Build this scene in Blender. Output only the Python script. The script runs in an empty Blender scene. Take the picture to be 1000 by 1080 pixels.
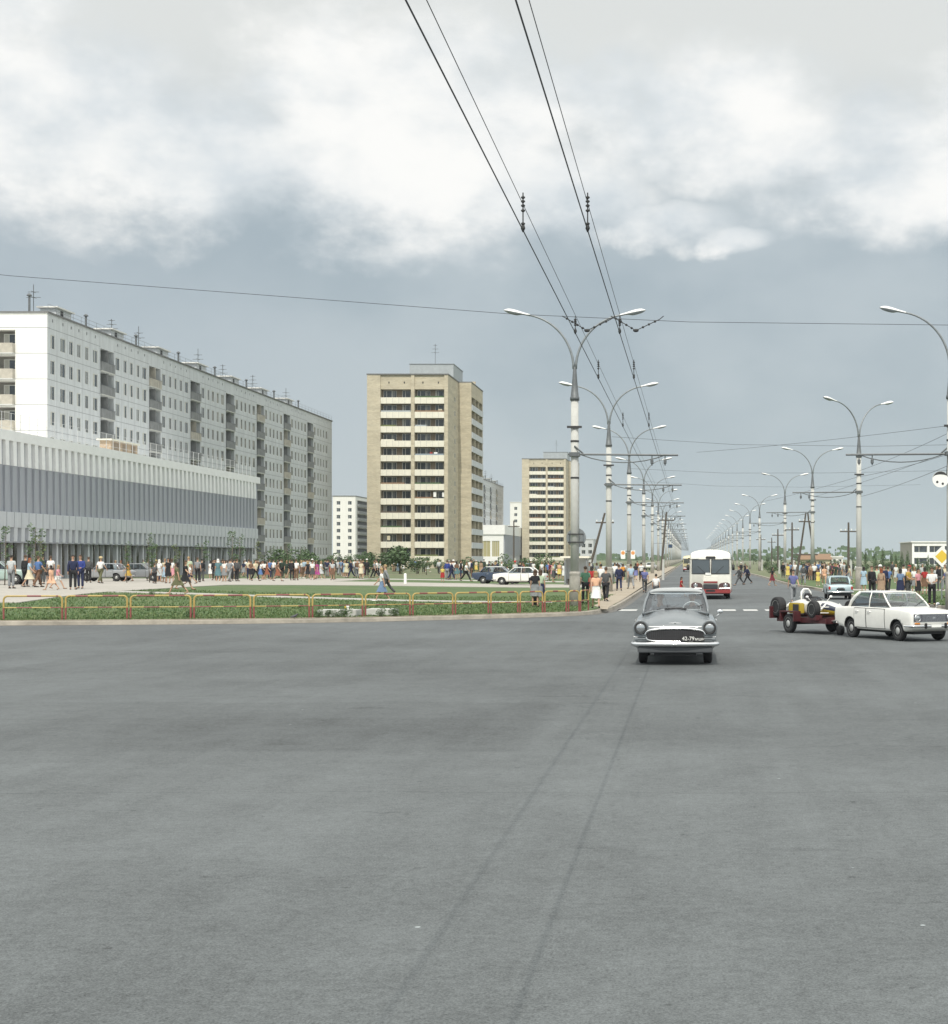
import bpy, bmesh, math, random
from mathutils import Vector, Matrix
PI = math.pi
R = math.radians
rnd = random.Random(7)
scn = bpy.context.scene
COL = scn.collection
CAMZ, FPX, VX, VY = 2.35, 1700.0, 728.0, 589.0

def at(px, py, d):
    return Vector(((px - VX) * d / FPX, d, CAMZ - (py - VY) * d / FPX))

# ------------------------------------------------------------------ materials
def sock(n, *names):
    for k in names:
        if k in n.inputs:
            return n.inputs[k]

def mat(name, col, rough=0.7, metal=0.0, var=0.0, vscale=3.0, bump=0.0, bscale=40.0, coat=0.0, stretch=None, alpha=None):
    m = bpy.data.materials.new(name)
    m.use_nodes = True
    nt = m.node_tree
    b = nt.nodes['Principled BSDF']
    c = (col[0], col[1], col[2], 1)
    sock(b, 'Base Color').default_value = c
    sock(b, 'Roughness').default_value = rough
    sock(b, 'Metallic').default_value = metal
    if coat:
        sock(b, 'Coat Weight', 'Coat').default_value = coat
    if var or bump:
        tc = nt.nodes.new('ShaderNodeTexCoord')
        src = tc.outputs['Object']
        if stretch:
            mp = nt.nodes.new('ShaderNodeMapping')
            mp.inputs['Scale'].default_value = stretch
            nt.links.new(src, mp.inputs['Vector'])
            src = mp.outputs['Vector']
    if var:
        n = nt.nodes.new('ShaderNodeTexNoise')
        n.inputs['Scale'].default_value = vscale
        n.inputs['Detail'].default_value = 6
        n.inputs['Roughness'].default_value = 0.65
        nt.links.new(src, n.inputs['Vector'])
        r = nt.nodes.new('ShaderNodeValToRGB')
        r.color_ramp.elements[0].position = 0.3
        r.color_ramp.elements[1].position = 0.7
        r.color_ramp.elements[0].color = tuple(max(0, x * (1 - var)) for x in col[:3]) + (1,)
        r.color_ramp.elements[1].color = tuple(min(1, x * (1 + var)) for x in col[:3]) + (1,)
        nt.links.new(n.outputs[0], r.inputs[0])
        nt.links.new(r.outputs[0], sock(b, 'Base Color'))
    if bump:
        n2 = nt.nodes.new('ShaderNodeTexNoise')
        n2.inputs['Scale'].default_value = bscale
        n2.inputs['Detail'].default_value = 4
        nt.links.new(src, n2.inputs['Vector'])
        bp = nt.nodes.new('ShaderNodeBump')
        bp.inputs['Strength'].default_value = bump
        bp.inputs['Distance'].default_value = 0.03
        nt.links.new(n2.outputs[0], bp.inputs['Height'])
        nt.links.new(bp.outputs[0], b.inputs['Normal'])
    return m

def glass_mat(name, tint=(0.75, 0.82, 0.85), ior=1.5):
    m = bpy.data.materials.new(name)
    m.use_nodes = True
    nt = m.node_tree
    nt.nodes.clear()
    o = nt.nodes.new('ShaderNodeOutputMaterial')
    mx = nt.nodes.new('ShaderNodeMixShader')
    fr = nt.nodes.new('ShaderNodeLayerWeight')
    pw = nt.nodes.new('ShaderNodeMath')
    pw.operation = 'POWER'
    pw.inputs[1].default_value = 3.5
    nt.links.new(fr.outputs['Facing'], pw.inputs[0])
    ad = nt.nodes.new('ShaderNodeMath')
    ad.operation = 'MULTIPLY_ADD'
    ad.use_clamp = True
    f0 = ((ior - 1) / (ior + 1)) ** 2 * 1.8
    ad.inputs[1].default_value = 1 - f0
    ad.inputs[2].default_value = f0
    nt.links.new(pw.outputs[0], ad.inputs[0])
    t = nt.nodes.new('ShaderNodeBsdfTransparent')
    t.inputs[0].default_value = tint + (1,)
    g = nt.nodes.new('ShaderNodeBsdfGlossy')
    g.inputs['Roughness'].default_value = 0.03
    nt.links.new(ad.outputs[0], mx.inputs[0])
    nt.links.new(t.outputs[0], mx.inputs[1])
    nt.links.new(g.outputs[0], mx.inputs[2])
    nt.links.new(mx.outputs[0], o.inputs[0])
    return m

M = {}
M['white_panel'] = mat('white_panel', (0.74, 0.73, 0.69), 0.85, var=0.06, vscale=1.0, stretch=(1.2, 1.2, 0.25))
M['tile_panel'] = mat('tile_panel', (0.55, 0.57, 0.58), 0.8, var=0.11, vscale=1.0, stretch=(1.5, 1.5, 0.3))
M['seam'] = mat('seam', (0.30, 0.31, 0.32), 0.9)
M['roof_dark'] = mat('roof_dark', (0.16, 0.16, 0.16), 0.9, var=0.2)
M['frame_white'] = mat('frame_white', (0.62, 0.62, 0.58), 0.6)
M['pane_dark'] = mat('pane_dark', (0.05, 0.06, 0.07), 0.08, var=0.5, vscale=0.7)
M['pane_mid'] = mat('pane_mid', (0.16, 0.17, 0.17), 0.08, var=0.4, vscale=0.7)
M['curtain'] = mat('curtain', (0.42, 0.41, 0.36), 0.5, var=0.2, vscale=2)
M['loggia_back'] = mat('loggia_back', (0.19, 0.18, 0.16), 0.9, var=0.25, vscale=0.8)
M['balc_grey'] = mat('balc_grey', (0.20, 0.205, 0.205), 0.8, var=0.2, vscale=1.5)
M['balc_warm'] = mat('balc_warm', (0.40, 0.37, 0.31), 0.8, var=0.2, vscale=1.5)
M['concrete'] = mat('concrete', (0.50, 0.50, 0.47), 0.9, var=0.08, vscale=4, bump=0.3, bscale=30)
M['concrete_old'] = mat('concrete_old', (0.36, 0.34, 0.30), 0.95, var=0.25, vscale=2, bump=0.5, bscale=20)
M['kerb_dusty'] = mat('kerb_dusty', (0.33, 0.30, 0.25), 0.95, var=0.3, vscale=1.3, bump=0.4, bscale=15)
M['steel_dark'] = mat('steel_dark', (0.13, 0.14, 0.145), 0.55, metal=0.3, var=0.2, vscale=6)
M['steel_grey'] = mat('steel_grey', (0.25, 0.27, 0.28), 0.5, metal=0.4, var=0.2, vscale=5)
M['iron'] = mat('iron', (0.05, 0.05, 0.05), 0.6, metal=0.3)
M['wire'] = mat('wire', (0.05, 0.052, 0.06), 0.5, metal=0.4)
M['lamp_white'] = mat('lamp_white', (0.86, 0.86, 0.83), 0.35)
M['lamp_glass'] = mat('lamp_glass', (0.30, 0.32, 0.34), 0.25)
M['wood_pole'] = mat('wood_pole', (0.10, 0.085, 0.07), 0.95, var=0.3, vscale=8)
M['yellow_paint'] = mat('yellow_paint', (0.43, 0.31, 0.10), 0.55, var=0.14, vscale=9)
M['red_paint'] = mat('red_paint', (0.23, 0.068, 0.058), 0.55, var=0.18, vscale=9)
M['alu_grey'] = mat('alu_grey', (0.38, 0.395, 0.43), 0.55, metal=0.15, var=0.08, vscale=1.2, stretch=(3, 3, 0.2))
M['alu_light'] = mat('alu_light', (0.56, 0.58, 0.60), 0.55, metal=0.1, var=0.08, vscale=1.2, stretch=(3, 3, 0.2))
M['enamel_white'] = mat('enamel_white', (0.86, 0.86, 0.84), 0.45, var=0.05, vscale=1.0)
M['brick_beige'] = None
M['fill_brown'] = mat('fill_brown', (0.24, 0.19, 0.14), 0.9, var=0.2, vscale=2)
M['parapet_white'] = mat('parapet_white', (0.72, 0.69, 0.58), 0.8, var=0.08, vscale=1.2)
M['zinc'] = mat('zinc', (0.36, 0.39, 0.40), 0.6, metal=0.1, var=0.12, vscale=1)
M['rust_brick'] = mat('rust_brick', (0.40, 0.31, 0.22), 0.9, var=0.2, vscale=3)
M['yellow_wall'] = mat('yellow_wall', (0.55, 0.50, 0.36), 0.9, var=0.1)
M['brown_roof'] = mat('brown_roof', (0.24, 0.15, 0.09), 0.85, var=0.2)
M['leaf_a'] = mat('leaf_a', (0.085, 0.14, 0.05), 0.6, var=0.4, vscale=0.9)
M['leaf_b'] = mat('leaf_b', (0.06, 0.11, 0.042), 0.6, var=0.4, vscale=0.9)
M['leaf_y'] = mat('leaf_y', (0.14, 0.16, 0.05), 0.6, var=0.4, vscale=1.2)
M['bark'] = mat('bark', (0.13, 0.11, 0.085), 0.95, var=0.3, vscale=8)
M['black_rubber'] = mat('black_rubber', (0.018, 0.018, 0.019), 0.75, var=0.3, vscale=15)
M['chrome'] = mat('chrome', (0.80, 0.80, 0.80), 0.16, metal=1.0)
M['dark_inside'] = mat('dark_inside', (0.03, 0.03, 0.032), 0.7)
M['seat_brown'] = mat('seat_brown', (0.10, 0.075, 0.06), 0.7)
M['lens'] = mat('lens', (0.72, 0.74, 0.74), 0.12, coat=0.6)
M['lens_red'] = mat('lens_red', (0.40, 0.03, 0.02), 0.2)
M['lens_amber'] = mat('lens_amber', (0.65, 0.25, 0.04), 0.2)
M['white_mark'] = mat('white_mark', (0.55, 0.55, 0.53), 0.85, var=0.25, vscale=5)
M['plate_black'] = mat('plate_black', (0.02, 0.02, 0.02), 0.5)
M['plate_white'] = mat('plate_white', (0.82, 0.82, 0.78), 0.5)
M['sign_yellow'] = mat('sign_yellow', (0.72, 0.50, 0.06), 0.4)
M['sign_orange'] = mat('sign_orange', (0.70, 0.30, 0.10), 0.4)
M['glass'] = glass_mat('glass')
M['glass_blue'] = glass_mat('glass_blue', (0.60, 0.66, 0.70), 1.35)
M['rim_silver0'] = mat('rail_silver', (0.55, 0.56, 0.55), 0.5)
M['glass_front'] = glass_mat('glass_front', (0.80, 0.86, 0.90), 1.75)
M['shop_pane'] = mat('shop_pane', (0.085, 0.075, 0.06), 0.12, var=0.6, vscale=0.45)
M['mirror_glass'] = mat('mirror_glass', (0.42, 0.46, 0.50), 0.1, metal=0.6)

def brick_mat(name, c1, c2, cm):
    m = bpy.data.materials.new(name)
    m.use_nodes = True
    nt = m.node_tree
    b = nt.nodes['Principled BSDF']
    sock(b, 'Roughness').default_value = 0.9
    tc = nt.nodes.new('ShaderNodeTexCoord')
    sp = nt.nodes.new('ShaderNodeSeparateXYZ')
    nt.links.new(tc.outputs['Object'], sp.inputs[0])
    ad = nt.nodes.new('ShaderNodeMath')
    nt.links.new(sp.outputs[0], ad.inputs[0])
    nt.links.new(sp.outputs[1], ad.inputs[1])
    cb = nt.nodes.new('ShaderNodeCombineXYZ')
    nt.links.new(ad.outputs[0], cb.inputs[0])
    nt.links.new(sp.outputs[2], cb.inputs[1])
    br = nt.nodes.new('ShaderNodeTexBrick')
    br.inputs['Scale'].default_value = 1.0
    br.inputs['Brick Width'].default_value = 0.5
    br.inputs['Row Height'].default_value = 0.2
    br.inputs['Mortar Size'].default_value = 0.012
    br.inputs['Color1'].default_value = c1 + (1,)
    br.inputs['Color2'].default_value = c2 + (1,)
    br.inputs['Mortar'].default_value = cm + (1,)
    nt.links.new(cb.outputs[0], br.inputs['Vector'])
    n = nt.nodes.new('ShaderNodeTexNoise')
    n.inputs['Scale'].default_value = 0.5
    n.inputs['Detail'].default_value = 5
    mp = nt.nodes.new('ShaderNodeMapping')
    mp.inputs['Scale'].default_value = (0.4, 0.4, 2.5)
    nt.links.new(tc.outputs['Object'], mp.inputs[0])
    nt.links.new(mp.outputs[0], n.inputs['Vector'])
    mr = nt.nodes.new('ShaderNodeMapRange')
    mr.inputs['From Min'].default_value = 0.3
    mr.inputs['From Max'].default_value = 0.7
    mr.inputs['To Min'].default_value = 0.85
    mr.inputs['To Max'].default_value = 1.12
    nt.links.new(n.outputs[0], mr.inputs[0])
    hs = nt.nodes.new('ShaderNodeHueSaturation')
    nt.links.new(br.outputs['Color'], hs.inputs['Color'])
    nt.links.new(mr.outputs[0], hs.inputs['Value'])
    nt.links.new(hs.outputs[0], sock(b, 'Base Color'))
    return m
M['brick_beige'] = brick_mat('brick_beige', (0.53, 0.475, 0.355), (0.45, 0.395, 0.285), (0.48, 0.44, 0.36))

# ------------------------------------------------------------------ mesh builder
class MB:
    def __init__(s, mtx=None):
        s.v, s.f, s.m, s.sm = [], [], [], []
        s.mtx = mtx
        s.smooth = False

    def add(s, pts, faces, m=0):
        o = len(s.v)
        if s.mtx is not None:
            pts = [s.mtx @ Vector(p) for p in pts]
        s.v += [tuple(p) for p in pts]
        for f in faces:
            s.f.append(tuple(i + o for i in f))
            s.m.append(m)
            s.sm.append(s.smooth)

    def quad(s, a, b, c, d, m=0):
        s.add([a, b, c, d], [(0, 1, 2, 3)], m)

    def box(s, x0, x1, y0, y1, z0, z1, m=0):
        p = [(x, y, z) for z in (z0, z1) for y in (y0, y1) for x in (x0, x1)]
        s.add(p, [(0, 2, 3, 1), (4, 5, 7, 6), (0, 1, 5, 4), (2, 6, 7, 3), (0, 4, 6, 2), (1, 3, 7, 5)], m)

    def cbox(s, c, sz, m=0, rot=None):
        hx, hy, hz = sz[0] / 2, sz[1] / 2, sz[2] / 2
        p = [Vector((x, y, z)) for z in (-hz, hz) for y in (-hy, hy) for x in (-hx, hx)]
        if rot is not None:
            p = [rot @ q for q in p]
        c = Vector(c)
        s.add([c + q for q in p], [(0, 2, 3, 1), (4, 5, 7, 6), (0, 1, 5, 4), (2, 6, 7, 3), (0, 4, 6, 2), (1, 3, 7, 5)], m)

    def bbox_round(s, x0, x1, y0, y1, z0, z1, r, m=0):
        # box with bevelled edges
        bm = bmesh.new()
        bmesh.ops.create_cube(bm, size=1)
        for q in bm.verts:
            q.co = Vector(((x0 + x1) / 2 + q.co.x * (x1 - x0), (y0 + y1) / 2 + q.co.y * (y1 - y0), (z0 + z1) / 2 + q.co.z * (z1 - z0)))
        bmesh.ops.bevel(bm, geom=bm.edges[:], offset=r, segments=2, affect='EDGES')
        bm.verts.index_update()
        s.add([q.co.copy() for q in bm.verts], [tuple(q.index for q in f.verts) for f in bm.faces], m)
        bm.free()

    def tube(s, pts, r, n=8, m=0, flat=None):
        pts = [Vector(p) for p in pts]
        k = len(pts)
        rs = r if isinstance(r, (list, tuple)) else [r] * k
        ring, faces = [], []
        prev = None
        for i, p in enumerate(pts):
            t = (pts[min(i + 1, k - 1)] - pts[max(i - 1, 0)])
            if t.length < 1e-9:
                t = Vector((0, 0, 1))
            t.normalize()
            if prev is None:
                a = Vector((0, 0, 1)) if abs(t.z) < 0.9 else Vector((1, 0, 0))
                u = t.cross(a).normalized()
            else:
                u = (prev - t * prev.dot(t))
                u = u.normalized() if u.length > 1e-6 else t.orthogonal().normalized()
            prev = u
            w = t.cross(u)
            for j in range(n):
                an = 2 * PI * j / n
                q = u * math.cos(an) * rs[i] + w * math.sin(an) * rs[i]
                if flat:
                    q = Vector((q.x * flat[0], q.y * flat[1], q.z * flat[2]))
                ring.append(p + q)
        for i in range(k - 1):
            for j in range(n):
                faces.append((i * n + j, i * n + (j + 1) % n, (i + 1) * n + (j + 1) % n, (i + 1) * n + j))
        faces.append(tuple(range(n - 1, -1, -1)))
        faces.append(tuple(range((k - 1) * n, k * n)))
        s.add(ring, faces, m)

    def lathe(s, prof, n=16, c=(0, 0, 0), rot=None, m=0, sx=1, sy=1):
        pts, faces = [], []
        for (r, z) in prof:
            for j in range(n):
                an = 2 * PI * j / n
                q = Vector((r * math.cos(an) * sx, r * math.sin(an) * sy, z))
                if rot is not None:
                    q = rot @ q
                pts.append(Vector(c) + q)
        k = len(prof)
        for i in range(k - 1):
            for j in range(n):
                faces.append((i * n + j, i * n + (j + 1) % n, (i + 1) * n + (j + 1) % n, (i + 1) * n + j))
        if prof[0][0] > 1e-6:
            faces.append(tuple(range(n - 1, -1, -1)))
        if prof[-1][0] > 1e-6:
            faces.append(tuple(range((k - 1) * n, k * n)))
        s.add(pts, faces, m)

    def ellip(s, c, r, n=12, k=8, m=0, rot=None):
        pts, faces = [], []
        for i in range(k + 1):
            th = PI * i / k
            for j in range(n):
                an = 2 * PI * j / n
                q = Vector((r[0] * math.sin(th) * math.cos(an), r[1] * math.sin(th) * math.sin(an), r[2] * math.cos(th)))
                if rot is not None:
                    q = rot @ q
                pts.append(Vector(c) + q)
        for i in range(k):
            for j in range(n):
                faces.append((i * n + j, (i + 1) * n + j, (i + 1) * n + (j + 1) % n, i * n + (j + 1) % n))
        s.add(pts, faces, m)

    def prism(s, poly, h0, h1, axis='z', m=0):
        k = len(poly)
        def p3(a, b, h):
            return {'z': (a, b, h), 'y': (a, h, b), 'x': (h, a, b)}[axis]
        pts = [p3(a, b, h0) for a, b in poly] + [p3(a, b, h1) for a, b in poly]
        f = [(i, (i + 1) % k, (i + 1) % k + k, i + k) for i in range(k)]
        f += [tuple(range(k - 1, -1, -1)), tuple(range(k, 2 * k))]
        s.add(pts, f, m)

    def mesh(s, name, mats):
        me = bpy.data.meshes.new(name)
        me.from_pydata(s.v, [], s.f)
        for q in (mats if isinstance(mats, (list, tuple)) else [mats]):
            me.materials.append(q)
        me.polygons.foreach_set('material_index', s.m)
        me.polygons.foreach_set('use_smooth', s.sm)
        me.update()
        return me

    def build(s, name, mats, parent=None, loc=None, rot=None):
        return link(name, s.mesh(name, mats), parent, loc, rot)

def link(name, me, parent=None, loc=None, rot=None):
    o = bpy.data.objects.new(name, me)
    COL.objects.link(o)
    if parent is not None:
        o.parent = parent
    if loc is not None:
        o.location = loc
    if rot is not None:
        o.rotation_euler = rot if isinstance(rot, (tuple, list)) else (0, 0, rot)
    return o

def tag(o, label=None, cat=None, group=None, kind=None):
    if label: o['label'] = label
    if cat: o['category'] = cat
    if group: o['group'] = group
    if kind: o['kind'] = kind
    return o

def empty(name, loc=(0, 0, 0), rz=0, label=None, cat=None, group=None):
    o = link(name, None, None, loc, rz)
    o.empty_display_size = 0.3
    return tag(o, label, cat, group)

KIDS = {}
def copy_tree(o, parent=None):
    c = o.copy()
    COL.objects.link(c)
    if parent is not None:
        c.parent = parent
    for ch in list(o.children):
        copy_tree(ch, c)
    return c

def ss(x):
    x = max(0.0, min(1.0, x))
    return x * x * (3 - 2 * x)

def interp(tbl, x):
    # smooth piecewise interpolation through (x, y)
    if x <= tbl[0][0]: return tbl[0][1]
    if x >= tbl[-1][0]: return tbl[-1][1]
    for i in range(len(tbl) - 1):
        x0, y0 = tbl[i]
        x1, y1 = tbl[i + 1]
        if x0 <= x <= x1:
            t = (x - x0) / (x1 - x0)
            m0 = (y1 - tbl[i - 1][1]) / (x1 - tbl[i - 1][0]) if i > 0 else (y1 - y0) / (x1 - x0)
            m1 = (tbl[i + 2][1] - y0) / (tbl[i + 2][0] - x0) if i + 2 < len(tbl) else (y1 - y0) / (x1 - x0)
            h = x1 - x0
            return (2*t**3 - 3*t**2 + 1)*y0 + (t**3 - 2*t**2 + t)*h*m0 + (-2*t**3 + 3*t**2)*y1 + (t**3 - t**2)*h*m1

# ------------------------------------------------------------------ camera, sun, world
cam = bpy.data.cameras.new('camera')
co = link('camera', None)
bpy.data.objects.remove(co)
co = bpy.data.objects.new('camera', cam)
COL.objects.link(co)
cam.sensor_fit = 'VERTICAL'
cam.sensor_height = 36
cam.lens = 36 * FPX / 1080
cam.shift_x = (500 - VX) / 1080
cam.shift_y = (VY - 540) / 1080
cam.clip_end = 20000
cam.clip_start = 0.2
co.location = (0, 0, CAMZ)
co.rotation_euler = (PI / 2, 0, 0)
scn.camera = co

SUN_EL, SUN_AZ = R(52), R(182)      # azimuth measured clockwise from +Y: high behind the camera (the wires drop their shadows almost straight down)
sdir = Vector((math.sin(SUN_AZ) * math.cos(SUN_EL), math.cos(SUN_AZ) * math.cos(SUN_EL), math.sin(SUN_EL)))
sl = bpy.data.lights.new('sun', 'SUN')
sl.energy = 3.0
sl.angle = R(0.4)
sl.color = (1.0, 0.95, 0.86)
so = bpy.data.objects.new('sun', sl)
COL.objects.link(so)
so.rotation_euler = sdir.to_track_quat('Z', 'Y').to_euler()
so.location = (0, -50, 80)

w = bpy.data.worlds.new('World')
scn.world = w
w.use_nodes = True
nt = w.node_tree
nt.nodes.clear()
N = nt.nodes.new
Lk = nt.links.new
wo = N('ShaderNodeOutputWorld')
bg = N('ShaderNodeBackground')
bg.inputs['Strength'].default_value = 0.1
Lk(bg.outputs[0], wo.inputs[0])
sky = N('ShaderNodeTexSky')
sky.sky_type = 'NISHITA'
sky.sun_disc = False
sky.sun_elevation = SUN_EL
sky.sun_rotation = SUN_AZ
sky.air_density = 1.2
sky.dust_density = 3.0
tc = N('ShaderNodeTexCoord')
sp = N('ShaderNodeSeparateXYZ')
Lk(tc.outputs['Generated'], sp.inputs[0])
def mth(op, a, b=None, c=None, clamp=False):
    n = N('ShaderNodeMath')
    n.operation = op
    n.use_clamp = clamp
    for i, q in enumerate((a, b, c)):
        if q is None: continue
        if isinstance(q, (int, float)): n.inputs[i].default_value = q
        else: Lk(q, n.inputs[i])
    return n.outputs[0]
def mixc(f, a, b):
    n = N('ShaderNodeMix')
    n.data_type = 'RGBA'
    for s_, q in ((n.inputs[0], f), (n.inputs[6], a), (n.inputs[7], b)):
        if isinstance(q, (int, float)): s_.default_value = q
        elif isinstance(q, tuple): s_.default_value = q + (1,)
        else: Lk(q, s_)
    return n.outputs[2]
def nois(vec, scale, detail=6, rough=0.55):
    n = N('ShaderNodeTexNoise')
    n.inputs['Scale'].default_value = scale
    n.inputs['Detail'].default_value = detail
    n.inputs['Roughness'].default_value = rough
    Lk(vec, n.inputs['Vector'])
    return n.outputs[0]
def smap(x, a, b, lo=0.0, hi=1.0):
    n = N('ShaderNodeMapRange')
    n.interpolation_type = 'SMOOTHSTEP'
    n.inputs['From Min'].default_value = a
    n.inputs['From Max'].default_value = b
    n.inputs['To Min'].default_value = lo
    n.inputs['To Max'].default_value = hi
    Lk(x, n.inputs[0])
    return n.outputs[0]
az = mth('ARCTAN2', sp.outputs[0], sp.outputs[1])
el = mth('ARCSINE', sp.outputs[2])
cv = N('ShaderNodeCombineXYZ')
Lk(az, cv.inputs[0])
Lk(mth('MULTIPLY', el, 1.5), cv.inputs[1])
n1 = nois(cv.outputs[0], 7, 8, 0.55)
n2 = nois(cv.outputs[0], 19, 9, 0.62)
n3 = nois(cv.outputs[0], 2.2, 3, 0.5)
wob = mth('SUBTRACT', n1, 0.5)
wob2 = mth('SUBTRACT', n2, 0.5)
# cloud masses: centre azimuth / elevation and half sizes in radians, as they hang over the avenue
BL = [(-0.40, 0.250, 0.13, 0.055), (-0.30, 0.235, 0.12, 0.042), (-0.17, 0.255, 0.13, 0.075), (-0.09, 0.225, 0.07, 0.035),
      (0.00, 0.272, 0.10, 0.040), (0.07, 0.250, 0.12, 0.034), (0.15, 0.225, 0.12, 0.034), (-0.065, 0.217, 0.05, 0.022), (-0.015, 0.203, 0.045, 0.015),
      (-0.45, 0.31, 0.09, 0.045), (0.30, 0.26, 0.18, 0.06), (-0.7, 0.30, 0.2, 0.09), (0.024, 0.193, 0.03, 0.008)]
acc = None
for (a0, e0, ra, re) in BL:
    da = mth('DIVIDE', mth('SUBTRACT', mth('MULTIPLY_ADD', wob2, 0.035, az), a0), ra)
    de = mth('DIVIDE', mth('SUBTRACT', mth('MULTIPLY_ADD', wob, 0.05, el), e0), re)
    q = mth('SUBTRACT', 1.0, mth('ADD', mth('MULTIPLY', da, da), mth('MULTIPLY', de, de)))
    acc = q if acc is None else mth('MAXIMUM', acc, q)
dens = mth('ADD', acc, mth('ADD', mth('MULTIPLY', wob, 2.6), mth('MULTIPLY', wob2, 1.9)))
mask = smap(dens, -0.55, 0.95)
# veil: the even grey-blue sheet below and the paler sheet above
veil_low = (4.0, 4.75, 5.25)
veil_hor = (4.9, 5.7, 6.1)
veil_top = (7.7, 7.9, 7.7)
c = mixc(smap(el, 0.0, 0.14), veil_hor, veil_low)
n4 = nois(cv.outputs[0], 4.5, 5, 0.5)
c = mixc(smap(n4, 0.38, 0.62, 0.0, 0.75), c, (5.5, 6.15, 6.5))
c = mixc(smap(n3, 0.5, 0.66, 0.0, 0.3), c, (4.2, 4.85, 5.4))
c = mixc(smap(el, 0.19, 0.31), c, veil_top)
c = mixc(0.93, sky.outputs[0], c)
cl = mixc(smap(n1, 0.35, 0.62), (6.7, 7.3, 7.7), (9.8, 9.8, 9.6))
c = mixc(mask, c, cl)
gen = smap(n1, 0.46, 0.66)
hi = smap(el, 0.38, 0.6)
c = mixc(mth('MULTIPLY', gen, mth('MULTIPLY', hi, 0.85)), c, (8.6, 8.7, 8.6))
boost = mth('MAXIMUM', smap(mth('ABSOLUTE', az), 0.42, 1.25), smap(el, 0.42, 0.85))
bm_ = N('ShaderNodeVectorMath')
bm_.operation = 'SCALE'
Lk(c, bm_.inputs[0])
Lk(mth('MULTIPLY_ADD', boost, 0.60, 1.0), bm_.inputs['Scale'])
c = bm_.outputs[0]
gnd = smap(el, -0.02, 0.0)
c = mixc(gnd, (1.6, 1.7, 1.6), c)
Lk(c, bg.inputs[0])
scn.view_settings.view_transform = 'Standard'
scn.view_settings.look = 'None'
scn.view_settings.exposure = 0
scn.view_settings.gamma = 1
scn.render.engine = 'CYCLES'
scn.cycles.max_bounces = 5
scn.cycles.transparent_max_bounces = 12
scn.cycles.use_denoising = True
# ------------------------------------------------------------------ terrain
KERB_L = [(-260, 30), (-120, 43), (-60, 51), (-40, 54.2), (-24.1, 56.4), (-17.9, 57.5), (-14.7, 58.4), (-11.6, 60.0), (-8.4, 62.4), (-6.3, 64.2), (-5.0, 65.7), (-4.2, 67.4), (-3.75, 70), (-3.5, 74), (-3.4, 83), (-3.4, 100), (-3.4, 200), (-3.4, 500), (-3.4, 2500)]
KERB_R = [(9.0, 2500), (9.0, 500), (9.0, 200), (8.7, 150), (8.8, 141), (9.4, 125), (9.8, 98), (10.4, 84), (11.6, 75.5), (13.5, 72), (17, 70), (30, 68), (80, 64), (260, 50)]

def zl(x, y):
    # the left side climbs gently away from the kerb to the plaza
    a = ss((-x - 9) / 24)
    return 0.15 + (0.56 * ss((y - 57) / 24) * (1 - 0.62 * ss((y - 92) / 50))) * a + 0.10 * ss((y - 70) / 80)

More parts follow.
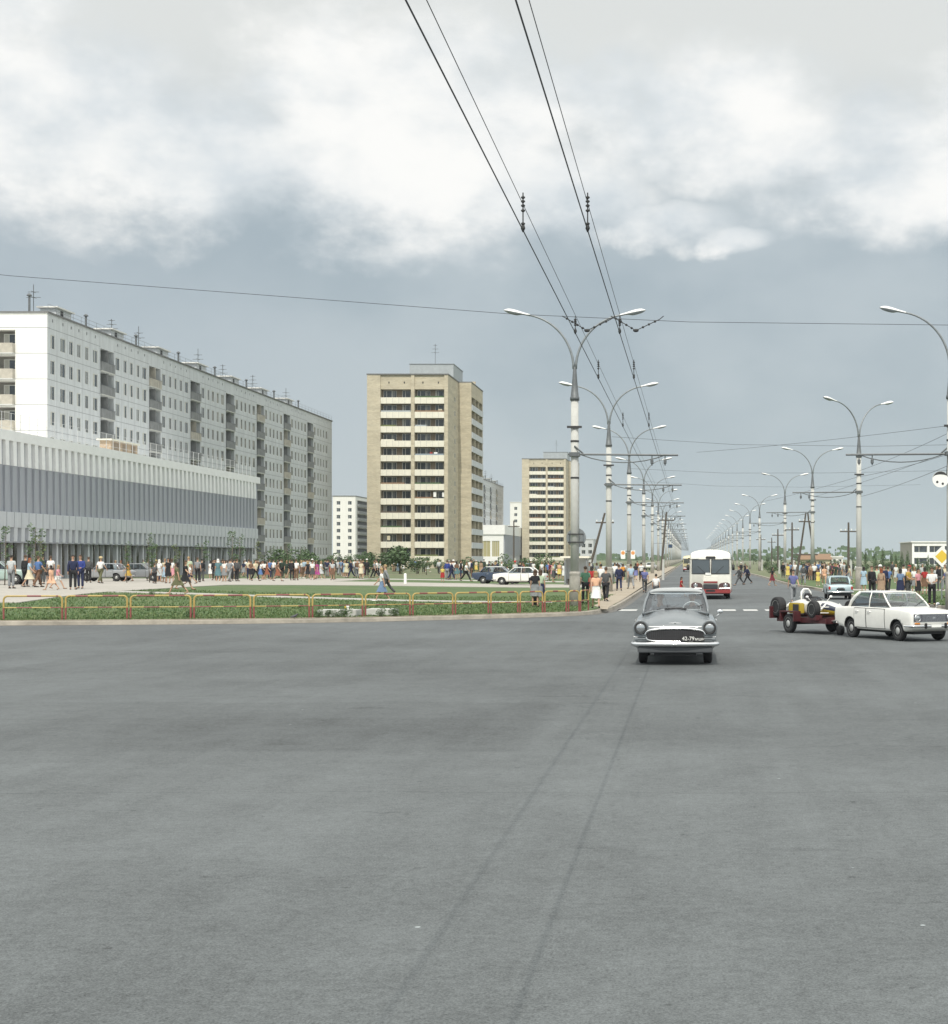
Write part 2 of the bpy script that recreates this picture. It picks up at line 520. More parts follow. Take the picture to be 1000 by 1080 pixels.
def asphalt():
    m = mat('asphalt', (0.17, 0.172, 0.17), 0.8)
    nt = m.node_tree
    b = nt.nodes['Principled BSDF']
    N_, L_ = nt.nodes.new, nt.links.new
    tc = N_('ShaderNodeTexCoord')
    sp = N_('ShaderNodeSeparateXYZ')
    L_(tc.outputs['Object'], sp.inputs[0])
    def ma(op, a, b_=None, c_=None):
        n = N_('ShaderNodeMath'); n.operation = op
        for i, q in enumerate((a, b_, c_)):
            if q is None: continue
            if isinstance(q, (int, float)): n.inputs[i].default_value = q
            else: L_(q, n.inputs[i])
        return n.outputs[0]
    def nz(s, d=6, r=0.6, st=None):
        n = N_('ShaderNodeTexNoise')
        n.inputs['Scale'].default_value = s; n.inputs['Detail'].default_value = d; n.inputs['Roughness'].default_value = r
        if st:
            mp = N_('ShaderNodeMapping'); mp.inputs['Scale'].default_value = st
            L_(tc.outputs['Object'], mp.inputs[0]); L_(mp.outputs[0], n.inputs['Vector'])
        else:
            L_(tc.outputs['Object'], n.inputs['Vector'])
        return n.outputs[0]
    def sm(x, a, b_, lo=0.0, hi=1.0):
        n = N_('ShaderNodeMapRange'); n.interpolation_type = 'SMOOTHSTEP'
        n.inputs[1].default_value = a; n.inputs[2].default_value = b_; n.inputs[3].default_value = lo; n.inputs[4].default_value = hi
        L_(x, n.inputs[0]); return n.outputs[0]
    big = nz(0.10, 5, 0.55)
    mid = nz(0.55, 6, 0.65, (1, 0.45, 1))
    fine = nz(14, 5, 0.75)
    grit = nz(60, 2, 0.8)
    v = ma('ADD', sm(big, 0.32, 0.68, -0.15, 0.15), sm(mid, 0.3, 0.7, -0.10, 0.10))
    v = ma('ADD', v, sm(nz(1.0, 4, 0.6, (2.2, 0.10, 1)), 0.3, 0.7, -0.045, 0.045))
    v = ma('ADD', v, sm(nz(2.4, 6, 0.75), 0.3, 0.7, -0.10, 0.10))
    v = ma('ADD', v, sm(fine, 0.25, 0.75, -0.24, 0.24))
    v = ma('ADD', v, sm(grit, 0.3, 0.7, -0.34, 0.34))
    # worn darker wheel tracks of the cars on this lane, kept faint and broken
    wv = ma('MULTIPLY', ma('SUBTRACT', nz(0.09, 1, 0.4, (0.15, 1, 1)), 0.5), 0.45)
    xx = ma('ADD', sp.outputs[0], wv)
    brk = sm(nz(0.5, 4, 0.6, (0.3, 1, 1)), 0.3, 0.65, 0.35, 1.0)
    for x0, wd, am in ((-2.6, 0.5, -0.04), (0.7, 0.6, -0.03)):
        dd = ma('ABSOLUTE', ma('SUBTRACT', xx, x0))
        v = ma('ADD', v, ma('MULTIPLY', sm(dd, wd, wd * 0.2, 0.0, am), brk))
    wy0 = ma('ADD', sp.outputs[1], ma('MULTIPLY', ma('SUBTRACT', nz(0.5, 4, 0.6), 0.5), 0.9))
    # paving joint running across, and repaired patches with blunt edges
    wy = ma('ADD', sp.outputs[1], ma('MULTIPLY', ma('SUBTRACT', nz(0.4, 3, 0.6), 0.5), 0.7))
    for y0, wd, am in ((16.2, 0.05, -0.20), (23.5, 0.12, -0.06), (11.9, 0.06, -0.05)):
        dd = ma('ABSOLUTE', ma('SUBTRACT', wy, y0))
        v = ma('ADD', v, sm(dd, wd, 0.0, 0.0, am))
    v = ma('ADD', v, sm(wy, 16.2, 24.0, 0.05, -0.04))
    stain = sm(nz(0.75, 3, 0.5, (0.6, 1.6, 1)), 0.68, 0.76, 0.0, -0.22)
    v = ma('ADD', v, stain)
    spots = sm(nz(5.5, 2, 0.5), 0.70, 0.76, 0.0, -0.35)
    vp = N_('ShaderNodeTexVoronoi'); vp.inputs['Scale'].default_value = 7.5
    L_(tc.outputs['Object'], vp.inputs['Vector'])
    pits = ma('MULTIPLY', sm(vp.outputs['Distance'], 0.19, 0.09, 0.0, -0.34), sm(nz(0.45, 4, 0.65), 0.47, 0.66))
    v = ma('ADD', v, pits)
    vq = N_('ShaderNodeTexVoronoi'); vq.inputs['Scale'].default_value = 0.9
    L_(tc.outputs['Object'], vq.inputs['Vector'])
    v = ma('ADD', v, sm(vq.outputs['Distance'], 0.022, 0.012, 0.0, 2.2))
    # long hairline cracks running across the lane
    for yc, xa_, xb_, am in ((14.95, -5.6, -2.2, -0.45), (27.5, -9.0, 2.0, -0.22), (38.0, -14.0, -3.0, -0.25), (20.2, 1.5, 6.5, -0.25), (11.0, 0.3, 2.6, -0.22)):
        yw = ma('ADD', sp.outputs[1], ma('MULTIPLY', ma('SUBTRACT', nz(1.6, 5, 0.7), 0.5), 0.5 * yc / 15))
        ln = sm(ma('ABSOLUTE', ma('SUBTRACT', yw, yc)), 0.0022 * yc, 0.0008 * yc, 0.0, am)
        inx = ma('MULTIPLY', sm(sp.outputs[0], xa_, xa_ + 0.6), sm(sp.outputs[0], xb_, xb_ - 0.6))
        v = ma('ADD', v, ma('MULTIPLY', ln, ma('MULTIPLY', inx, sm(nz(1.1, 2, 0.5), 0.40, 0.55))))
    # resurfaced strips: darker lane pieces with straight edges
    for xa_, xb_, ya_, yb_, am in ((-16.0, -1.9, 19.5, 26.5, -0.13), (1.2, 9.0, 9.5, 16.1, -0.08), (-30.0, 4.0, 33.0, 41.0, -0.10), (-9.5, -3.0, 12.5, 18.5, 0.10)):
        bx_ = ma('MULTIPLY', ma('MULTIPLY', sm(xx, xa_, xa_ + 0.5), sm(xx, xb_, xb_ - 0.5)), ma('MULTIPLY', sm(wy0, ya_, ya_ + 0.25), sm(wy0, yb_, yb_ - 0.25)))
        v = ma('ADD', v, ma('MULTIPLY', bx_, am))
    v = ma('ADD', v, spots)
    vo = N_('ShaderNodeTexVoronoi'); vo.feature = 'DISTANCE_TO_EDGE'; vo.inputs['Scale'].default_value = 0.16
    mp = N_('ShaderNodeMapping')
    L_(tc.outputs['Object'], mp.inputs[0])
    nn = N_('ShaderNodeTexNoise'); nn.inputs['Scale'].default_value = 0.8; nn.inputs['Detail'].default_value = 5
    L_(tc.outputs['Object'], nn.inputs['Vector'])
    va = N_('ShaderNodeVectorMath'); va.operation = 'ADD'
    L_(mp.outputs[0], va.inputs[0]); L_(nn.outputs['Color'], va.inputs[1])
    L_(va.outputs[0], vo.inputs['Vector'])
    crack = ma('MULTIPLY', sm(vo.outputs['Distance'], 0.006, 0.0, 0.0, -0.25), sm(nz(0.07, 2, 0.5), 0.52, 0.66))
    v = ma('ADD', v, crack)
    val = ma('ADD', 1.0, v)
    hs = N_('ShaderNodeHueSaturation')
    hs.inputs['Color'].default_value = (0.103, 0.113, 0.115, 1)
    L_(val, hs.inputs['Value'])
    L_(hs.outputs[0], sock(b, 'Base Color'))
    bp = N_('ShaderNodeBump'); bp.inputs['Strength'].default_value = 0.35; bp.inputs['Distance'].default_value = 0.01
    L_(grit, bp.inputs['Height']); L_(bp.outputs[0], b.inputs['Normal'])
    return m
M['asphalt'] = asphalt()

def ground_mat(name, c1, c2, c3, s1=0.25, s2=3.0, bump=0.6):
    m = mat(name, c1, 0.95)
    nt = m.node_tree
    b = nt.nodes['Principled BSDF']
    N_, L_ = nt.nodes.new, nt.links.new
    tc = N_('ShaderNodeTexCoord')
    def nz(s, d=6, r=0.65):
        n = N_('ShaderNodeTexNoise')
        n.inputs['Scale'].default_value = s; n.inputs['Detail'].default_value = d; n.inputs['Roughness'].default_value = r
        L_(tc.outputs['Object'], n.inputs['Vector']); return n.outputs[0]
    def rp(x, a, b_):
        n = N_('ShaderNodeMapRange'); n.inputs[1].default_value = a; n.inputs[2].default_value = b_
        L_(x, n.inputs[0]); return n.outputs[0]
    def mx(f, a, b_):
        n = N_('ShaderNodeMix'); n.data_type = 'RGBA'; L_(f, n.inputs[0])
        for s_, q in ((n.inputs[6], a), (n.inputs[7], b_)):
            if isinstance(q, tuple): s_.default_value = q + (1,)
            else: L_(q, s_)
        return n.outputs[2]
    a = mx(rp(nz(s1), 0.35, 0.65), c1, c2)
    a = mx(rp(nz(s2, 5, 0.75), 0.5, 0.72), a, c3)
    L_(a, sock(b, 'Base Color'))
    bp = N_('ShaderNodeBump'); bp.inputs['Strength'].default_value = bump; bp.inputs['Distance'].default_value = 0.05
    L_(nz(9, 4, 0.7), bp.inputs['Height']); L_(bp.outputs[0], b.inputs['Normal'])
    return m
M['lawn'] = ground_mat('lawn', (0.062, 0.112, 0.036), (0.095, 0.14, 0.05), (0.14, 0.15, 0.075), 0.22, 1.1)
M['meadow'] = ground_mat('meadow', (0.10, 0.135, 0.06), (0.15, 0.155, 0.085), (0.20, 0.18, 0.12), 0.05, 0.6)
M['paving'] = ground_mat('paving', (0.36, 0.34, 0.30), (0.42, 0.39, 0.35), (0.30, 0.29, 0.26), 0.3, 1.4, 0.2)
M['sand'] = ground_mat('sand', (0.33, 0.28, 0.21), (0.38, 0.33, 0.26), (0.26, 0.22, 0.16), 0.3, 1.6, 0.3)
M['path_light'] = ground_mat('path_light', (0.38, 0.37, 0.33), (0.42, 0.40, 0.37), (0.33, 0.32, 0.28), 0.3, 1.6, 0.2)

g = MB()
g.quad((-2500, -300, -0.05), (2500, -300, -0.05), (2500, 3400, -0.05), (-2500, 3400, -0.05))
tag(g.build('ground', M['meadow']), kind='structure')

# the crossing and the avenue are one asphalt sheet
rd = MB()
top = [p for p in KERB_L if p[1] <= 2500]
poly = [(-260, -80)] + top + KERB_R + [(260, -80)]
bm = bmesh.new()
vs = [bm.verts.new((x, y, 0)) for x, y in poly]
f = bm.faces.new(vs)
bmesh.ops.triangulate(bm, faces=[f])
me = bpy.data.meshes.new('road')
bm.to_mesh(me); bm.free()
me.materials.append(M['asphalt'])
if me.polygons[0].normal.z < 0: me.flip_normals()
tag(link('road', me), kind='structure')

def resample(pl, step):
    out = []
    for (x0, y0), (x1, y1) in zip(pl, pl[1:]):
        L = math.hypot(x1 - x0, y1 - y0)
        n = max(1, int(L / step))
        for i in range(n):
            out.append((x0 + (x1 - x0) * i / n, y0 + (y1 - y0) * i / n))
    out.append(pl[-1])
    return out

def strip(mb, pl, off0, off1, zf, z_add0=0.0, z_add1=0.0, side=1, m=0):
    # ribbon beside a polyline; offsets are measured to its left for side=1
    pts = []
    k = len(pl)
    for i, (x, y) in enumerate(pl):
        a, b = pl[max(0, i - 1)], pl[min(k - 1, i + 1)]
        t = Vector((b[0] - a[0], b[1] - a[1])).normalized()
        nrm = Vector((-t.y, t.x)) * side
        for off, za in ((off0, z_add0), (off1, z_add1)):
            qx, qy = x + nrm.x * off, y + nrm.y * off
            pts.append((qx, qy, zf(qx, qy) + za))
    mb.add(pts, [(2 * i, 2 * i + 1, 2 * i + 3, 2 * i + 2) for i in range(k - 1)], m)

flatz = lambda x, y: 0.0
for nm, pl, side in (('kerb', resample(KERB_L, 3.0), 1), ('kerb', resample(KERB_R, 3.0), 1)):
    kb = MB()
    for o0, o1, z0, z1 in ((0.0, 0.02, 0.0, 0.13), (0.02, 0.05, 0.13, 0.15), (0.05, 0.20, 0.15, 0.15), (0.20, 0.201, 0.15, 0.05)):
        strip(kb, pl, o0, o1, flatz, z0, z1, side)
    tag(kb.build(nm, M['kerb_dusty']), kind='structure')
    gut = MB()
    strip(gut, pl, -0.35, -0.003, flatz, 0.004, 0.004, side)
    tag(gut.build('gutter', mat('gutter_dust', (0.14, 0.135, 0.125), 0.95, var=0.3, vscale=1.2)), kind='structure')

def kerb_y(x):
    # Y of the left kerb for a given X west of the corner
    for (x0, y0), (x1, y1) in zip(KERB_L, KERB_L[1:]):
        if x0 <= x <= x1 and x1 > x0:
            return y0 + (y1 - y0) * (x - x0) / (x1 - x0)
    return 70.0

def sheet(name, xs, y0f, y1f, ny, zf, dz, material, power=1.0):
    mb = MB()
    pts = []
    for x in xs:
        a, b = y0f(x), y1f(x)
        for j in range(ny + 1):
            y = a + (b - a) * (j / ny) ** power
            pts.append((x, y, zf(x, y) + dz))
    n1 = ny + 1
    mb.smooth = True
    mb.add(pts, [(i * n1 + j, (i + 1) * n1 + j, (i + 1) * n1 + j + 1, i * n1 + j + 1) for i in range(len(xs) - 1) for j in range(ny)])
    if dz > 0.01:      # a low edging closes the raised sheet
        nx = len(xs)
        edge = [i * n1 for i in range(nx)] + [(nx - 1) * n1 + j for j in range(1, n1)] + [i * n1 + ny for i in range(nx - 2, -1, -1)] + [j for j in range(ny - 1, -1, -1)]
        ep = [pts[i] for i in edge]
        mb.smooth = False
        k = len(ep)
        mb.add(ep + [(x, y, z - 0.12) for x, y, z in ep], [(i, i + 1, k + i + 1, k + i) for i in range(k - 1)])
    return tag(mb.build(name, material), kind='structure')

def frange(a, b, st):
    n = max(1, int(round((b - a) / st)))
    return [a + (b - a) * i / n for i in range(n + 1)]

xsl = [-260, -180, -120, -90, -75] + frange(-60, -3.6, 0.8)
def ky(x):
    if x > -5.0:
        return interp([(-5.0, 65.7), (-4.2, 67.5), (-3.75, 70.5), (-3.6, 74)], x) + 0.2
    return kerb_y(x) + 0.17
sheet('lawn', xsl, ky, lambda x: 160, 90, zl, -0.002, M['lawn'], 1.3)
sheet('meadow', [-260, -160, -100, -80, -60, -40, -20, -10, -3.6], lambda x: 160, lambda x: 2500, 40, zl, -0.002, M['meadow'], 2.0)
xr = [9.2, 9.6, 10.2, 11, 12, 13.5, 15, 17, 20, 25, 30, 40, 60, 80, 120, 180, 260]
def kyr(x):
    pts = [(9.2, 129), (9.6, 118), (10.0, 98), (10.6, 84.2), (11.8, 75.7), (13.7, 72.2), (17, 70.2), (30, 68.2), (80, 64.2), (260, 50.2)]
    for (x0, y0), (x1, y1) in zip(pts, pts[1:]):
        if x0 <= x <= x1: return y0 + (y1 - y0) * (x - x0) / (x1 - x0)
    return 129
zr = lambda x, y: 0.13 + 0.1 * ss((x - 10) / 30)
sheet('lawn', xr, kyr, lambda x: 170, 40, zr, 0.0, M['lawn'])
sheet('meadow', xr, lambda x: 170, lambda x: 2500, 30, zr, 0.0, M['meadow'], 2.0)

# paved areas lie as thin sheets on the lawn
sheet('plaza', frange(-75, -29, 1.0), lambda x: 69.5 + 0.1 * math.sin(x), lambda x: 150, 60, zl, 0.03, M['paving'])
sheet('pavement', frange(-28.98, -6.8, 0.8), lambda x: interp([(-29, 101), (-22, 112), (-16, 116), (-7, 118)], x), lambda x: 130, 14, zl, 0.03, M['paving'])
sheet('path', frange(-28.9, -6.8, 0.8), lambda x: 80.0 + 0.15 * math.sin(x * 1.3), lambda x: 82.0 + 0.15 * math.sin(x), 4, zl, 0.025, M['path_light'])
sheet('path', frange(-28.9, -6.8, 1.2), lambda x: 146 - 0.25 * (x + 29), lambda x: 151 - 0.25 * (x + 29), 4, zl, 0.025, M['path_light'])
sw = MB()
ys_ = frange(69.5, 110, 1.5) + frange(114, 420, 6)
for y in ys_:
    xl_ = interp([(69, -3.95), (74, -4.3), (84, -4.9), (96, -5.9), (110, -6.3), (420, -6.3)], y) + 0.12 * math.sin(y * 0.9) * ss((130 - y) / 40)
    xr_ = interp([(69, -3.5), (70, -3.58), (74, -3.66), (84, -3.58), (500, -3.58)], y)
    for t in range(4):
        x = xl_ + (xr_ - xl_) * t / 3
        sw.v.append((x, y, zl(x, y) + 0.015))
for i in range(len(ys_) - 1):
    for t in range(3):
        sw.f.append((i * 4 + t, i * 4 + t + 1, i * 4 + t + 5, i * 4 + t + 4)); sw.m.append(0); sw.sm.append(True)
tag(sw.build('sidewalk', M['sand']), kind='structure')
sheet('path', frange(10.6, 40, 1.5), lambda x: 112 - 0.4 * (x - 10), lambda x: 117 - 0.4 * (x - 10), 4, zr, 0.025, M['path_light'])
dv = MB()
strip(dv, resample([p for p in KERB_L if -60 < p[0] and p[1] < 68], 1.5), 0.2, 0.75, zl, 0.012, 0.012, 1)
tag(dv.build('verge', M['sand']), kind='structure')

# painted stop-line dashes on the far side of the crossing
mk = MB()
for px0, px1 in ((632, 672), (762, 776), (784, 799), (807, 818)):
    y0 = FPX * CAMZ / (643.5 - VY)
    x0, x1 = (px0 - VX) * y0 / FPX, (px1 - VX) * y0 / FPX
    mk.quad((x0, y0 - 1.0, 0.004), (x1, y0 - 1.0, 0.004), (x1, y0 + 0.9, 0.004), (x0, y0 + 0.9, 0.004))
mk.v = [(max(x, -3.3), y, z) for x, y, z in mk.v]
tag(mk.build('road_marking', M['white_mark']), kind='structure')

# tufts of grass give the lawn a ragged surface
tf = MB()
rg = random.Random(3)
for i in range(42000):
    u = rg.random()
    if u < 0.8:
        x = rg.uniform(-30, -4.5)
        y = ky(x) + 0.55 + rg.random() ** 1.6 * 30
        if 79.7 < y < 82.3 or (x > -4.5 and y > 67): continue
        z = zl(x, y)
    else:
        x = rg.uniform(11, 26)
        y = kyr(x) + 0.1 + rg.random() * 25
        z = zr(x, y)
    if x < -28.8 and y > 69.4: continue
    a = rg.uniform(0, PI)
    h = rg.uniform(0.03, 0.10)
    wd = rg.uniform(0.015, 0.04)
    c, s_ = math.cos(a) * wd, math.sin(a) * wd
    tf.add([(x - c, y - s_, z), (x + c, y + s_, z), (x + rg.uniform(-.05, .05), y + rg.uniform(-.05, .05), z + h)], [(0, 1, 2)], rg.choice((0, 0, 1)))
tag(tf.build('grass', [mat('blade_a', (0.075, 0.13, 0.04), 0.7), mat('blade_b', (0.125, 0.165, 0.06), 0.7)]), kind='stuff')
# ------------------------------------------------------------------ facades
def facade(mb, O, U, Nn, W, H, rects, mwall, depth=0.12, mrev=None, mback=None, seams=None, mseam=None):
    """wall sheet with real openings: rects = (u0, u1, v0, v1[, depth, back material])"""
    O, U, Nn = Vector(O), Vector(U), Vector(Nn)
    Z = Vector((0, 0, 1))
    P = lambda u, v, d=0.0: O + U * u + Z * v - Nn * d
    us = sorted(set([0, W] + [round(q, 4) for r in rects for q in r[:2]]))
    rows = {}
    # split in horizontal bands so that the grid stays small
    vs = sorted(set([0, H] + [round(q, 4) for r in rects for q in r[2:4]]))
    for v0, v1 in zip(vs, vs[1:]):
        vm = (v0 + v1) / 2
        act = sorted([(r[0], r[1]) for r in rects if r[2] < vm < r[3]])
        u = 0.0
        for a, b in act:
            if a > u + 1e-4: mb.quad(P(u, v0), P(a, v0), P(a, v1), P(u, v1), mwall)
            u = max(u, b)
        if u < W - 1e-4: mb.quad(P(u, v0), P(W, v0), P(W, v1), P(u, v1), mwall)
    for r in rects:
        u0, u1, v0, v1 = r[:4]
        d = r[4] if len(r) > 4 else depth
        bk = r[5] if len(r) > 5 else mback
        mr = mwall if mrev is None else mrev
        mb.quad(P(u0, v0), P(u1, v0), P(u1, v0, d), P(u0, v0, d), mr)
        mb.quad(P(u0, v1), P(u0, v1, d), P(u1, v1, d), P(u1, v1), mr)
        mb.quad(P(u0, v0), P(u0, v0, d), P(u0, v1, d), P(u0, v1), mr)
        mb.quad(P(u1, v0), P(u1, v1), P(u1, v1, d), P(u1, v0, d), mr)
        if bk is not None:
            mb.quad(P(u0, v0, d), P(u1, v0, d), P(u1, v1, d), P(u0, v1, d), bk)
    if seams:
        for (u0, u1, v0, v1) in seams:
            mb.quad(P(u0, v0, -0.004), P(u1, v0, -0.004), P(u1, v1, -0.004), P(u0, v1, -0.004), mseam)

def window_mb(mb, w, h, mull=1, fr=0.07, pane=1, curtain=0.0, door=False):
    # local frame: x along the wall, z up, the outside is -y; frame material 0, pane material `pane`
    mb.box(0, w, -0.02, 0.05, 0, fr, 0)
    mb.box(0, w, -0.02, 0.05, h - fr, h, 0)
    mb.box(0, fr, -0.02, 0.05, fr, h - fr, 0)
    mb.box(w - fr, w, -0.02, 0.05, fr, h - fr, 0)
    for i in range(mull):
        x = w * (i + 1) / (mull + 1) if mull > 1 else w * 0.38
        mb.box(x - fr / 2, x + fr / 2, -0.018, 0.045, fr, h - fr, 0)
    mb.quad((fr, 0.02, fr), (w - fr, 0.02, fr), (w - fr, 0.02, h - fr), (fr, 0.02, h - fr), pane)
    if curtain:
        a, b = fr, fr + (w - 2 * fr) * curtain
        mb.quad((a, 0.012, fr), (b, 0.012, fr), (b, 0.012, h - fr), (a, 0.012, h - fr), 3)

WM = [M['frame_white'], M['pane_dark'], M['pane_mid'], M['curtain']]
WCACHE = {}
def win_mesh(w, h, kind):
    key = (round(w, 2), round(h, 2), kind)
    if key not in WCACHE:
        mb = MB()
        window_mb(mb, w, h, 1, 0.07 if w < 1.6 else 0.09, 1 if kind in (0, 2, 4) else 2, {0: 0.0, 1: 0.0, 2: 0.35, 3: 0.55, 4: 0.2}[kind])
        WCACHE[key] = mb
    return WCACHE[key]
WMESH = {}
def put_windows(root, wins, limit=100):
    """wins: (location, rotz, w, h, kind), sorted nearest first; the nearest are parts, the rest one stuff part"""
    rest = MB()
    for i, (loc, rz, w_, h_, kd) in enumerate(wins):
        mb = win_mesh(w_, h_, kd)
        if i < limit:
            key = (round(w_, 2), round(h_, 2), kd)
            if key not in WMESH: WMESH[key] = mb.mesh('window', WM)
            link('window', WMESH[key], root, loc, rz)
        else:
            T = Matrix.Translation(loc) @ Matrix.Rotation(rz, 4, 'Z')
            o = len(rest.v)
            rest.v += [tuple(T @ Vector(p)) for p in mb.v]
            rest.f += [tuple(q + o for q in f) for f in mb.f]
            rest.m += mb.m
            rest.sm += mb.sm
    if rest.v:
        tag(rest.build('window', WM, root), 'further windows of the same block', kind='stuff')

def antenna(root, x, y, z, h, arms=3):
    mb = MB()
    mb.tube([(x, y, z), (x, y, z + h)], 0.045, 5)
    for i in range(arms):
        zz = z + h * (0.62 + 0.16 * i)
        hl = 0.8 - 0.18 * i
        mb.tube([(x - hl, y, zz), (x + hl, y, zz)], 0.03, 4)
        mb.tube([(x, y - hl, zz), (x, y + hl, zz)], 0.03, 4)
    return mb.build('antenna', M['steel_dark'], root)

# ------------------------------------------------------------------ the long panel blocks
def long_block(label, y0, nsec, first, last, X=-70.0, depth=12.0, limit=100, endwall=True, group=None):
    SEC, BW = 17.25, 4.5
    Z0, FH, NF = 2.3, 2.8, 9
    ztop = 29.1
    root = empty('apartment_block', (X, y0, 0), 0, label, 'apartment block', group)
    L = first + nsec * SEC + last
    wb = MB()
    rects, seams, wins, balc = [], [], [], []
    rr = random.Random(int(y0))
    base = -0.5
    def winrow(u, w_):
        for k in range(NF):
            v = Z0 + k * FH + 0.62
            rects.append((u, u + w_, v - base, v + 1.55 - base, 0.10))
            wins.append((u, v, w_))
    if first > 10:
        for c, w_ in ((1.5, 1.2), (4.4, 1.5), (6.8, 1.1), (9.1, 1.1), (11.5, 1.1), (14.2, 1.5)):
            winrow(c - w_ / 2, w_)
    else:
        for c in (1.2, 3.5): winrow(c - 0.6, 1.2)
    for s_ in range(nsec):
        b0 = first + s_ * SEC
        balc.append(b0)
        for k in range(NF):
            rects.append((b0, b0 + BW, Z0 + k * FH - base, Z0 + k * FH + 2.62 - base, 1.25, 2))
        for c, w_ in ((5.8, 1.4), (8.45, 1.1), (10.65, 1.1), (13.05, 1.1), (15.5, 1.5)):
            winrow(b0 + c - w_ / 2, w_)
    for k in range(NF + 1):
        seams.append((0, L, Z0 + k * FH - base - 0.035, Z0 + k * FH - base + 0.035))
    # vertical joints stay clear of openings
    edges = [0.0]
    for u, v, w_ in wins:
        edges.append(u + w_ + 0.5)
    for u in sorted(set(round(e, 2) for e in edges)):
        if 0.2 < u < L - 0.2 and not any(r[0] - 0.05 < u < r[1] + 0.05 for r in rects):
            seams.append((u - 0.025, u + 0.025, 0.6, ztop - base - 0.3))
    cols = sorted(set(round(u + w_ / 2, 2) for u, v, w_ in wins))
    vents = [(c - 0.16, c + 0.16, 28.25 - base, 28.6 - base, 0.1, 3) for c in cols]
    okv = [r for r in vents if not any(r[0] < q[1] and r[1] > q[0] and r[2] < q[3] and r[3] > q[2] for q in rects)]
    # seams may not cross an opening
    s2 = []
    for (a, b, c, d) in seams:
        if b - a > 1:      # horizontal joint: cut at loggias
            u = a
            for b0 in balc:
                s2.append((u, b0, c, d)); u = b0 + BW
            s2.append((u, b, c, d))
        else: s2.append((a, b, c, d))
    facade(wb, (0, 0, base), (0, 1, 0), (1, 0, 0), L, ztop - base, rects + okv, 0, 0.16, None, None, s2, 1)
    # end wall towards the crossing, with a loggia column further in
    er, es = [], []
    for k in range(NF):
        er.append((depth - 8.0, depth - 3.5, Z0 + k * FH - base, Z0 + k * FH + 2.55 - base, 1.2, 2))
        es.append((0, depth - 8.0, Z0 + k * FH - base - 0.035, Z0 + k * FH - base + 0.035))
        es.append((depth - 3.5, depth, Z0 + k * FH - base - 0.035, Z0 + k * FH - base + 0.035))
    es.append((0, depth, Z0 + NF * FH - base - 0.035, Z0 + NF * FH - base + 0.035))
    facade(wb, (-depth, 0, base), (1, 0, 0), (0, -1, 0), depth, ztop - base, er, 4, 0.2, None, None, es, 1)
    wb.quad((-depth, L, base), (0, L, base), (0, L, ztop), (-depth, L, ztop), 4)
    wb.quad((-depth, 0, base), (-depth, L, base), (-depth, L, ztop), (-depth, 0, ztop), 4)
    wb.box(0.002, 0.06, 0, L, base, 1.6, 1)
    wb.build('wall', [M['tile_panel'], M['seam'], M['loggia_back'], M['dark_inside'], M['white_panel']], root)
    rf = MB()
    rf.box(-depth - 0.15, 0.18, -0.15, L + 0.15, ztop, ztop + 0.16, 0)
    rf.build('roof', [M['roof_dark']], root)
    pr = MB()
    for yy in frange(0.2, L - 0.2, 2.4):
        pr.tube([(0.0, yy, ztop + 0.16), (0.0, yy, ztop + 1.0)], 0.02, 4)
    for zz in (0.55, 1.0):
        pr.tube([(0.0, 0.2, ztop + zz), (0.0, L - 0.2, ztop + zz)], 0.02, 4)
    pr.build('roof_railing', M['steel_grey'], root)
    hb = MB()
    hb.box(-3.3, -1.5, 0, 4.4, 0, 1.35, 0)
    hb.box(-3.6, -1.2, -0.4, 4.8, 1.35, 1.5, 1)
    hb.box(-1.5, -1.47, 1.2, 2.0, 0.1, 1.2, 2)
    hmesh = hb.mesh('roof_house', [M['tile_panel'], M['white_panel'], M['dark_inside']])
    pb = MB()
    pb.tube([(0, 0, 0), (0, 0, 1.9)], 0.13, 8)
    pb.lathe([(0.13, 1.75), (0.3, 1.8), (0.3, 1.86), (0.1, 2.05)], 8)
    pmesh = pb.mesh('vent_pipe', [M['steel_dark']])
    for s_ in range(nsec + (1 if last > 3 else 0)):
        yy = max(0.8, first + s_ * SEC - 9.5)
        link('roof_house', hmesh, root, (0, yy, ztop + 0.16))
        link('vent_pipe', pmesh, root, (-1.6, yy + 9.2, ztop + 0.16))
        antenna(root, -3.5 + rr.uniform(-1, 1), yy + rr.uniform(-1.5, 6), ztop + 0.16, rr.uniform(3.0, 4.4), rr.choice((2, 3)))
    if first > 10:
        antenna(root, -7.5, 1.5, ztop + 0.16, 4.2, 2)
        link('vent_pipe', pmesh, root, (-2.2, 0.6, ztop + 0.16))
    # balconies: a parapet tray in front of every loggia
    bb = {}
    for key, ma_ in (('g', M['balc_grey']), ('w', M['balc_warm'])):
        b = MB()
        b.box(0.004, 0.17, 0.0, BW, -0.12, 0.02, 0)
        b.box(0.11, 0.17, 0.0, BW, 0.02, 1.05, 1)
        b.box(0.004, 0.11, 0.0, 0.05, 0.02, 1.05, 1)
        b.box(0.004, 0.11, BW - 0.05, BW, 0.02, 1.05, 1)
        b.box(-1.2, 0.10, BW / 2 - 0.06, BW / 2 + 0.06, 0.02, 2.6, 1)
        b.box(0.09, 0.19, -0.02, BW + 0.02, 1.05, 1.1, 2)
        for yy in (0.9, 1.8, 2.7, 3.6):
            b.box(0.172, 0.176, yy - 0.02, yy + 0.02, 0.05, 1.02, 2)
        bb[key] = b.mesh('balcony', [M['concrete'], ma_, M['steel_dark']])
    wl = []
    for (u, v, w_) in wins:
        wl.append(((-0.055, u, v), PI / 2, w_, 1.55, rr.choice((0, 0, 0, 0, 1, 2, 4))))
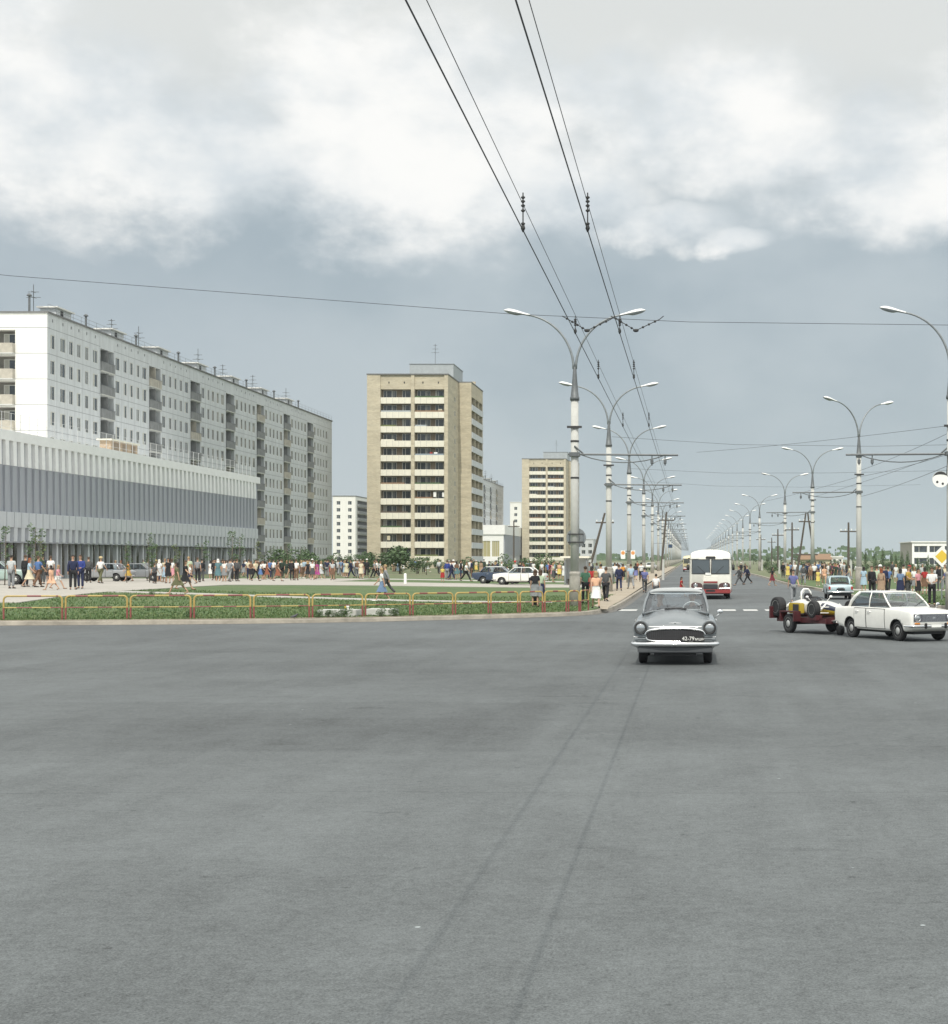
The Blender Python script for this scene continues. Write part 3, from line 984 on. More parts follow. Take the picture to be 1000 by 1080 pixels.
    for b0 in balc:
        for k in range(NF):
            link('balcony', bb['g' if rr.random() < 0.8 else 'w'], root, (0, b0, Z0 + k * FH))
            z = Z0 + k * FH
            wl.append(((-1.2, b0 + 0.25, z + 0.75), PI / 2, 1.4, 1.55, rr.choice((0, 2, 3))))
            wl.append(((-1.2, b0 + 2.5, z + 0.05), PI / 2, 1.7, 2.2, rr.choice((0, 0, 1))))
    eb = MB()
    eb.box(-8.0, -3.5, -0.7, -0.004, -0.12, 0.02, 0)
    eb.box(-8.0, -3.5, -0.7, -0.64, 0.02, 1.05, 1)
    eb.box(-3.55, -3.5, -0.64, -0.004, 0.02, 1.05, 1)
    em = eb.mesh('balcony', [M['concrete'], M['balc_warm']])
    for k in range(NF):
        link('balcony', em, root, (depth - depth, 0, Z0 + k * FH)) if endwall else None
        wl.append(((-5.2, 1.15, Z0 + k * FH + 0.05), 0, 1.5, 2.2, 2))
        wl.append(((-7.7, 1.15, Z0 + k * FH + 0.75), 0, 1.4, 1.5, 0))
    vis = lambda q: q[0][2] < 9 and q[0][1] < 60
    wl.sort(key=lambda q: ((1 if vis(q) else 0), q[0][1]))
    put_windows(root, wl, limit)
    return root

long_block('long white panel apartment block, nine storeys, rising behind the shop with ribbed metal front', 175.5, 7, 15.8, 2.8, limit=100)
long_block('grey panel apartment block half hidden behind the nearer beige brick tower', 492, 6, 2.5, 6.0, limit=60)

# ------------------------------------------------------------------ shopping halls clad in folded metal
def shop_hall(label, y0, y1, X=-58.0, width=34.0, detail=True):
    root = empty('shop_building', (X, y0, 0), 0, label, 'shop building')
    L = y1 - y0
    zg, z1, z2, z3, z4, zt = 3.8, 5.0, 6.3, 10.3, 12.35, 13.2
    pitch = 1.52
    wb = MB()
    # back shell, set behind the cladding; the ground floor recedes
    wb.box(-width, -0.02, 0, L, zg - 0.1, zt - 0.05, 0)
    wb.box(-width, -2.2, 1.5, L - 1.0, -0.4, zg - 0.1, 3)
    wb.build('wall', [M['alu_grey'], M['enamel_white'], M['alu_light'], M['fill_brown']], root)
    fb = MB()
    def ribs(mb, along):
        n = int((L if along == 'y' else width) / pitch)
        for i in range(n):
            u0 = i * pitch
            ua, ub, uc = u0 + 0.08, u0 + 0.80, u0 + pitch
            def T(d, u, z):
                return (d, u, z) if along == 'y' else (-u, -d, z)
            def slab(a, b, zl_, zh, dl, dh, m, base=0.0):
                # rib between u=a..b with outer face leaning from dl (low) to dh (high)
                p = [T(base, a, zl_), T(base, b, zl_), T(dl, b, zl_), T(dl, a, zl_), T(base, a, zh), T(base, b, zh), T(dh, b, zh), T(dh, a, zh)]
                mb.add(p, [(0, 1, 2, 3), (4, 7, 6, 5), (3, 2, 6, 7), (0, 3, 7, 4), (1, 5, 6, 2)], m)
            # troughs
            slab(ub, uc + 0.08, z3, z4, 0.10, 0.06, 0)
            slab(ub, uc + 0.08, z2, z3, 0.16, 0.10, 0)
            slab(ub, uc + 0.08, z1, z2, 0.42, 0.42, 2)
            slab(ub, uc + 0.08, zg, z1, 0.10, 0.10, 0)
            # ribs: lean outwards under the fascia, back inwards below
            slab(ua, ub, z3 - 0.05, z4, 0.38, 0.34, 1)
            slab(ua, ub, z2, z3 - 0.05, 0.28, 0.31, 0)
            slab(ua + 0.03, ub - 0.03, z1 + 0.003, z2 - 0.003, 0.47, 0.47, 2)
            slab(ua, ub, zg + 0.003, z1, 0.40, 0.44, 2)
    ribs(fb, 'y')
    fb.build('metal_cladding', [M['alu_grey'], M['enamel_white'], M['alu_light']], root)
    ff = MB()
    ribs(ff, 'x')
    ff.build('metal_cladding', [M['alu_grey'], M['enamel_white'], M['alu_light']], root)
    fa = MB()
    fa.box(-width, 0.36, -0.36, L + 0.1, z4, zt, 0)
    fa.build('fascia', [M['enamel_white']], root)
    gl = MB()
    for zz in (1.0,):
        gl.box(-0.76, -0.66, 1.5, L - 1, 0.0, 0.8, 1)
    gl.quad((-0.7, 1.5, 0.8), (-0.7, L - 1, 0.8), (-0.7, L - 1, zg - 0.12), (-0.7, 1.5, zg - 0.12), 0)
    gl.build('shop_window', [M['shop_pane'], M['alu_grey']], root)
    cl = MB()
    cl.box(-0.12, 0.16, -0.07, 0.07, -0.4, zg - 0.004, 0)
    cm = cl.mesh('mullion', [M['alu_light']])
    c2 = MB()
    c2.box(-0.2, 0.2, -0.2, 0.2, -0.4, zg - 0.004, 0)
    c2m = c2.mesh('column', [M['alu_light']])
    yy = 2.0
    i = 0
    while yy < L - 1:
        if i % 5 == 0: link('column', c2m, root, (-0.3, yy, 0))
        else: link('mullion', cm, root, (-0.5, yy, 0))
        yy += 1.55
        i += 1
    sb = MB()
    sb.box(-width, 0.3, 0.0, L, zg - 0.1, zg - 0.004, 0)
    sb.build('soffit', [M['alu_grey']], root)
    if detail:
        rl = MB()
        for yy in frange(0.5, L - 0.5, 1.9):
            rl.tube([(-0.8, yy, zt), (-0.8, yy, zt + 1.75)], 0.03, 5)
        for zz in (0.5, 1.1, 1.72):
            rl.tube([(-0.8, 0.5, zt + zz), (-0.8, L - 0.5, zt + zz)], 0.013, 4)
        rl.build('roof_railing', M['rim_silver0'], root)
        rb = MB()
        rb.box(-4.2, -3.0, 85.7, 93.9, zt - 0.05, zt + 1.6, 0)
        rb.box(-4.4, -2.8, 85.4, 94.2, zt + 1.6, zt + 1.75, 1)
        for k in range(3):
            rb.box(-3.0, -2.97, 86.6 + 2.6 * k, 88 + 2.6 * k, zt + 0.5, zt + 1.4, 2)
        rb.build('roof_house', [M['rust_brick'], M['parapet_white'], M['fill_brown']], root)
    return root

shop_hall('long shop hall with ribbed grey metal front and white fascia, behind the crowded plaza', 84, 216)
# the second hall shows its glazed narrow end
def end_hall():
    root = empty('shop_building', (-61, 527, 0), 0, 'far white shop hall with yellowish end windows, between the two beige towers', 'shop building')
    wb = MB()
    L, width = 92, 14
    facade(wb, (-width, 0, -0.5), (1, 0, 0), (0, -1, 0), width, 13.7, [(1.2, 4.6, 3.5, 8.6, 0.3), (5.2, 9.6, 3.5, 8.6, 0.3), (10.2, 12.6, 3.5, 8.6, 0.3)], 0, 0.3)
    facade(wb, (0, 0, -0.5), (0, 1, 0), (1, 0, 0), L, 13.7, [], 1)
    wb.quad((-width, L, -0.5), (0, L, -0.5), (0, L, 13.2), (-width, L, 13.2), 0)
    wb.quad((-width, 0, -0.5), (-width, L, -0.5), (-width, L, 13.2), (-width, 0, 13.2), 0)
    wb.build('wall', [M['enamel_white'], M['alu_grey']], root)
    fa = MB()
    fa.box(-width - 0.3, 0.4, -0.4, L, 10.2, 13.3, 0)
    fa.build('fascia', [M['enamel_white']], root)
    for x0, w_ in ((-width + 1.2, 3.4), (-width + 5.2, 4.4), (-width + 10.2, 2.4)):
        m = MB()
        m.box(0, w_, 0.2, 0.26, 0, 5.1, 1)
        for k in range(4):
            m.box(w_ * k / 4 - 0.05, w_ * k / 4 + 0.05, 0.1, 0.2, 0, 5.1, 0)
        m.build('window', [M['frame_white'], mat('yellow_blind', (0.42, 0.38, 0.20), 0.6)], root, (x0, 0, 3.0))
    rib = MB()
    for i in range(58):
        rib.box(0.003, 0.3, 1 + i * 1.55, 1.75 + i * 1.55, 3.5, 10.2, 0)
    rib.build('metal_cladding', [M['alu_grey']], root)
end_hall()

# ------------------------------------------------------------------ brick towers
def tower(label, X, Y):
    """X is the right edge of the front block, Y its front"""
    root = empty('brick_tower', (X, Y, 0), 0, label, 'apartment tower', 'twelve-storey beige brick towers')
    W, D, FH, NF = 15.7, 14.0, 2.8, 12
    zt, zf = 38.0, 1.9           # roof, first floor level
    b = -0.5
    wb = MB()
    cols = [(-W + 2.6, 5.9), (-W + 9.2, 5.75)]
    rects = []
    for x0, w_ in cols:
        for k in range(NF):
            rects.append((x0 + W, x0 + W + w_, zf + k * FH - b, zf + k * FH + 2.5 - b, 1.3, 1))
        for xx in (1.6, 4.6):
            rects.append((x0 + W + xx - 0.12, x0 + W + xx + 0.12, 36.3 - b, 36.7 - b, 0.1, 2))
    facade(wb, (-W, 0, b), (1, 0, 0), (0, -1, 0), W, zt - b, rects, 0)
    sr = [(8.4, 9.8, zf + k * FH + 0.9 - b, zf + k * FH + 1.9 - b, 0.05) for k in range(NF)]
    facade(wb, (0, 0, b), (0, 1, 0), (1, 0, 0), D, zt - b, sr, 0)
    # wing set back to the right with loggias on its long side
    WX, WD = 2.6, 18.0
    zw = zt
    facade(wb, (0, D, b), (1, 0, 0), (0, -1, 0), WX, zw - b, [], 0)
    wr = []
    for k in range(NF):
        for c in range(3):
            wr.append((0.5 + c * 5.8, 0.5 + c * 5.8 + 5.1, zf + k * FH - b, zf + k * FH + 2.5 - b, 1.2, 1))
    facade(wb, (WX, D, b), (0, 1, 0), (1, 0, 0), WD, zw - b, wr, 0)
    wb.quad((-W, D + WD, b), (WX, D + WD, b), (WX, D + WD, zt), (-W, D + WD, zt), 0)
    wb.quad((-W, 0, b), (-W, D + WD, b), (-W, D + WD, zt), (-W, 0, zt), 0)
    # brick piers standing slightly proud, as the real elevation is layered
    wb.box(-W - 0.004, -W + 2.58, -0.25, -0.003, b, zt, 0)
    wb.box(-W + 8.52, -W + 9.18, -0.25, -0.003, b, zt, 0)
    wb.box(-0.72, 0.004, -0.25, -0.003, b, zt, 0)
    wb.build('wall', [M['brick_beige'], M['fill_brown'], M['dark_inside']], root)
    rf = MB()
    rf.box(-W - 0.1, 0.12, -0.35, D, zt, zt + 0.22, 0)
    rf.box(-W - 0.1, WX + 0.1, D + 0.003, D + WD + 0.1, zt, zt + 0.22, 0)
    rf.box(WX - 0.9, WX + 0.02, D + 6.0, D + 6.5, zt + 0.22, zt + 0.9, 1)
    rf.build('roof', [M['roof_dark'], M['brick_beige']], root)
    ph = MB()
    ph.box(-8.7, 0.0, 7, 20, zt + 0.22, zt + 2.9, 0)
    ph.box(-8.8, 0.1, 6.9, 20.1, zt + 2.9, zt + 3.02, 1)
    ph.build('roof_house', [M['zinc'], M['steel_grey']], root)
    antenna(root, -4.4, 12, zt + 3.0, 4.6, 3)
    # parapets
    for x0, w_ in cols:
        p = MB()
        p.box(x0, x0 + w_, -0.16, -0.02, -0.28, 0.92, 0)
        for k in range(1, 5):
            p.box(x0 + w_ * k / 5 - 0.02, x0 + w_ * k / 5 + 0.02, -0.164, -0.158, -0.26, 0.9, 1)
        me = p.mesh('balcony_parapet', [M['parapet_white'], M['seam']])
        for k in range(NF):
            link('balcony_parapet', me, root, (0, 0, zf + k * FH))
    p = MB()
    p.box(WX + 0.02, WX + 0.14, 0.3, WD - 0.3, -0.28, 0.92, 0)
    me = p.mesh('balcony_parapet', [M['tile_panel']])
    for k in range(NF):
        link('balcony_parapet', me, root, (0, D, zf + k * FH))
    # coloured balcony screens and flower boxes set on some parapets
    for (c, k, ma_, fr) in ((0, 10, 'zinc', 1), (1, 10, 'brown_roof', 1), (1, 11, 'leaf_b', 1), (0, 9, 'leaf_y', 0.5), (1, 9, 'zinc', 0.4), (0, 8, 'parapet_white', 0.45),
                            (1, 7, 'glass_screen', 1), (1, 5, 'leaf_b', 0.9), (0, 5, 'brown_roof', 0.8), (0, 3, 'seat_brown', 0.9), (1, 4, 'brown_roof', 0.6), (0, 2, 'leaf_b', 0.7), (1, 0, 'leaf_y', 0.8)):
        if ma_ not in M: M[ma_] = mat(ma_, (0.25, 0.30, 0.34), 0.5)
        x0, w_ = cols[c]
        s_ = MB()
        s_.box(x0 + 0.1, x0 + 0.1 + (w_ - 0.2) * fr, -0.13, -0.05, 0.925, 1.2, 0)
        s_.build('balcony_screen', M[ma_], root, (0, 0, zf + k * FH))
    rr = random.Random(5)
    wl = []
    for x0, w_ in cols:
        for k in range(NF):
            z = zf + k * FH
            wl.append(((x0 + 0.3, 1.22, z + 0.85), 0, 1.7, 1.55, rr.choice((0, 0, 2))))
            wl.append(((x0 + 2.05, 1.22, z + 0.05), 0, 0.8, 2.3, 0))
            wl.append(((x0 + w_ - 1.9, 1.22, z + 0.05), 0, 1.6, 2.35, rr.choice((0, 0, 4))))
    n = len(wl)
    for k in range(NF):
        wl.append(((-0.03, D - 14 + 8.4, zf + k * FH + 0.9), PI / 2, 1.4, 1.0, 0))
    for k in range(NF):
        for c in range(3):
            wl.append(((WX - 1.12, D + 1.2 + c * 5.8, zf + k * FH + 0.7), PI / 2, 2.4, 1.6, 0))
    put_windows(root, wl, 100)
    return root

tower('larger and nearer of two beige brick towers with white balcony bands', -47.0, 313)
tower('smaller, farther beige brick tower, behind the first tall lamp post', -44.6, 578)

# washing hung out on the nearer tower's balconies
for k, (x, fl, wd, hh, cl, lab) in enumerate(((-2.9, 4, 0.55, 1.0, 'lamp_white', 'white washing hung on the right balconies of the nearer tower, left piece'), (-1.2, 4, 0.4, 0.9, 'lamp_white', 'white washing hung on the right balconies of the nearer tower, right piece'),
        (-11.9, 1, 0.6, 0.9, 'yellow_wall', 'yellowish cloth hung on a low left balcony of the nearer tower'), (-3.6, 7, 0.5, 0.5, 'lens_red', 'small red cloth laid over an upper right balcony rail'), (-2.8, 7, 0.7, 0.5, 'lamp_white', 'small white cloth beside the red one on the upper right balcony'), (-2.0, 10, 0.8, 0.5, 'brick_beige', 'beige bedding airing on a top right balcony'))):
    m = MB()
    m.smooth = True
    P_ = []
    for i in range(7):
        for j in range(5):
            P_.append((wd * i / 6, 0.05 * math.sin(i * 1.9 + j * .4) * (j / 4), hh * (1 - j / 4)))
    m.add(P_, [(i * 5 + j, (i + 1) * 5 + j, (i + 1) * 5 + j + 1, i * 5 + j + 1) for i in range(6) for j in range(4)])
    m.add([(a, b + 0.012, c) for a, b, c in P_], [(i * 5 + j + 1, (i + 1) * 5 + j + 1, (i + 1) * 5 + j, i * 5 + j) for i in range(6) for j in range(4)])
    z = 1.9 + fl * 2.8 + 0.95 + (0.25 if hh > .6 else 0.05)
    tag(m.build('laundry', M[cl] , None, (-47 + x, 313 + 0.22, z)), lab, 'laundry', 'washing on the balconies')

# ------------------------------------------------------------------ small buildings far off
def slab_house(label, px0, px1, py0, d, depth, material, cols, rows, side=None, cat='apartment block', base=0.0, wsize=(1.5, 1.5), skip=0.0):
    k = d / FPX
    x0, x1 = (px0 - VX) * k, (px1 - VX) * k
    zt = CAMZ - (py0 - VY) * k
    W = x1 - x0
    root = empty('distant_house', (x0, d, 0), 0, label, cat)
    wb = MB()
    rects = []
    fh = (zt - 1.2 - 1.0) / rows
    for i in range(cols):
        for j in range(rows):
            u = W * (i + 0.5) / cols - wsize[0] / 2
            v = 1.6 + j * fh
            rects.append((u, u + wsize[0], v + 0.5, v + 0.5 + wsize[1], 0.3))
    facade(wb, (0, 0, -0.5), (1, 0, 0), (0, -1, 0), W, zt + 0.5, rects, 0)
    sr = []
    if side:
        for j in range(rows):
            sr.append((depth * 0.08, depth * 0.92, 1.6 + j * fh + 0.9, 1.6 + j * fh + 2.5, 1.2, 1))
    facade(wb, (W, 0, -0.5), (0, 1, 0), (1, 0, 0), depth, zt + 0.5, sr, 0)
    wb.quad((0, 0, -0.5), (0, depth, -0.5), (0, depth, zt), (0, 0, zt))
    wb.quad((0, depth, -0.5), (W, depth, -0.5), (W, depth, zt), (0, depth, zt))
    wb.build('wall', [material, M['dark_inside']], root)
    rf = MB()
    rf.box(-0.2, W + 0.2, -0.2, depth + 0.2, zt, zt + 0.3)
    rf.build('roof', M['roof_dark'] if side else material, root)
    if side:
        for j in range(rows):
            p = MB()
            p.box(W + 0.01, W + 0.7, depth * 0.08, depth * 0.92, 1.1 + j * fh - 0.2, 1.1 + j * fh + 0.95)
            p.build('balcony', M['balc_grey'], root)
    wl = [((r[0], 0.24, r[2] - 0.5), 0, wsize[0], wsize[1], 0) for r in rects]
    put_windows(root, wl, 100)
    return root

slab_house('bright white slab block with two window columns, left of the nearer tower', 351, 375, 523.5, 661, 46, M['white_panel'], 2, 9, True)
slab_house('small white block showing between the white slab and the nearer tower', 379, 397, 540, 820, 12, M['white_panel'], 2, 8)
slab_house('narrow white block peeping over the far shop hall', 538, 550, 530, 800, 14, M['white_panel'], 1, 9)
slab_house('low grey block with white top right of the farther tower', 612, 626, 569, 640, 20, M['tile_panel'], 2, 3)

def flat_modern():
    d = 390
    k = d / FPX
    x0 = (962 - VX) * k
    root = empty('office_building', (x0, d, 0), 0, 'low white building with ribbon windows behind the right-hand crowd', 'office building')
    W, D, zt = 60, 22, 6.25
    wb = MB()
    rects, sr = [], []
    for i in range(16):
        for v in (0.9, 3.8):
            rects.append((0.5 + i * 3.7, 0.5 + i * 3.7 + 3.2, v + 0.5, v + 2.1, 0.3))
    facade(wb, (0, 0, -0.5), (1, 0, 0), (0, -1, 0), W, zt + 0.5, rects, 0)
    wb.quad((0, 0, -0.5), (0, D, -0.5), (0, D, zt), (0, 0, zt), 1)
    wb.quad((W, 0, -0.5), (W, D, -0.5), (W, D, zt), (W, 0, zt), 0)
    wb.quad((0, D, -0.5), (W, D, -0.5), (W, D, zt), (0, D, zt), 0)
    wb.build('wall', [M['enamel_white'], M['concrete_old']], root)
    rf = MB()
    rf.box(-0.3, W + 0.3, -0.3, D + 0.3, zt, zt + 0.25)
    rf.build('roof', M['enamel_white'], root)
    put_windows(root, [((r[0], 0.24, r[2] - 0.5), 0, 3.2, 1.6, 0) for r in rects], 100)
flat_modern()

def yellow_house():
    d = 360
    k = d / FPX
    x0, x1 = (846 - VX) * k, (876 - VX) * k
    root = empty('low_house', (x0, d, 0), 0, 'low yellowish house with brown roof behind the right-hand lamp posts', 'house')
    W = x1 - x0
    wb = MB()
    rects = [(0.8 + i * 1.5, 1.6 + i * 1.5, 1.3, 2.3, 0.2) for i in range(int((W - 0.8) / 1.5))]
    facade(wb, (0, 0, -0.5), (1, 0, 0), (0, -1, 0), W, 2.6, rects, 0)
    for a, b in (((0, 0), (0, 9)), ((W, 0), (W, 9)), ((0, 9), (W, 9))):
        wb.quad((a[0], a[1], -0.5), (b[0], b[1], -0.5), (b[0], b[1], 2.1), (a[0], a[1], 2.1))
    wb.build('wall', M['yellow_wall'], root)
    rf = MB()
    rf.prism([(-0.4, 2.1), (9.4, 2.1), (4.5, 3.4)], -0.4, W + 0.4, 'x')
    rf.build('roof', M['brown_roof'], root)
    put_windows(root, [((r[0], 0.16, r[2] - 0.5), 0, 0.8, 1.0, 0) for r in rects])
yellow_house()
slab_house('small white annex right of the low yellow house', 877, 889, 588, 362, 8, M['white_panel'], 2, 1, cat='house', wsize=(0.7, 0.6))

# bus shelter behind the first lamp post
def shelter():
    d = 128
    p = at(608, 610, d)
    root = empty('bus_shelter', (p.x, d, zl(p.x, d)), 0, 'pale flat-roofed bus shelter behind the first tall lamp post', 'bus shelter')
    m = MB()
    m.box(-1.2, 1.1, -1.0, 1.2, 2.15, 2.3)
    m.build('roof', M['parapet_white'], root)
    m = MB()
    m.box(-0.9, 0.9, 1.0, 1.08, 0, 2.146)
    m.build('back_wall', M['tile_panel'], root)
    m = MB()
    m.box(-0.9, -0.84, -0.7, 0.996, 0.2, 2.0)
    m.build('side_panel', M['tile_panel'], root)
    for x in (-0.85, 0.85):
        m = MB()
        m.tube([(x, -0.8, -0.1), (x, -0.8, 2.146)], 0.05, 6)
        m.build('post', M['steel_grey'], root)
    m = MB()
    m.box(-0.75, 0.75, 0.4, 0.8, 0.42, 0.48)
    m.box(-0.7, -0.62, 0.45, 0.75, 0, 0.42)
    m.box(0.62, 0.7, 0.45, 0.75, 0, 0.42)
    m.build('bench', M['wood_pole'], root)
shelter()
# ------------------------------------------------------------------ lamp posts
def lamp_parts():
    out = {}
    m = MB(); m.smooth = True
    m.lathe([(0.20, 1.55), (0.185, 5), (0.17, 9.55)], 14)
    out['pole'] = m.mesh('pole', [M['concrete']])
    m = MB(); m.smooth = True
    m.lathe([(0.25, -0.3), (0.25, 1.35), (0.235, 1.42), (0.255, 1.46), (0.255, 1.55), (0.2, 1.6)], 14)
    out['pole_base'] = m.mesh('pole_base', [M['concrete_old']])
    m = MB(); m.smooth = True
    m.lathe([(0.215, 9.45), (0.215, 9.6), (0.19, 9.62), (0.13, 10.2), (0.075, 10.95), (0.06, 11.0)], 14)
    out['steel_shaft'] = m.mesh('steel_shaft', [M['steel_dark']])
    m = MB(); m.smooth = True
    pts = []
    for i in range(15):
        t = i / 14 * PI / 2 * 0.9
        pts.append((0.05 + 2.42 * (1 - math.cos(t)) , 0, 10.9 + 2.5 * math.sin(t)))
    m.tube(pts, [0.06 - 0.018 * i / 14 for i in range(15)], 8)
    out['arm'] = m.mesh('arm', [M['steel_grey']])
    ex, ez = pts[-1][0], pts[-1][2]
    m = MB(); m.smooth = True
    # luminaire: slim white hood and grey glass bowl, nose tipped up
    rt = Matrix.Rotation(R(-11), 3, 'Y')
    def sect(t):      # width, top, bottom along the head
        w_ = interp([(0, 0.05), (0.2, 0.08), (0.55, 0.17), (0.85, 0.17), (1.0, 0.05)], t)
        tp = interp([(0, 0.045), (0.3, 0.08), (0.6, 0.12), (0.85, 0.11), (1.0, 0.02)], t)
        bt = interp([(0, -0.045), (0.3, -0.05), (0.5, -0.12), (0.85, -0.09), (1.0, -0.02)], t)
        return w_, tp, bt
    def shell(mb, lo, hi, mi):
        rows = []
        for i in range(17):
            t = i / 16
            w_, tp, bt = sect(t)
            row = []
            for j in range(9):
                a = lo + (hi - lo) * j / 8
                h = tp if math.sin(a) >= 0 else -bt
                q = rt @ Vector((t * 1.22 - 0.04, math.cos(a) * w_, math.sin(a) * h))
                row.append(q + Vector((ex, 0, ez)))
            rows.append(row)
        pts_ = [p for r_ in rows for p in r_]
        mb.add(pts_, [(i * 9 + j, i * 9 + j + 1, (i + 1) * 9 + j + 1, (i + 1) * 9 + j) for i in range(16) for j in range(8)], mi)
    shell(m, 0, PI, 0)
    out['lamp_hood'] = m.mesh('lamp_hood', [M['lamp_white']])
    m = MB(); m.smooth = True
    shell(m, PI, 2 * PI, 0)
    out['lamp_glass'] = m.mesh('lamp_glass', [M['lamp_glass']])
    m = MB()
    for z in (5.9,):
        m.lathe([(0.18, z - 0.04), (0.198, z - 0.04), (0.198, z + 0.04), (0.18, z + 0.04)], 10)
    m.box(-0.34, 0.34, -0.24, -0.19, 8.17, 8.27)
    m.lathe([(0.17, 7.54), (0.196, 7.54), (0.196, 7.62), (0.17, 7.62)], 10)
    m.lathe([(0.17, 8.17), (0.192, 8.17), (0.192, 8.27), (0.17, 8.27)], 10)
    out['pole_band'] = m.mesh('pole_band', [M['iron']])
    m = MB()
    m.tube([(-0.3, -0.2, 6.97), (4.75, -0.2, 6.93)], 0.05, 6)
    m.tube([(0.0, -0.2, 7.35), (0.4, -0.2, 7.0)], 0.04, 5)
    pts = [(0.3 + 3.9 * i / 8, -0.2, 6.95 - 0.36 * math.sin(PI * i / 8) ** 0.8) for i in range(9)]
    m.tube(pts, 0.025, 5)
    m.box(-0.24, 0.24, -0.3, 0.24, 6.88, 7.06)
    for xx in (3.55, 4.15):
        m.tube([(xx, -0.2, 6.95), (xx, -0.2, 6.45)], 0.025, 4)
        m.lathe([(0.02, 6.5), (0.07, 6.55), (0.07, 6.7), (0.02, 6.75)], 6, c=(xx, -0.2, 0))
    out['bracket_arm'] = m.mesh('bracket_arm', [M['steel_dark']])
    return out
LP = lamp_parts()
ORD = ['first', 'second', 'third', 'fourth', 'fifth', 'sixth', 'seventh', 'eighth', 'ninth', 'tenth', 'eleventh', 'twelfth', 'thirteenth', 'fourteenth', 'fifteenth',
       'sixteenth', 'seventeenth', 'eighteenth', 'nineteenth', 'twentieth', 'twenty-first', 'twenty-second', 'twenty-third', 'twenty-fourth']
def lamp_post(x, y, label, group, arm=0, turn=0.0, zs=1.0):
    root = empty('street_lamp', (x, y, zl(x, y) if x < 0 else 0.15), 0, label, 'street lamp', group)
    for k in ('pole', 'pole_base', 'steel_shaft'): link(k, LP[k], root)
    for a in (0, PI):
        link('arm', LP['arm'], root, None, a + turn)
        h = link('lamp_head', LP['lamp_hood'], root, None, a + turn)
        link('lamp_glass', LP['lamp_glass'], h)
    link('pole_band', LP['pole_band'], root)
    if arm:
        link('bracket_arm', LP['bracket_arm'], root, None, 0 if arm > 0 else PI)
    return root

LEFT = [74, 105, 140, 184] + [226 + 42 * i for i in range(18)]
for i, y in enumerate(LEFT):
    far = 'nearest and tallest-looking' if i == 0 else ORD[i]
    lab = ('nearest double-armed street lamp on a concrete pole, with round sign, left of the grey car' if i == 0 else
           f'{ORD[i]} double-armed street lamp from the crossing in the row left of the road')
    lamp_post(-5.3, y, lab, 'double-armed lamps left of the avenue', 1, R((0, 3, -4, 2, -3, 4)[i % 6]))
RIGHT = [(11.85, 73.3), (12.1, 115.6), (12.6, 166), (12.7, 216)] + [(12.4, 288 + 46 * i) for i in range(15)]
for i, (x, y) in enumerate(RIGHT):
    if i == 0: lab = 'street lamp at the right edge of view, only one white head showing'
    elif i == 1: lab = 'double-armed street lamp standing behind the light blue car on the right'
    else: lab = f'{ORD[i]} double-armed street lamp from the crossing in the row right of the road'
    lamp_post(x, y, lab, 'double-armed lamps right of the avenue', -1, R((2, 34, 6, 8, 4, -5)[i] if i < 6 else 5))

# ------------------------------------------------------------------ trolley wires
def wire(name, pts, r, label, cat='overhead wire', sag=0.0, group=None):
    m = MB()
    P_ = []
    for a, b in zip(pts, pts[1:]):
        a, b = Vector(a), Vector(b)
        n = 10 if sag else max(1, int((b - a).length / 60))
        for i in range(n):
            t = i / n
            q = a.lerp(b, t)
            q.z -= sag * 4 * t * (1 - t)
            P_.append(q)
    P_.append(Vector(pts[-1]))
    m.tube(P_, r, 5)
    return tag(m.build(name, M['wire']), label, cat, group)
def run(px0, dz, far=900):
    # straight wire parallel to the avenue that passes through (px0, 0) of the photograph at height CAMZ + dz
    x = (px0 - VX) / VY * dz
    return x, CAMZ + dz
xa, za = run(428, 3.4)
xb, zb = run(544, 3.4)
xa2, za2 = run(450, 3.62)
xb2, zb2 = run(558, 3.66)
G4 = 'trolley wires above the lane'
def trol(x, z, r, lab):
    # the span holds the line straight to the first bracket, then it bends to the arms over the lane
    pts = [(x, -20, z), (x, 74, z)]
    for y in LEFT[:14]:
        pts.append((x + 0.0, y + 0.01, z))
    pts.append((x, 900, z))
    wire('trolley_wire', pts, r, lab, 'trolley wire', 0, G4)
trol(xa, za, 0.0064, 'thick lower wire of the left pair overhead')
trol(xb, zb, 0.0064, 'thick lower wire of the right pair overhead')
trol(xa2, za2, 0.0036, 'thin upper wire of the left pair overhead')
trol(xb2, zb2, 0.0036, 'thin upper wire of the right pair overhead')

def hanger(x, y, ztop, zbot, label, group):
    m = MB()
    m.tube([(x, y, ztop + 0.05), (x, y, zbot)], 0.007, 5)
    for t in (0.0, 0.12, 0.25, 0.4, 0.8, 0.92):
        z = ztop + (zbot - ztop) * t
        m.lathe([(0.007, z - 0.016), (0.022, z - 0.006), (0.022, z + 0.006), (0.007, z + 0.016)], 8, c=(x, y, 0))
    m.lathe([(0.006, zbot - 0.02), (0.024, zbot + 0.02), (0.01, zbot + 0.07)], 8, c=(x, y, 0))
    return tag(m.build('wire_hanger', M['iron']), label, 'wire hanger', group)
for k, (yy, ln) in enumerate(((16.7, 0.34), (24.3, 0.2), (30.4, 0.3), (41.5, 0.32))):
    w_ = ('nearest', 'span-wire', 'third', 'fourth')[k]
    hanger(xa, yy, za + ln, za, f'{w_} dark insulator hanger on the left pair of trolley wires', 'insulator hangers on the trolley wires')
    hanger(xb, yy, zb + ln, zb, f'{w_} dark insulator hanger on the right pair of trolley wires', 'insulator hangers on the trolley wires')

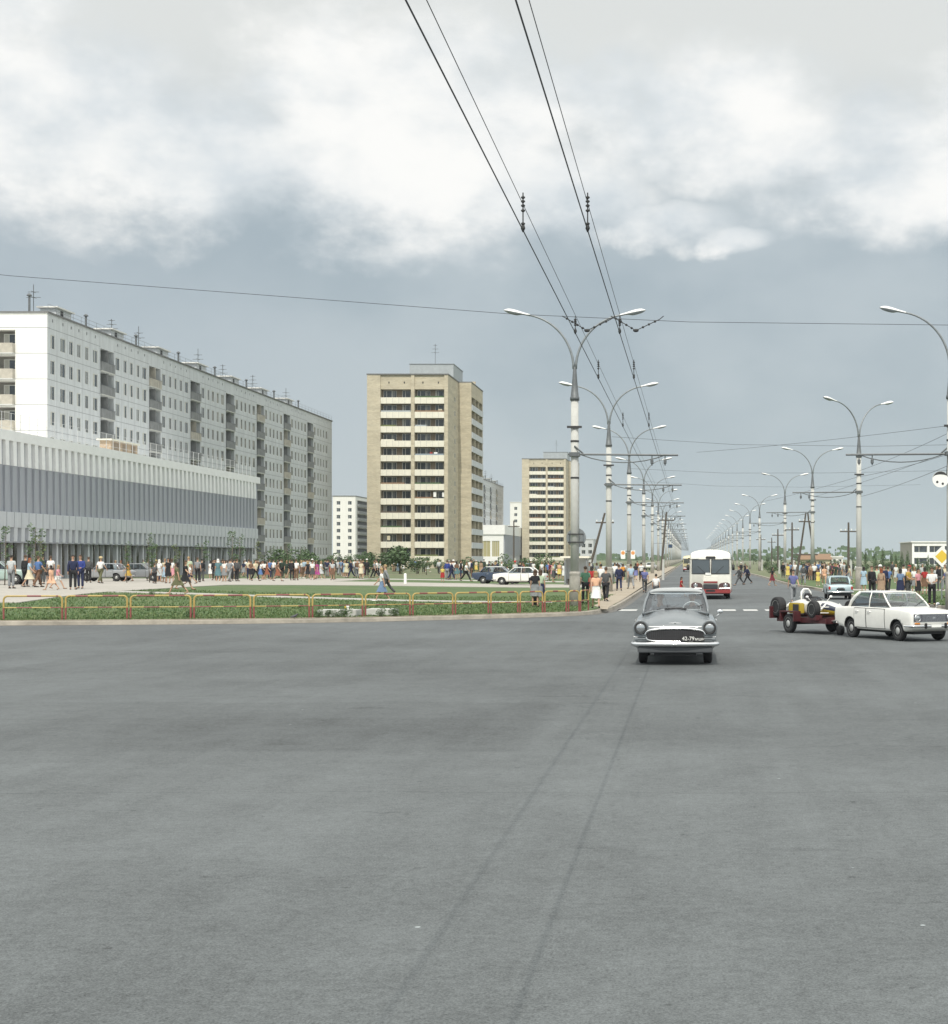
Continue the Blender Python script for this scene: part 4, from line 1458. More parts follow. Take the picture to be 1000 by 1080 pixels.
def span_y(x):
    return 24.4
spz = [( -16, 24.4, 7.25), (-10.3, 24.4, 6.63), (-2.7, 24.4, 6.05), (0.0, 24.4, 5.93), (4.2, 24.4, 5.88), (14, 24.4, 6.15), (24, 24.4, 6.9)]
wire('span_wire', spz, 0.004, 'thin span wire crossing the whole sky above the nearest lamp heads', 'span wire')
# the two V-shaped suspensions on that span
for x0, lab in ((xa + 0.17, 'V-shaped insulator suspension where the span wire meets the left wire pair'), (xb + 0.24, 'V-shaped insulator suspension where the span wire meets the right wire pair')):
    m = MB()
    zc = 5.80
    a, b, c = Vector((x0 - 0.32, 24.4, zc + 0.19)), Vector((x0, 24.4, zc)), Vector((x0 + 0.36, 24.4, zc + 0.17))
    m.tube([a + Vector((-.06, 0, .03)), a, b, c, c + Vector((0.06, 0, .05))], 0.007, 5)
    for p, q in ((a, b), (b, c)):
        for t in (0.05, 0.3, 0.55, 0.8):
            m.ellip(p.lerp(q, t), (0.019, 0.019, 0.019), 8, 5)
    m.ellip(b, (0.045, 0.03, 0.026), 8, 5)
    tag(m.build('wire_suspension', M['iron']), lab, 'wire suspension')
# cross spans farther down the avenue
for k, (d, yl, yr) in enumerate(((109, 463, 471), (142, 496, 499), (182, 509, 514))):
    a, b = at(700, yl, d), at(1100, yr, d)
    pts = [(-5.3, d, a.z + 0.15), (3, d, (a.z + b.z) / 2 - 0.12), (12.4, d, b.z + 0.02), (26, d, b.z + 0.3)]
    wire('span_wire', pts, 0.011, f'{("upper", "middle", "lower")[k]} of three thin span wires above the bus', 'span wire', 0, 'span wires over the avenue')
for k, (p0, p1, d0, d1) in enumerate((((735, 477), (1000, 449), 140, 96), ((905, 497), (1010, 452), 116, 90), ((858, 524), (1000, 477), 160, 86), ((907, 524), (1005, 489), 116, 80), ((800, 530), (905, 503), 190, 118))):
    a, b = at(*p0, d0), at(*p1, d1)
    c_ = b + (b - a) * 0.45
    wire('trolley_wire', [a, b, c_], 0.012, f'{("uppermost", "second", "third", "fourth", "lowest")[k]} of the sloping trolley wires that turn off to the right', 'trolley wire', 0.12, 'turning trolley wires')

# ------------------------------------------------------------------ guard rail panels
FENCE = []
def ray_fence(px):
    # where the sight line of that column meets the fence line 0.85 m behind the kerb
    lo, hi = 50.0, 80.0
    for _ in range(60):
        y = (lo + hi) / 2
        x = (px - VX) / FPX * y
        fy = kerb_y(x) + 0.85 if x < -5.6 else kerb_y(-5.6) + 0.85 + (x + 5.6) * 0.9
        if y < fy: lo = y
        else: hi = y
    return Vector((x, y, 0))
posts = [-270, -200, -132, -65, 2, 67.5, 136, 203, 266, 328, 384, 434, 479, 516.5, 547.5, 573.5, 598.5, 612]
PTS = [ray_fence(p) for p in posts]
PTS.append(PTS[-1] + Vector((0.25, 1.6, 0)))
FL = ['outermost red and yellow guard rail panel, outside the view', 'guard rail panel outside the view beyond the lawn', 'guard rail panel outside the view by the kerb', 'guard rail panel just outside the view']
for i in range(len(PTS) - 1):
    a, b = PTS[i], PTS[i + 1]
    dv_ = (b - a)
    L = dv_.length - 0.12
    if i < 4: continue
    k = i - 4
    lab = f'red and yellow tubular guard rail panel, {ORD[k]} along the kerb from the plaza side'
    if i == len(PTS) - 2: lab = 'short red and yellow guard rail panel turning in beside the first lamp post'
    root = empty('guard_rail', (a.x, a.y, zl(a.x, a.y)), math.atan2(dv_.y, dv_.x), lab, 'guard rail', 'red and yellow guard rail panels along the kerb')
    H = 0.86
    o = 0.06
    for x in (o, o + L):
        m = MB()
        m.tube([(x, 0, -0.1), (x, 0, 0.44)], 0.034, 8)
        m.build('post', M['red_paint'], root)
    # the hoop: yellow posts above, banded top tube
    m = MB()
    path = [(o, 0, 0.44), (o, 0, H - 0.14)]
    for j in range(1, 6):
        t = j / 5 * PI / 2
        path.append((o + 0.14 * (1 - math.cos(t)), 0, H - 0.14 + 0.14 * math.sin(t)))
    m.tube(path, 0.033, 8, 0)
    x_ = o + 0.14
    bands = [0.14, 0.42, 0.66, 0.86] if L > 1.2 else [0.14, 0.5, 0.86]
    cuts = [0.14] + [q * L for q in ((0.16, 0.36, 0.60, 0.86) if k % 2 else (0.10, 0.40, 0.64, 0.90))] + [L - 0.14]
    cuts = sorted(q for q in cuts if 0.13 < q < L - 0.13)
    cuts = [0.14] + [q for q in cuts if q > 0.2] + [L - 0.14]
    for j, (c0, c1) in enumerate(zip(cuts, cuts[1:])):
        m.tube([(o + c0, 0, H), (o + c1, 0, H)], 0.031, 8, (j % 2))
    path = [(o + L, 0, 0.44), (o + L, 0, H - 0.14)]
    for j in range(1, 6):
        t = j / 5 * PI / 2
        path.append((o + L - 0.14 * (1 - math.cos(t)), 0, H - 0.14 + 0.14 * math.sin(t)))
    m.tube(path, 0.033, 8, 0)
    m.build('hoop', [M['yellow_paint'], M['red_paint']], root)
    m = MB()
    cuts = [0.03] + [q * L for q in ((0.3, 0.52, 0.75) if k % 2 else (0.22, 0.48, 0.8))] + [L - 0.03]
    for j, (c0, c1) in enumerate(zip(cuts, cuts[1:])):
        m.tube([(o + c0, 0, 0.45), (o + c1, 0, 0.45)], 0.022, 6, ((j + k) % 2))
    m.build('mid_rail', [M['yellow_paint'], M['red_paint']], root)

# ------------------------------------------------------------------ signs
def disc_mb(r, th=0.012, m=0, n=28):
    mb = MB()
    mb.lathe([(0.0001, -th), (r, -th), (r, th), (0.0001, th)], n, rot=Matrix.Rotation(PI / 2, 3, 'X'), m=m)
    return mb
root = empty('round_sign', (-5.25, 74.3, 3.3), 0, 'round sign seen from behind, clamped to the nearest left lamp post', 'road sign')
disc_mb(0.45).build('sign_disc', M['steel_grey'], root)
m = MB()
for z in (-0.21, 0.16):
    m.box(-0.34, 0.34, -0.56, -0.52, z - 0.03, z + 0.03)
    m.box(-0.34, -0.30, -0.52, -0.012, z - 0.03, z + 0.03)
    m.box(0.30, 0.34, -0.52, -0.012, z - 0.03, z + 0.03)
m.build('clamp', M['iron'], root)
for s_, lab in ((-1, 'white plate with orange ring, left of the pair on the third lamp post'), (1, 'white plate with orange ring, right of the pair on the third lamp post')):
    y = 139.6
    c = at(662.4 + s_ * 5.2, 585, y)
    root = empty('stop_sign_plate', (c.x, y, c.z), 0, lab, 'road sign', 'white ring signs on the third lamp post')
    m = MB(); m.box(-0.19, 0.19, -0.012, 0.012, -0.36, 0.36); m.build('plate', M['plate_white'], root)
    m = MB(); m.lathe([(0.10, 0), (0.16, 0), (0.16, 0.006), (0.10, 0.006)], 20, c=(0, -0.0125, 0.15), rot=Matrix.Rotation(PI / 2, 3, 'X')); m.build('ring', M['sign_orange'], root)
    m = MB(); m.tube([(0, 0.02, 0.30), (-s_ * 0.42, 0.05, 0.30)], 0.022, 5); m.build('bracket', M['iron'], root)
c = at(993.5, 587, 86)
root = empty('priority_sign', (c.x, c.y, 0.13), 0, 'yellow diamond road sign with white border beside the right-hand crowd', 'road sign')
zc = c.z - 0.13
m = MB()
m.prism([(-0.56, zc), (0, zc - 0.56), (0.56, zc), (0, zc + 0.56)], -0.012, 0.012, 'y'); m.build('sign_board', M['plate_white'], root)
m = MB()
m.prism([(-0.36, zc), (0, zc - 0.36), (0.36, zc), (0, zc + 0.36)], -0.018, -0.0125, 'y'); m.build('yellow_field', M['sign_yellow'], root)
m = MB(); m.tube([(0.0, 0.05, -0.2), (0.0, 0.05, zc + 0.4)], 0.035, 8); m.build('post', M['steel_grey'], root)

c = at(992, 505.5, 73)
root = empty('hanging_sign', (c.x, c.y, c.z), 0, 'round white sign hanging from the bracket at the right edge', 'road sign')
disc_mb(0.37, 0.02).build('sign_disc', M['plate_white'], root)
m = MB()
pts = [(0.36 * math.cos(a), 0.36 * math.sin(a)) for a in [R(12 + 156 * i / 16) for i in range(17)]]
inn = [(0.33 * math.cos(a), 0.10 + 0.12 * math.sin(a)) for a in [R(168 - 156 * i / 10) for i in range(11)]]
m.prism(pts + inn, -0.026, -0.0205, 'y'); m.build('dark_crescent', M['iron'], root)
m = MB()
for x, z in ((-0.15, -0.12), (0.10, -0.2)):
    m.lathe([(0.0001, 0), (0.055, 0), (0.055, 0.006), (0.0001, 0.006)], 12, c=(x, -0.0205, z), rot=Matrix.Rotation(PI / 2, 3, 'X'))
m.build('dark_mark', M['iron'], root)
m = MB(); m.tube([(0.28, 0, 0.2), (0.30, -0.2, 6.9 - c.z + 0.15)], 0.02, 5); m.build('hanger_rod', M['iron'], root)
c = at(707, 576, 226)
root = empty('hanging_box_sign', (c.x, c.y, c.z), 0, 'small dark box sign hanging over the left kerb far down the row', 'road sign')
m = MB(); m.box(-0.3, 0.3, -0.06, 0.06, -0.26, 0.26); m.build('box', M['steel_dark'], root)
m = MB(); m.box(-0.24, 0.24, -0.064, -0.0605, -0.2, 0.2); m.build('face', mat('sign_blue', (0.03, 0.06, 0.12), 0.4), root)
m = MB(); m.tube([(-0.2, 0, 0.26), (-0.2, 0, 0.4), (c.x * 0 - 2.4, 0, 0.4)], 0.02, 5); m.build('bracket', M['iron'], root)

# ------------------------------------------------------------------ wooden power poles
def power_pole(px, ptop, d, label, lean=0.0, kind='single', base_h=2.0):
    c = at(px, ptop, d)
    z0 = zl(c.x, d) if c.x < 0 else 0.15
    root = empty('power_pole', (c.x, d, z0), 0, label, 'power pole', 'wooden power poles')
    H = c.z - z0
    if kind == 'single':
        m = MB()
        m.tube([(-lean * H, 0, base_h * 0.4), (0, 0, H)], [0.14, 0.09], 8); m.build('pole', M['wood_pole'], root)
        m = MB(); m.tube([(-lean * H + 0.2, 0, -0.3), (-lean * H + 0.2, 0, base_h)], 0.15, 8); m.build('concrete_stub', M['concrete'], root)
    else:
        for s_ in (-1, 1):
            m = MB(); m.tube([(s_ * 1.05, 0, 0.4), (s_ * 0.1, 0, H)], [0.12, 0.08], 8); m.build('pole', M['wood_pole'], root)
        m = MB(); m.tube([(-1.15, 0, 2.6), (1.15, 0, 2.6)], 0.08, 6); m.build('brace', M['wood_pole'], root)
    m = MB(); m.tube([(-0.85, 0, H - 0.9), (0.85, 0, H - 0.9)], 0.07, 6); m.build('cross_arm', M['wood_pole'], root)
    for x in (-0.75, -0.3, 0.3, 0.75):
        m = MB(); m.lathe([(0.03, H - 0.83), (0.06, H - 0.78), (0.06, H - 0.68), (0.02, H - 0.64)], 6, c=(x, 0, 0)); m.build('insulator', M['lamp_white'], root)
    return root
power_pole(638, 541, 150, 'leaning wooden power pole left of the second lamp post', 0.24)
power_pole(703, 540, 176, 'slightly leaning wooden pole among the far left lamp posts', 0.08)
power_pole(542, 549, 240, 'thin dark wooden pole in front of the far shop hall', 0.0)
power_pole(895, 551, 160, 'wooden cross-armed pole near the light blue car and its lamp post')
power_pole(851, 541, 168, 'A-shaped double wooden pole beside a right-hand lamp post', 0, 'a')
power_pole(835.5, 551, 195, 'wooden cross-armed pole left of the A-shaped one')
power_pole(820.5, 558, 235, 'slim wooden pole between right-hand lamp posts, tops above the crowd')
power_pole(802.5, 564, 300, 'distant wooden pole with a thick top near the bus')
power_pole(814, 567, 320, 'distant thin wooden pole right of the thick-topped one')

# ------------------------------------------------------------------ things lying about on the verge
def slab(px0, px1, d, label):
    x0, x1 = (px0 - VX) * d / FPX, (px1 - VX) * d / FPX
    m = MB()
    m.bbox_round(0, x1 - x0, 0, 1.0, -0.1, 0.26, 0.03)
    return tag(m.build('concrete_slab', M['concrete'], None, (x0, d, zl(x0, d)), R(-2)), label, 'concrete slab')
slab(334, 376, 60.7, 'weathered concrete slab lying in weeds behind the rail, left one of the pair')
slab(385, 415, 61.8, 'pale concrete slab lying behind the rail, right one of the pair')
c = at(310, 657, 58.6)
root = empty('pigeon', (c.x, kerb_y(c.x) + 0.12, 0.152), R(20), 'dark pigeon standing on the dusty kerb below the rail', 'pigeon')
m = MB(); m.smooth = True
m.tube([(-0.2, 0, 0.08), (-0.1, 0, 0.10), (0, 0, 0.13), (0.08, 0, 0.16), (0.12, 0, 0.21), (0.15, 0, 0.235), (0.18, 0, 0.235), (0.21, 0, 0.228)], [0.02, 0.05, 0.07, 0.06, 0.035, 0.035, 0.02, 0.004], 10)
m.tube([(0.0, 0.02, 0.08), (0.0, 0.02, 0.0), (0.04, 0.02, 0.0)], 0.008, 4)
m.tube([(0.0, -0.02, 0.08), (0.0, -0.02, 0.0), (0.04, -0.02, 0.0)], 0.008, 4)
root.scale = (0.75,) * 3
m.build('body', mat('pigeon_grey', (0.06, 0.06, 0.07), 0.6), root)
c = at(427.5, 615, 122)
m = MB(); m.lathe([(0.11, 0), (0.11, 0.75), (0.06, 0.82)], 10)
tag(m.build('marker_post', M['plate_white'], None, (c.x, 122, zl(c.x, 122))), 'short white marker post at the edge of the footpath before the tower', 'marker post')
c = at(366.5, 643, 60.9)
m = MB()
m.lathe([(0.035, 0), (0.06, 0.14), (0.05, 0.15)], 8)
m.cbox((0.10, 0.1, 0.02), (0.16, 0.12, 0.03), 0, Matrix.Rotation(0.4, 3, 'Z'))
m.cbox((-0.08, 0.05, 0.07), (0.06, 0.04, 0.13), 1, Matrix.Rotation(-0.5, 3, 'Y'))
tag(m.build('litter', [M['plate_white'], M['sign_yellow']], None, (c.x, 60.95, zl(c.x, 61) + 0.26)), 'scraps of white and yellow paper left on the concrete slab', 'litter')
# ------------------------------------------------------------------ vehicles
def eval_mesh(me, mods):
    """apply subsurf / boolean modifiers through the depsgraph and return the resulting mesh"""
    o = bpy.data.objects.new('work', me)
    COL.objects.link(o)
    tmp = []
    for md in mods:
        if md[0] == 'CUT':
            c = bpy.data.objects.new('work_cut', md[1])
            COL.objects.link(c)
            tmp.append(c)
            b = o.modifiers.new('b', 'BOOLEAN')
            b.operation = 'DIFFERENCE'
            b.solver = 'EXACT'
            b.object = c
        elif md[0] == 'SUB':
            s_ = o.modifiers.new('s', 'SUBSURF')
            s_.levels = s_.render_levels = md[1]
    dg = bpy.context.evaluated_depsgraph_get()
    dg.update()
    out = bpy.data.meshes.new_from_object(o.evaluated_get(dg), preserve_all_data_layers=False, depsgraph=dg)
    for q in tmp + [o]: bpy.data.objects.remove(q)
    return out

def chaikin(pl, n=2):
    for _ in range(n):
        q = [pl[0]]
        for a, b in zip(pl, pl[1:]):
            q.append((a[0] * .75 + b[0] * .25, a[1] * .75 + b[1] * .25))
            q.append((a[0] * .25 + b[0] * .75, a[1] * .25 + b[1] * .75))
        q.append(pl[-1])
        pl = q
    return pl

def paint_mat(name, col, rough=0.3):
    m = mat(name, col, rough, coat=0.5, var=0.05, vscale=3)
    return m

def wheel(root, x, y, r, wdt, side, hub='disc'):
    """side = +1 when the outer face looks to +y"""
    e = link('wheel', None, root, (x, y, r))
    m = MB(); m.smooth = True
    rt = Matrix.Rotation(-PI / 2 * side, 3, 'X')
    hw = wdt / 2
    m.lathe([(r * .60, -hw * .8), (r * .80, -hw), (r * .95, -hw * .9), (r, -hw * .6), (r, hw * .6), (r * .95, hw * .9), (r * .80, hw), (r * .62, hw * .86)], 28, rot=rt)
    m.build('tyre', M['black_rubber'], e)
    m = MB(); m.smooth = True
    if hub == 'cap':
        m.lathe([(r * .62, hw * .4), (r * .62, hw * .9), (r * .56, hw * .75), (r * .42, hw * .55), (r * .38, hw * .8), (r * .30, hw * .98), (0.001, hw * 1.1)], 24, rot=rt)
    else:
        m.lathe([(r * .62, -hw * .4), (r * .64, hw * .9), (r * .58, hw * .8), (r * .5, hw * .2), (r * .25, hw * .1), (r * .22, hw * .5), (0.001, hw * .55)], 24, rot=rt)
    m.build('rim', M['rim_silver'], e)
    return e
M['lens'] = mat('lens_clear', (0.42, 0.44, 0.45), 0.08, metal=0.7)
M['rim_silver'] = mat('rim_silver', (0.50, 0.50, 0.48), 0.35, metal=0.5)
M['interior'] = mat('interior', (0.10, 0.095, 0.09), 0.8)

def sedan(name, label, cat, sp, paint, loc, rz, group=None, detail=2, scale=1.0):
    root = empty(name, loc, rz, label, cat, group)
    if scale != 1.0: root.scale = (scale,) * 3
    T = sp['t']
    x0, x1 = T['w'][0][0], T['w'][-1][0]
    def prof(x):
        w_, zs, zb, ws, zc, dip = [interp(T[k], x) for k in ('w', 'zs', 'zb', 'ws', 'zc', 'dip')]
        zm = zs + (zb - zs) * sp.get('zm', 0.55)
        pl = [(0, zs), (w_ * .86, zs), (w_ * .965, zs + .05), (w_ * sp.get('low', 0.99), zs + (zm - zs) * .5), (w_, zm), (w_ * .992, zb - .10), (ws + (w_ - ws) * .5, zb - .012), (ws, zb), (ws * .80, zb + (zc - zb) * .30 - dip), (ws * .5, zb + (zc - zb) * .86 - dip * .3), (0, zc)]
        return chaikin(pl, 2)
    xs = sorted(set([x0, x0 + .02, x0 + .06, x1 - .06, x1 - .02, x1] + frange(x0, x1, 0.09)))
    rows = [prof(x) for x in xs]
    k = len(rows[0])
    mb = MB(); mb.smooth = True
    pts = []
    for x, r_ in zip(xs, rows):
        ring = [(x, y, z) for y, z in r_] + [(x, -y, z) for y, z in r_[-2:0:-1]]
        pts += ring
    n = 2 * k - 2
    faces = [(i * n + j, i * n + (j + 1) % n, (i + 1) * n + (j + 1) % n, (i + 1) * n + j) for i in range(len(xs) - 1) for j in range(n)]
    faces += [tuple(range(n - 1, -1, -1)), tuple(range((len(xs) - 1) * n, len(xs) * n))]
    mb.add(pts, faces, 0)
    me = mb.mesh('body', [paint, M['dark_inside']])
    bm = bmesh.new(); bm.from_mesh(me); bmesh.ops.recalc_face_normals(bm, faces=bm.faces); bm.to_mesh(me); bm.free()
    rw = sp['wheel']
    cuts = []
    cm = MB()
    for ax in sp['axles']:
        for s_ in (-1, 1):
            cm.lathe([(rw * 1.16, -0.16), (rw * 1.16, 0.16)], 26, c=(ax, s_ * (sp['track'] + 0.02), rw * 1.02), rot=Matrix.Rotation(PI / 2, 3, 'X'), m=1)
    cme = cm.mesh('cut', [paint, M['dark_inside']])
    me = eval_mesh(me, [('CUT', cme)])
    link('body', me, root)
    # wheels
    for ax in sp['axles']:
        for s_ in (-1, 1): wheel(root, ax, s_ * sp['track'], rw, sp['tyre_w'], s_, 'cap')
    # greenhouse
    G = sp['g']
    fb, ft, rt_, rb, bx = G['fb'], G['ft'], G['rt'], G['rb'], G['bx']     # windscreen base/top, rear top/base as (x, z, half width)
    mb = MB(); mb.smooth = True
    pts = []
    rx = [ft[0] + .05] + frange(ft[0], rt_[0], 0.14)[0:] + [rt_[0] - .05]
    nn = 0
    for i, x in enumerate(rx):
        t = (ft[0] - x) / (ft[0] - rt_[0])
        t = max(0, min(1, t))
        hw = ft[2] + (rt_[2] - ft[2]) * t + 0.035 * math.sin(PI * t)
        ze = ft[1] + (rt_[1] - ft[1]) * t + 0.02 * math.sin(PI * t)
        zc = ze + G['crown'] * (0.35 + 0.65 * math.sin(PI * min(1, max(0, t * .9 + .05))) ** 0.6)
        if i in (0, len(rx) - 1): zc = ze + G['crown'] * .18; hw *= .985
        pl = chaikin([(0, ze - .03), (hw * .94, ze - .03), (hw + .012, ze), (hw * .97, ze + (zc - ze) * .45), (hw * .72, ze + (zc - ze) * .9), (0, zc)], 2)
        ring = [(x, y, z) for y, z in pl] + [(x, -y, z) for y, z in pl[-2:0:-1]]
        nn = len(ring)
        pts += ring
    faces = [(i * nn + j, i * nn + (j + 1) % nn, (i + 1) * nn + (j + 1) % nn, (i + 1) * nn + j) for i in range(len(rx) - 1) for j in range(nn)]
    faces += [tuple(range(nn)), tuple(range(len(rx) * nn - 1, (len(rx) - 1) * nn - 1, -1))]
    mb.add(pts, faces, 0)
    mb.build('roof', sp.get('roof', paint), root)
    pm = MB(); pm.smooth = True
    pr = G.get('pillar', 0.03)
    for s_ in (-1, 1):
        A0, A1 = (fb[0], s_ * fb[2], fb[1] - .03), (ft[0], s_ * ft[2], ft[1])
        C1, C0 = (rt_[0], s_ * rt_[2], rt_[1]), (rb[0], s_ * rb[2], rb[1] - .03)
        am = [Vector(A0).lerp(Vector(A1), t) + Vector((0, s_ * .03 * math.sin(PI * t), .012 * math.sin(PI * t))) for t in (0, .33, .66, 1)]
        pm.tube(am, pr, 8)
        cmid = [Vector(C0).lerp(Vector(C1), t) + Vector((-.05 * math.sin(PI * t), s_ * .03 * math.sin(PI * t), .02 * math.sin(PI * t))) for t in (0, .33, .66, 1)]
        pm.tube(cmid, pr * G.get('cfat', 1.7), 8)
        hwb = (fb[2] + rb[2]) / 2 + .03
        pm.tube([(bx, s_ * hwb, fb[1] - .06), (bx, s_ * (hwb * .5 + (ft[2] + .035) * .5 + .015), (fb[1] + ft[1]) / 2), (bx, s_ * (ft[2] + .03), ft[1] + .01)], pr * .75, 6)
        # belt rail under the side windows
        pm.tube([(fb[0] - .02, s_ * (fb[2] + .01), fb[1] - .05), (bx, s_ * hwb, fb[1] - .06), (rb[0] + .05, s_ * (rb[2] + .01), rb[1] - .05)], pr * .7, 6)
    bz = G.get('bz', .01)
    pm.tube([(fb[0] + .07 * (1 - q * q), q * fb[2], fb[1] - .03 + bz * (1 - q * q)) for q in [-1 + i / 5 for i in range(11)]], pr * .8, 6)
    pm.tube([(rb[0], -rb[2], rb[1] - .03), (rb[0] - .06, 0, rb[1] - .02), (rb[0], rb[2], rb[1] - .03)], pr * .8, 6)
    pm.build('window_frame', paint, root)
    def pane(nm, a0, a1, b0, b1, bow, glass, bz=0):
        # grid from base edge a0-a1 to top edge b0-b1, bowed outward
        m = MB(); m.smooth = True
        P_ = []
        for i in range(7):
            for j in range(5):
                u, v = i / 6, j / 4
                q = Vector(a0).lerp(Vector(a1), u).lerp(Vector(b0).lerp(Vector(b1), u), v)
                P_.append(q + Vector(bow) * (math.sin(PI * u) * (1 - .3 * v)) + Vector((0, 0, bz * (1 - (2 * u - 1) ** 2) * (1 - v))))
        m.add(P_, [(i * 5 + j, (i + 1) * 5 + j, (i + 1) * 5 + j + 1, i * 5 + j + 1) for i in range(6) for j in range(4)])
        return m.build(nm, glass, root)
    GL = M['glass_front']
    pane('windscreen', (fb[0], -fb[2], fb[1] - .03), (fb[0], fb[2], fb[1] - .03), (ft[0], -ft[2], ft[1]), (ft[0], ft[2], ft[1]), (.07, 0, .01), GL, bz)
    pane('rear_window', (rb[0], -rb[2], rb[1] - .03), (rb[0], rb[2], rb[1] - .03), (rt_[0], -rt_[2], rt_[1]), (rt_[0], rt_[2], rt_[1]), (-.06, 0, .01), M['glass_blue'])
    for s_ in (-1, 1):
        hwb = (fb[2] + rb[2]) / 2 + .03
        pane('side_window', (fb[0], s_ * fb[2], fb[1] - .05), (bx, s_ * hwb, fb[1] - .06), (ft[0], s_ * (ft[2] + .01), ft[1]), (bx, s_ * (ft[2] + .03), ft[1] + .01), (0, s_ * .015, 0), M['glass_blue'])
        pane('side_window', (bx, s_ * hwb, fb[1] - .06), (rb[0], s_ * rb[2], rb[1] - .05), (bx, s_ * (ft[2] + .03), ft[1] + .01), (rt_[0], s_ * (rt_[2] + .01), rt_[1]), (0, s_ * .015, 0), M['glass_blue'])
        # doors follow the body side, a hair proud of it with a dark shut line round them
        for (da, db) in sp['doors']:
            dm, dk = MB(), MB()
            dm.smooth = True
            for mb_, g_, o_ in ((dk, 0.0, 0.0035), (dm, 0.018, 0.008)):
                nx = 14
                P_ = []
                cnt = None
                for i in range(nx + 1):
                    x = da + g_ + (db - da - 2 * g_) * i / nx
                    pr_ = [q for q in prof(x)]
                    zs, zb = interp(T['zs'], x), interp(T['zb'], x)
                    zlo = zs + .06 + g_
                    col_ = []
                    for j in range(13):
                        z = zlo + (zb - .025 - g_ - zlo) * j / 12
                        y = 0
                        for (ya, za_), (yb, zb_) in zip(pr_, pr_[1:]):
                            if za_ <= z <= zb_ and zb_ > za_ and ya > 0.3:
                                y = max(y, ya + (yb - ya) * (z - za_) / (zb_ - za_))
                        col_.append((x, s_ * (y + o_), z))
                    P_ += col_
                mb_.add(P_, [(i * 13 + j, (i + 1) * 13 + j, (i + 1) * 13 + j + 1, i * 13 + j + 1) for i in range(nx) for j in range(12)], 0)
            ob = dm.build('door', paint, root)
            dk.build('shut_line', M['dark_inside'], ob)
            hx = da + .16
            yb_ = interp(T['w'], hx)
            zz = interp(T['zb'], hx) - .13
            hm = MB()
            hm.tube([(hx - .07, s_ * (yb_ + .0), zz), (hx - .05, s_ * (yb_ + .03), zz), (hx + .07, s_ * (yb_ + .03), zz), (hx + .09, s_ * yb_, zz)], .012, 6)
            hm.build('handle', M['chrome'], ob)
    # inside: seats, dash, wheel
    m = MB()
    sx = bx + .10
    m.bbox_round(sx - .05, sx + .45, -.62, .62, .42, .60, .05)
    m.bbox_round(sx - .22, sx - .05, -.62, .62, .55, fb[1] + .08, .06)
    m.build('front_seat', M['seat_brown'], root)
    m = MB()
    m.bbox_round(sx - 1.05, sx - .60, -.6, .6, .42, .62, .05)
    m.bbox_round(sx - 1.25, sx - 1.05, -.6, .6, .55, rb[1] + .06, .06)
    m.build('rear_seat', M['seat_brown'], root)
    m = MB()
    m.bbox_round(fb[0] - .38, fb[0] - .05, -fb[2] + .04, fb[2] - .04, fb[1] - .25, fb[1] + bz * .4 - .005, .04)
    m.build('dashboard', M['interior'], root)
    m = MB(); m.smooth = True
    c = Vector((fb[0] - .46, .36, fb[1] + bz * .6 - .01))
    tl = Matrix.Rotation(R(-62), 3, 'Y')
    m.tube([c + tl @ Vector((.2 * math.cos(a), .2 * math.sin(a), 0)) for a in [2 * PI * i / 24 for i in range(25)]], .013, 6)
    m.tube([c + tl @ Vector((0, -.2, 0)), c + tl @ Vector((0, .2, 0))], .01, 5)
    m.tube([c, c + tl @ Vector((0, 0, -.35))], .02, 6)
    m.build('steering_wheel', M[sp.get('sw', 'interior')], root)
    m = MB(); m.box(-0.02, 0.0, -.11, .11, -.03, .03); m.build('inner_mirror', M['mirror_glass'], root, (ft[0] - .02, 0, ft[1] - .07))
    for s_ in (-.42, .12):
        m = MB()
        a = Vector((fb[0] + .05, s_, fb[1] + bz * .7 - .005)); b = Vector((fb[0] - .14, s_ + .40, fb[1] + .12))
        m.tube([a, b], .008, 5)
        m.tube([b + Vector((.05, -.18, -.04)), b + Vector((-.04, .10, .05))], .008, 4)
        m.build('wiper', M['iron'], root)
    for s_ in sp.get('mirrors', ()):
        m = MB(); m.smooth = True
        mx_ = fb[0] + .12
        yb_ = interp(T['w'], mx_) - .02
        zz = interp(T['zb'], mx_)
        m.tube([(mx_, s_ * yb_, zz - .03), (mx_, s_ * (yb_ + .09), zz + .07)], .01, 5)
        m.ellip((mx_, s_ * (yb_ + .10), zz + .11), (.025, .07, .05), 10, 6)
        m.build('side_mirror', M['chrome'], root)
    return root

def bumper(root, x, hw, z, h, wrap, sgn, mat_='chrome', thick=.05, bow=.10):
    m = MB(); m.smooth = True
    P_ = []
    ys = [-hw - .0, -hw, -hw * .93] + [hw * q for q in (-.6, -.3, 0, .3, .6)] + [hw * .93, hw, hw]
    xs = [x - sgn * wrap, x - sgn * wrap * .4, x - sgn * bow * .6] + [x - sgn * bow * q * q for q in (.6, .3, 0, .3, .6)] + [x - sgn * bow * .6, x - sgn * wrap * .4, x - sgn * wrap]
    prof_ = [(0, -h / 2), (thick, -h * .3), (thick * 1.15, 0), (thick, h * .3), (0, h / 2), (-.012, 0)]
    for xx, yy in zip(xs, ys):
        for (dx, dz) in prof_:
            e = abs(yy) / hw
            sc_ = 1 if e < .99 else .8
            P_.append((xx + sgn * dx * (1 if e < .99 else .2), yy + (0 if e < .99 else math.copysign(dx * .8, yy)), z + dz * sc_))
    k = len(prof_)
    m.add(P_, [(i * k + j, i * k + (j + 1) % k, (i + 1) * k + (j + 1) % k, (i + 1) * k + j) for i in range(len(xs) - 1) for j in range(k)] + [tuple(range(k)), tuple(range((len(xs) - 1) * k, len(xs) * k))])
    return m.build('bumper', M[mat_], root)

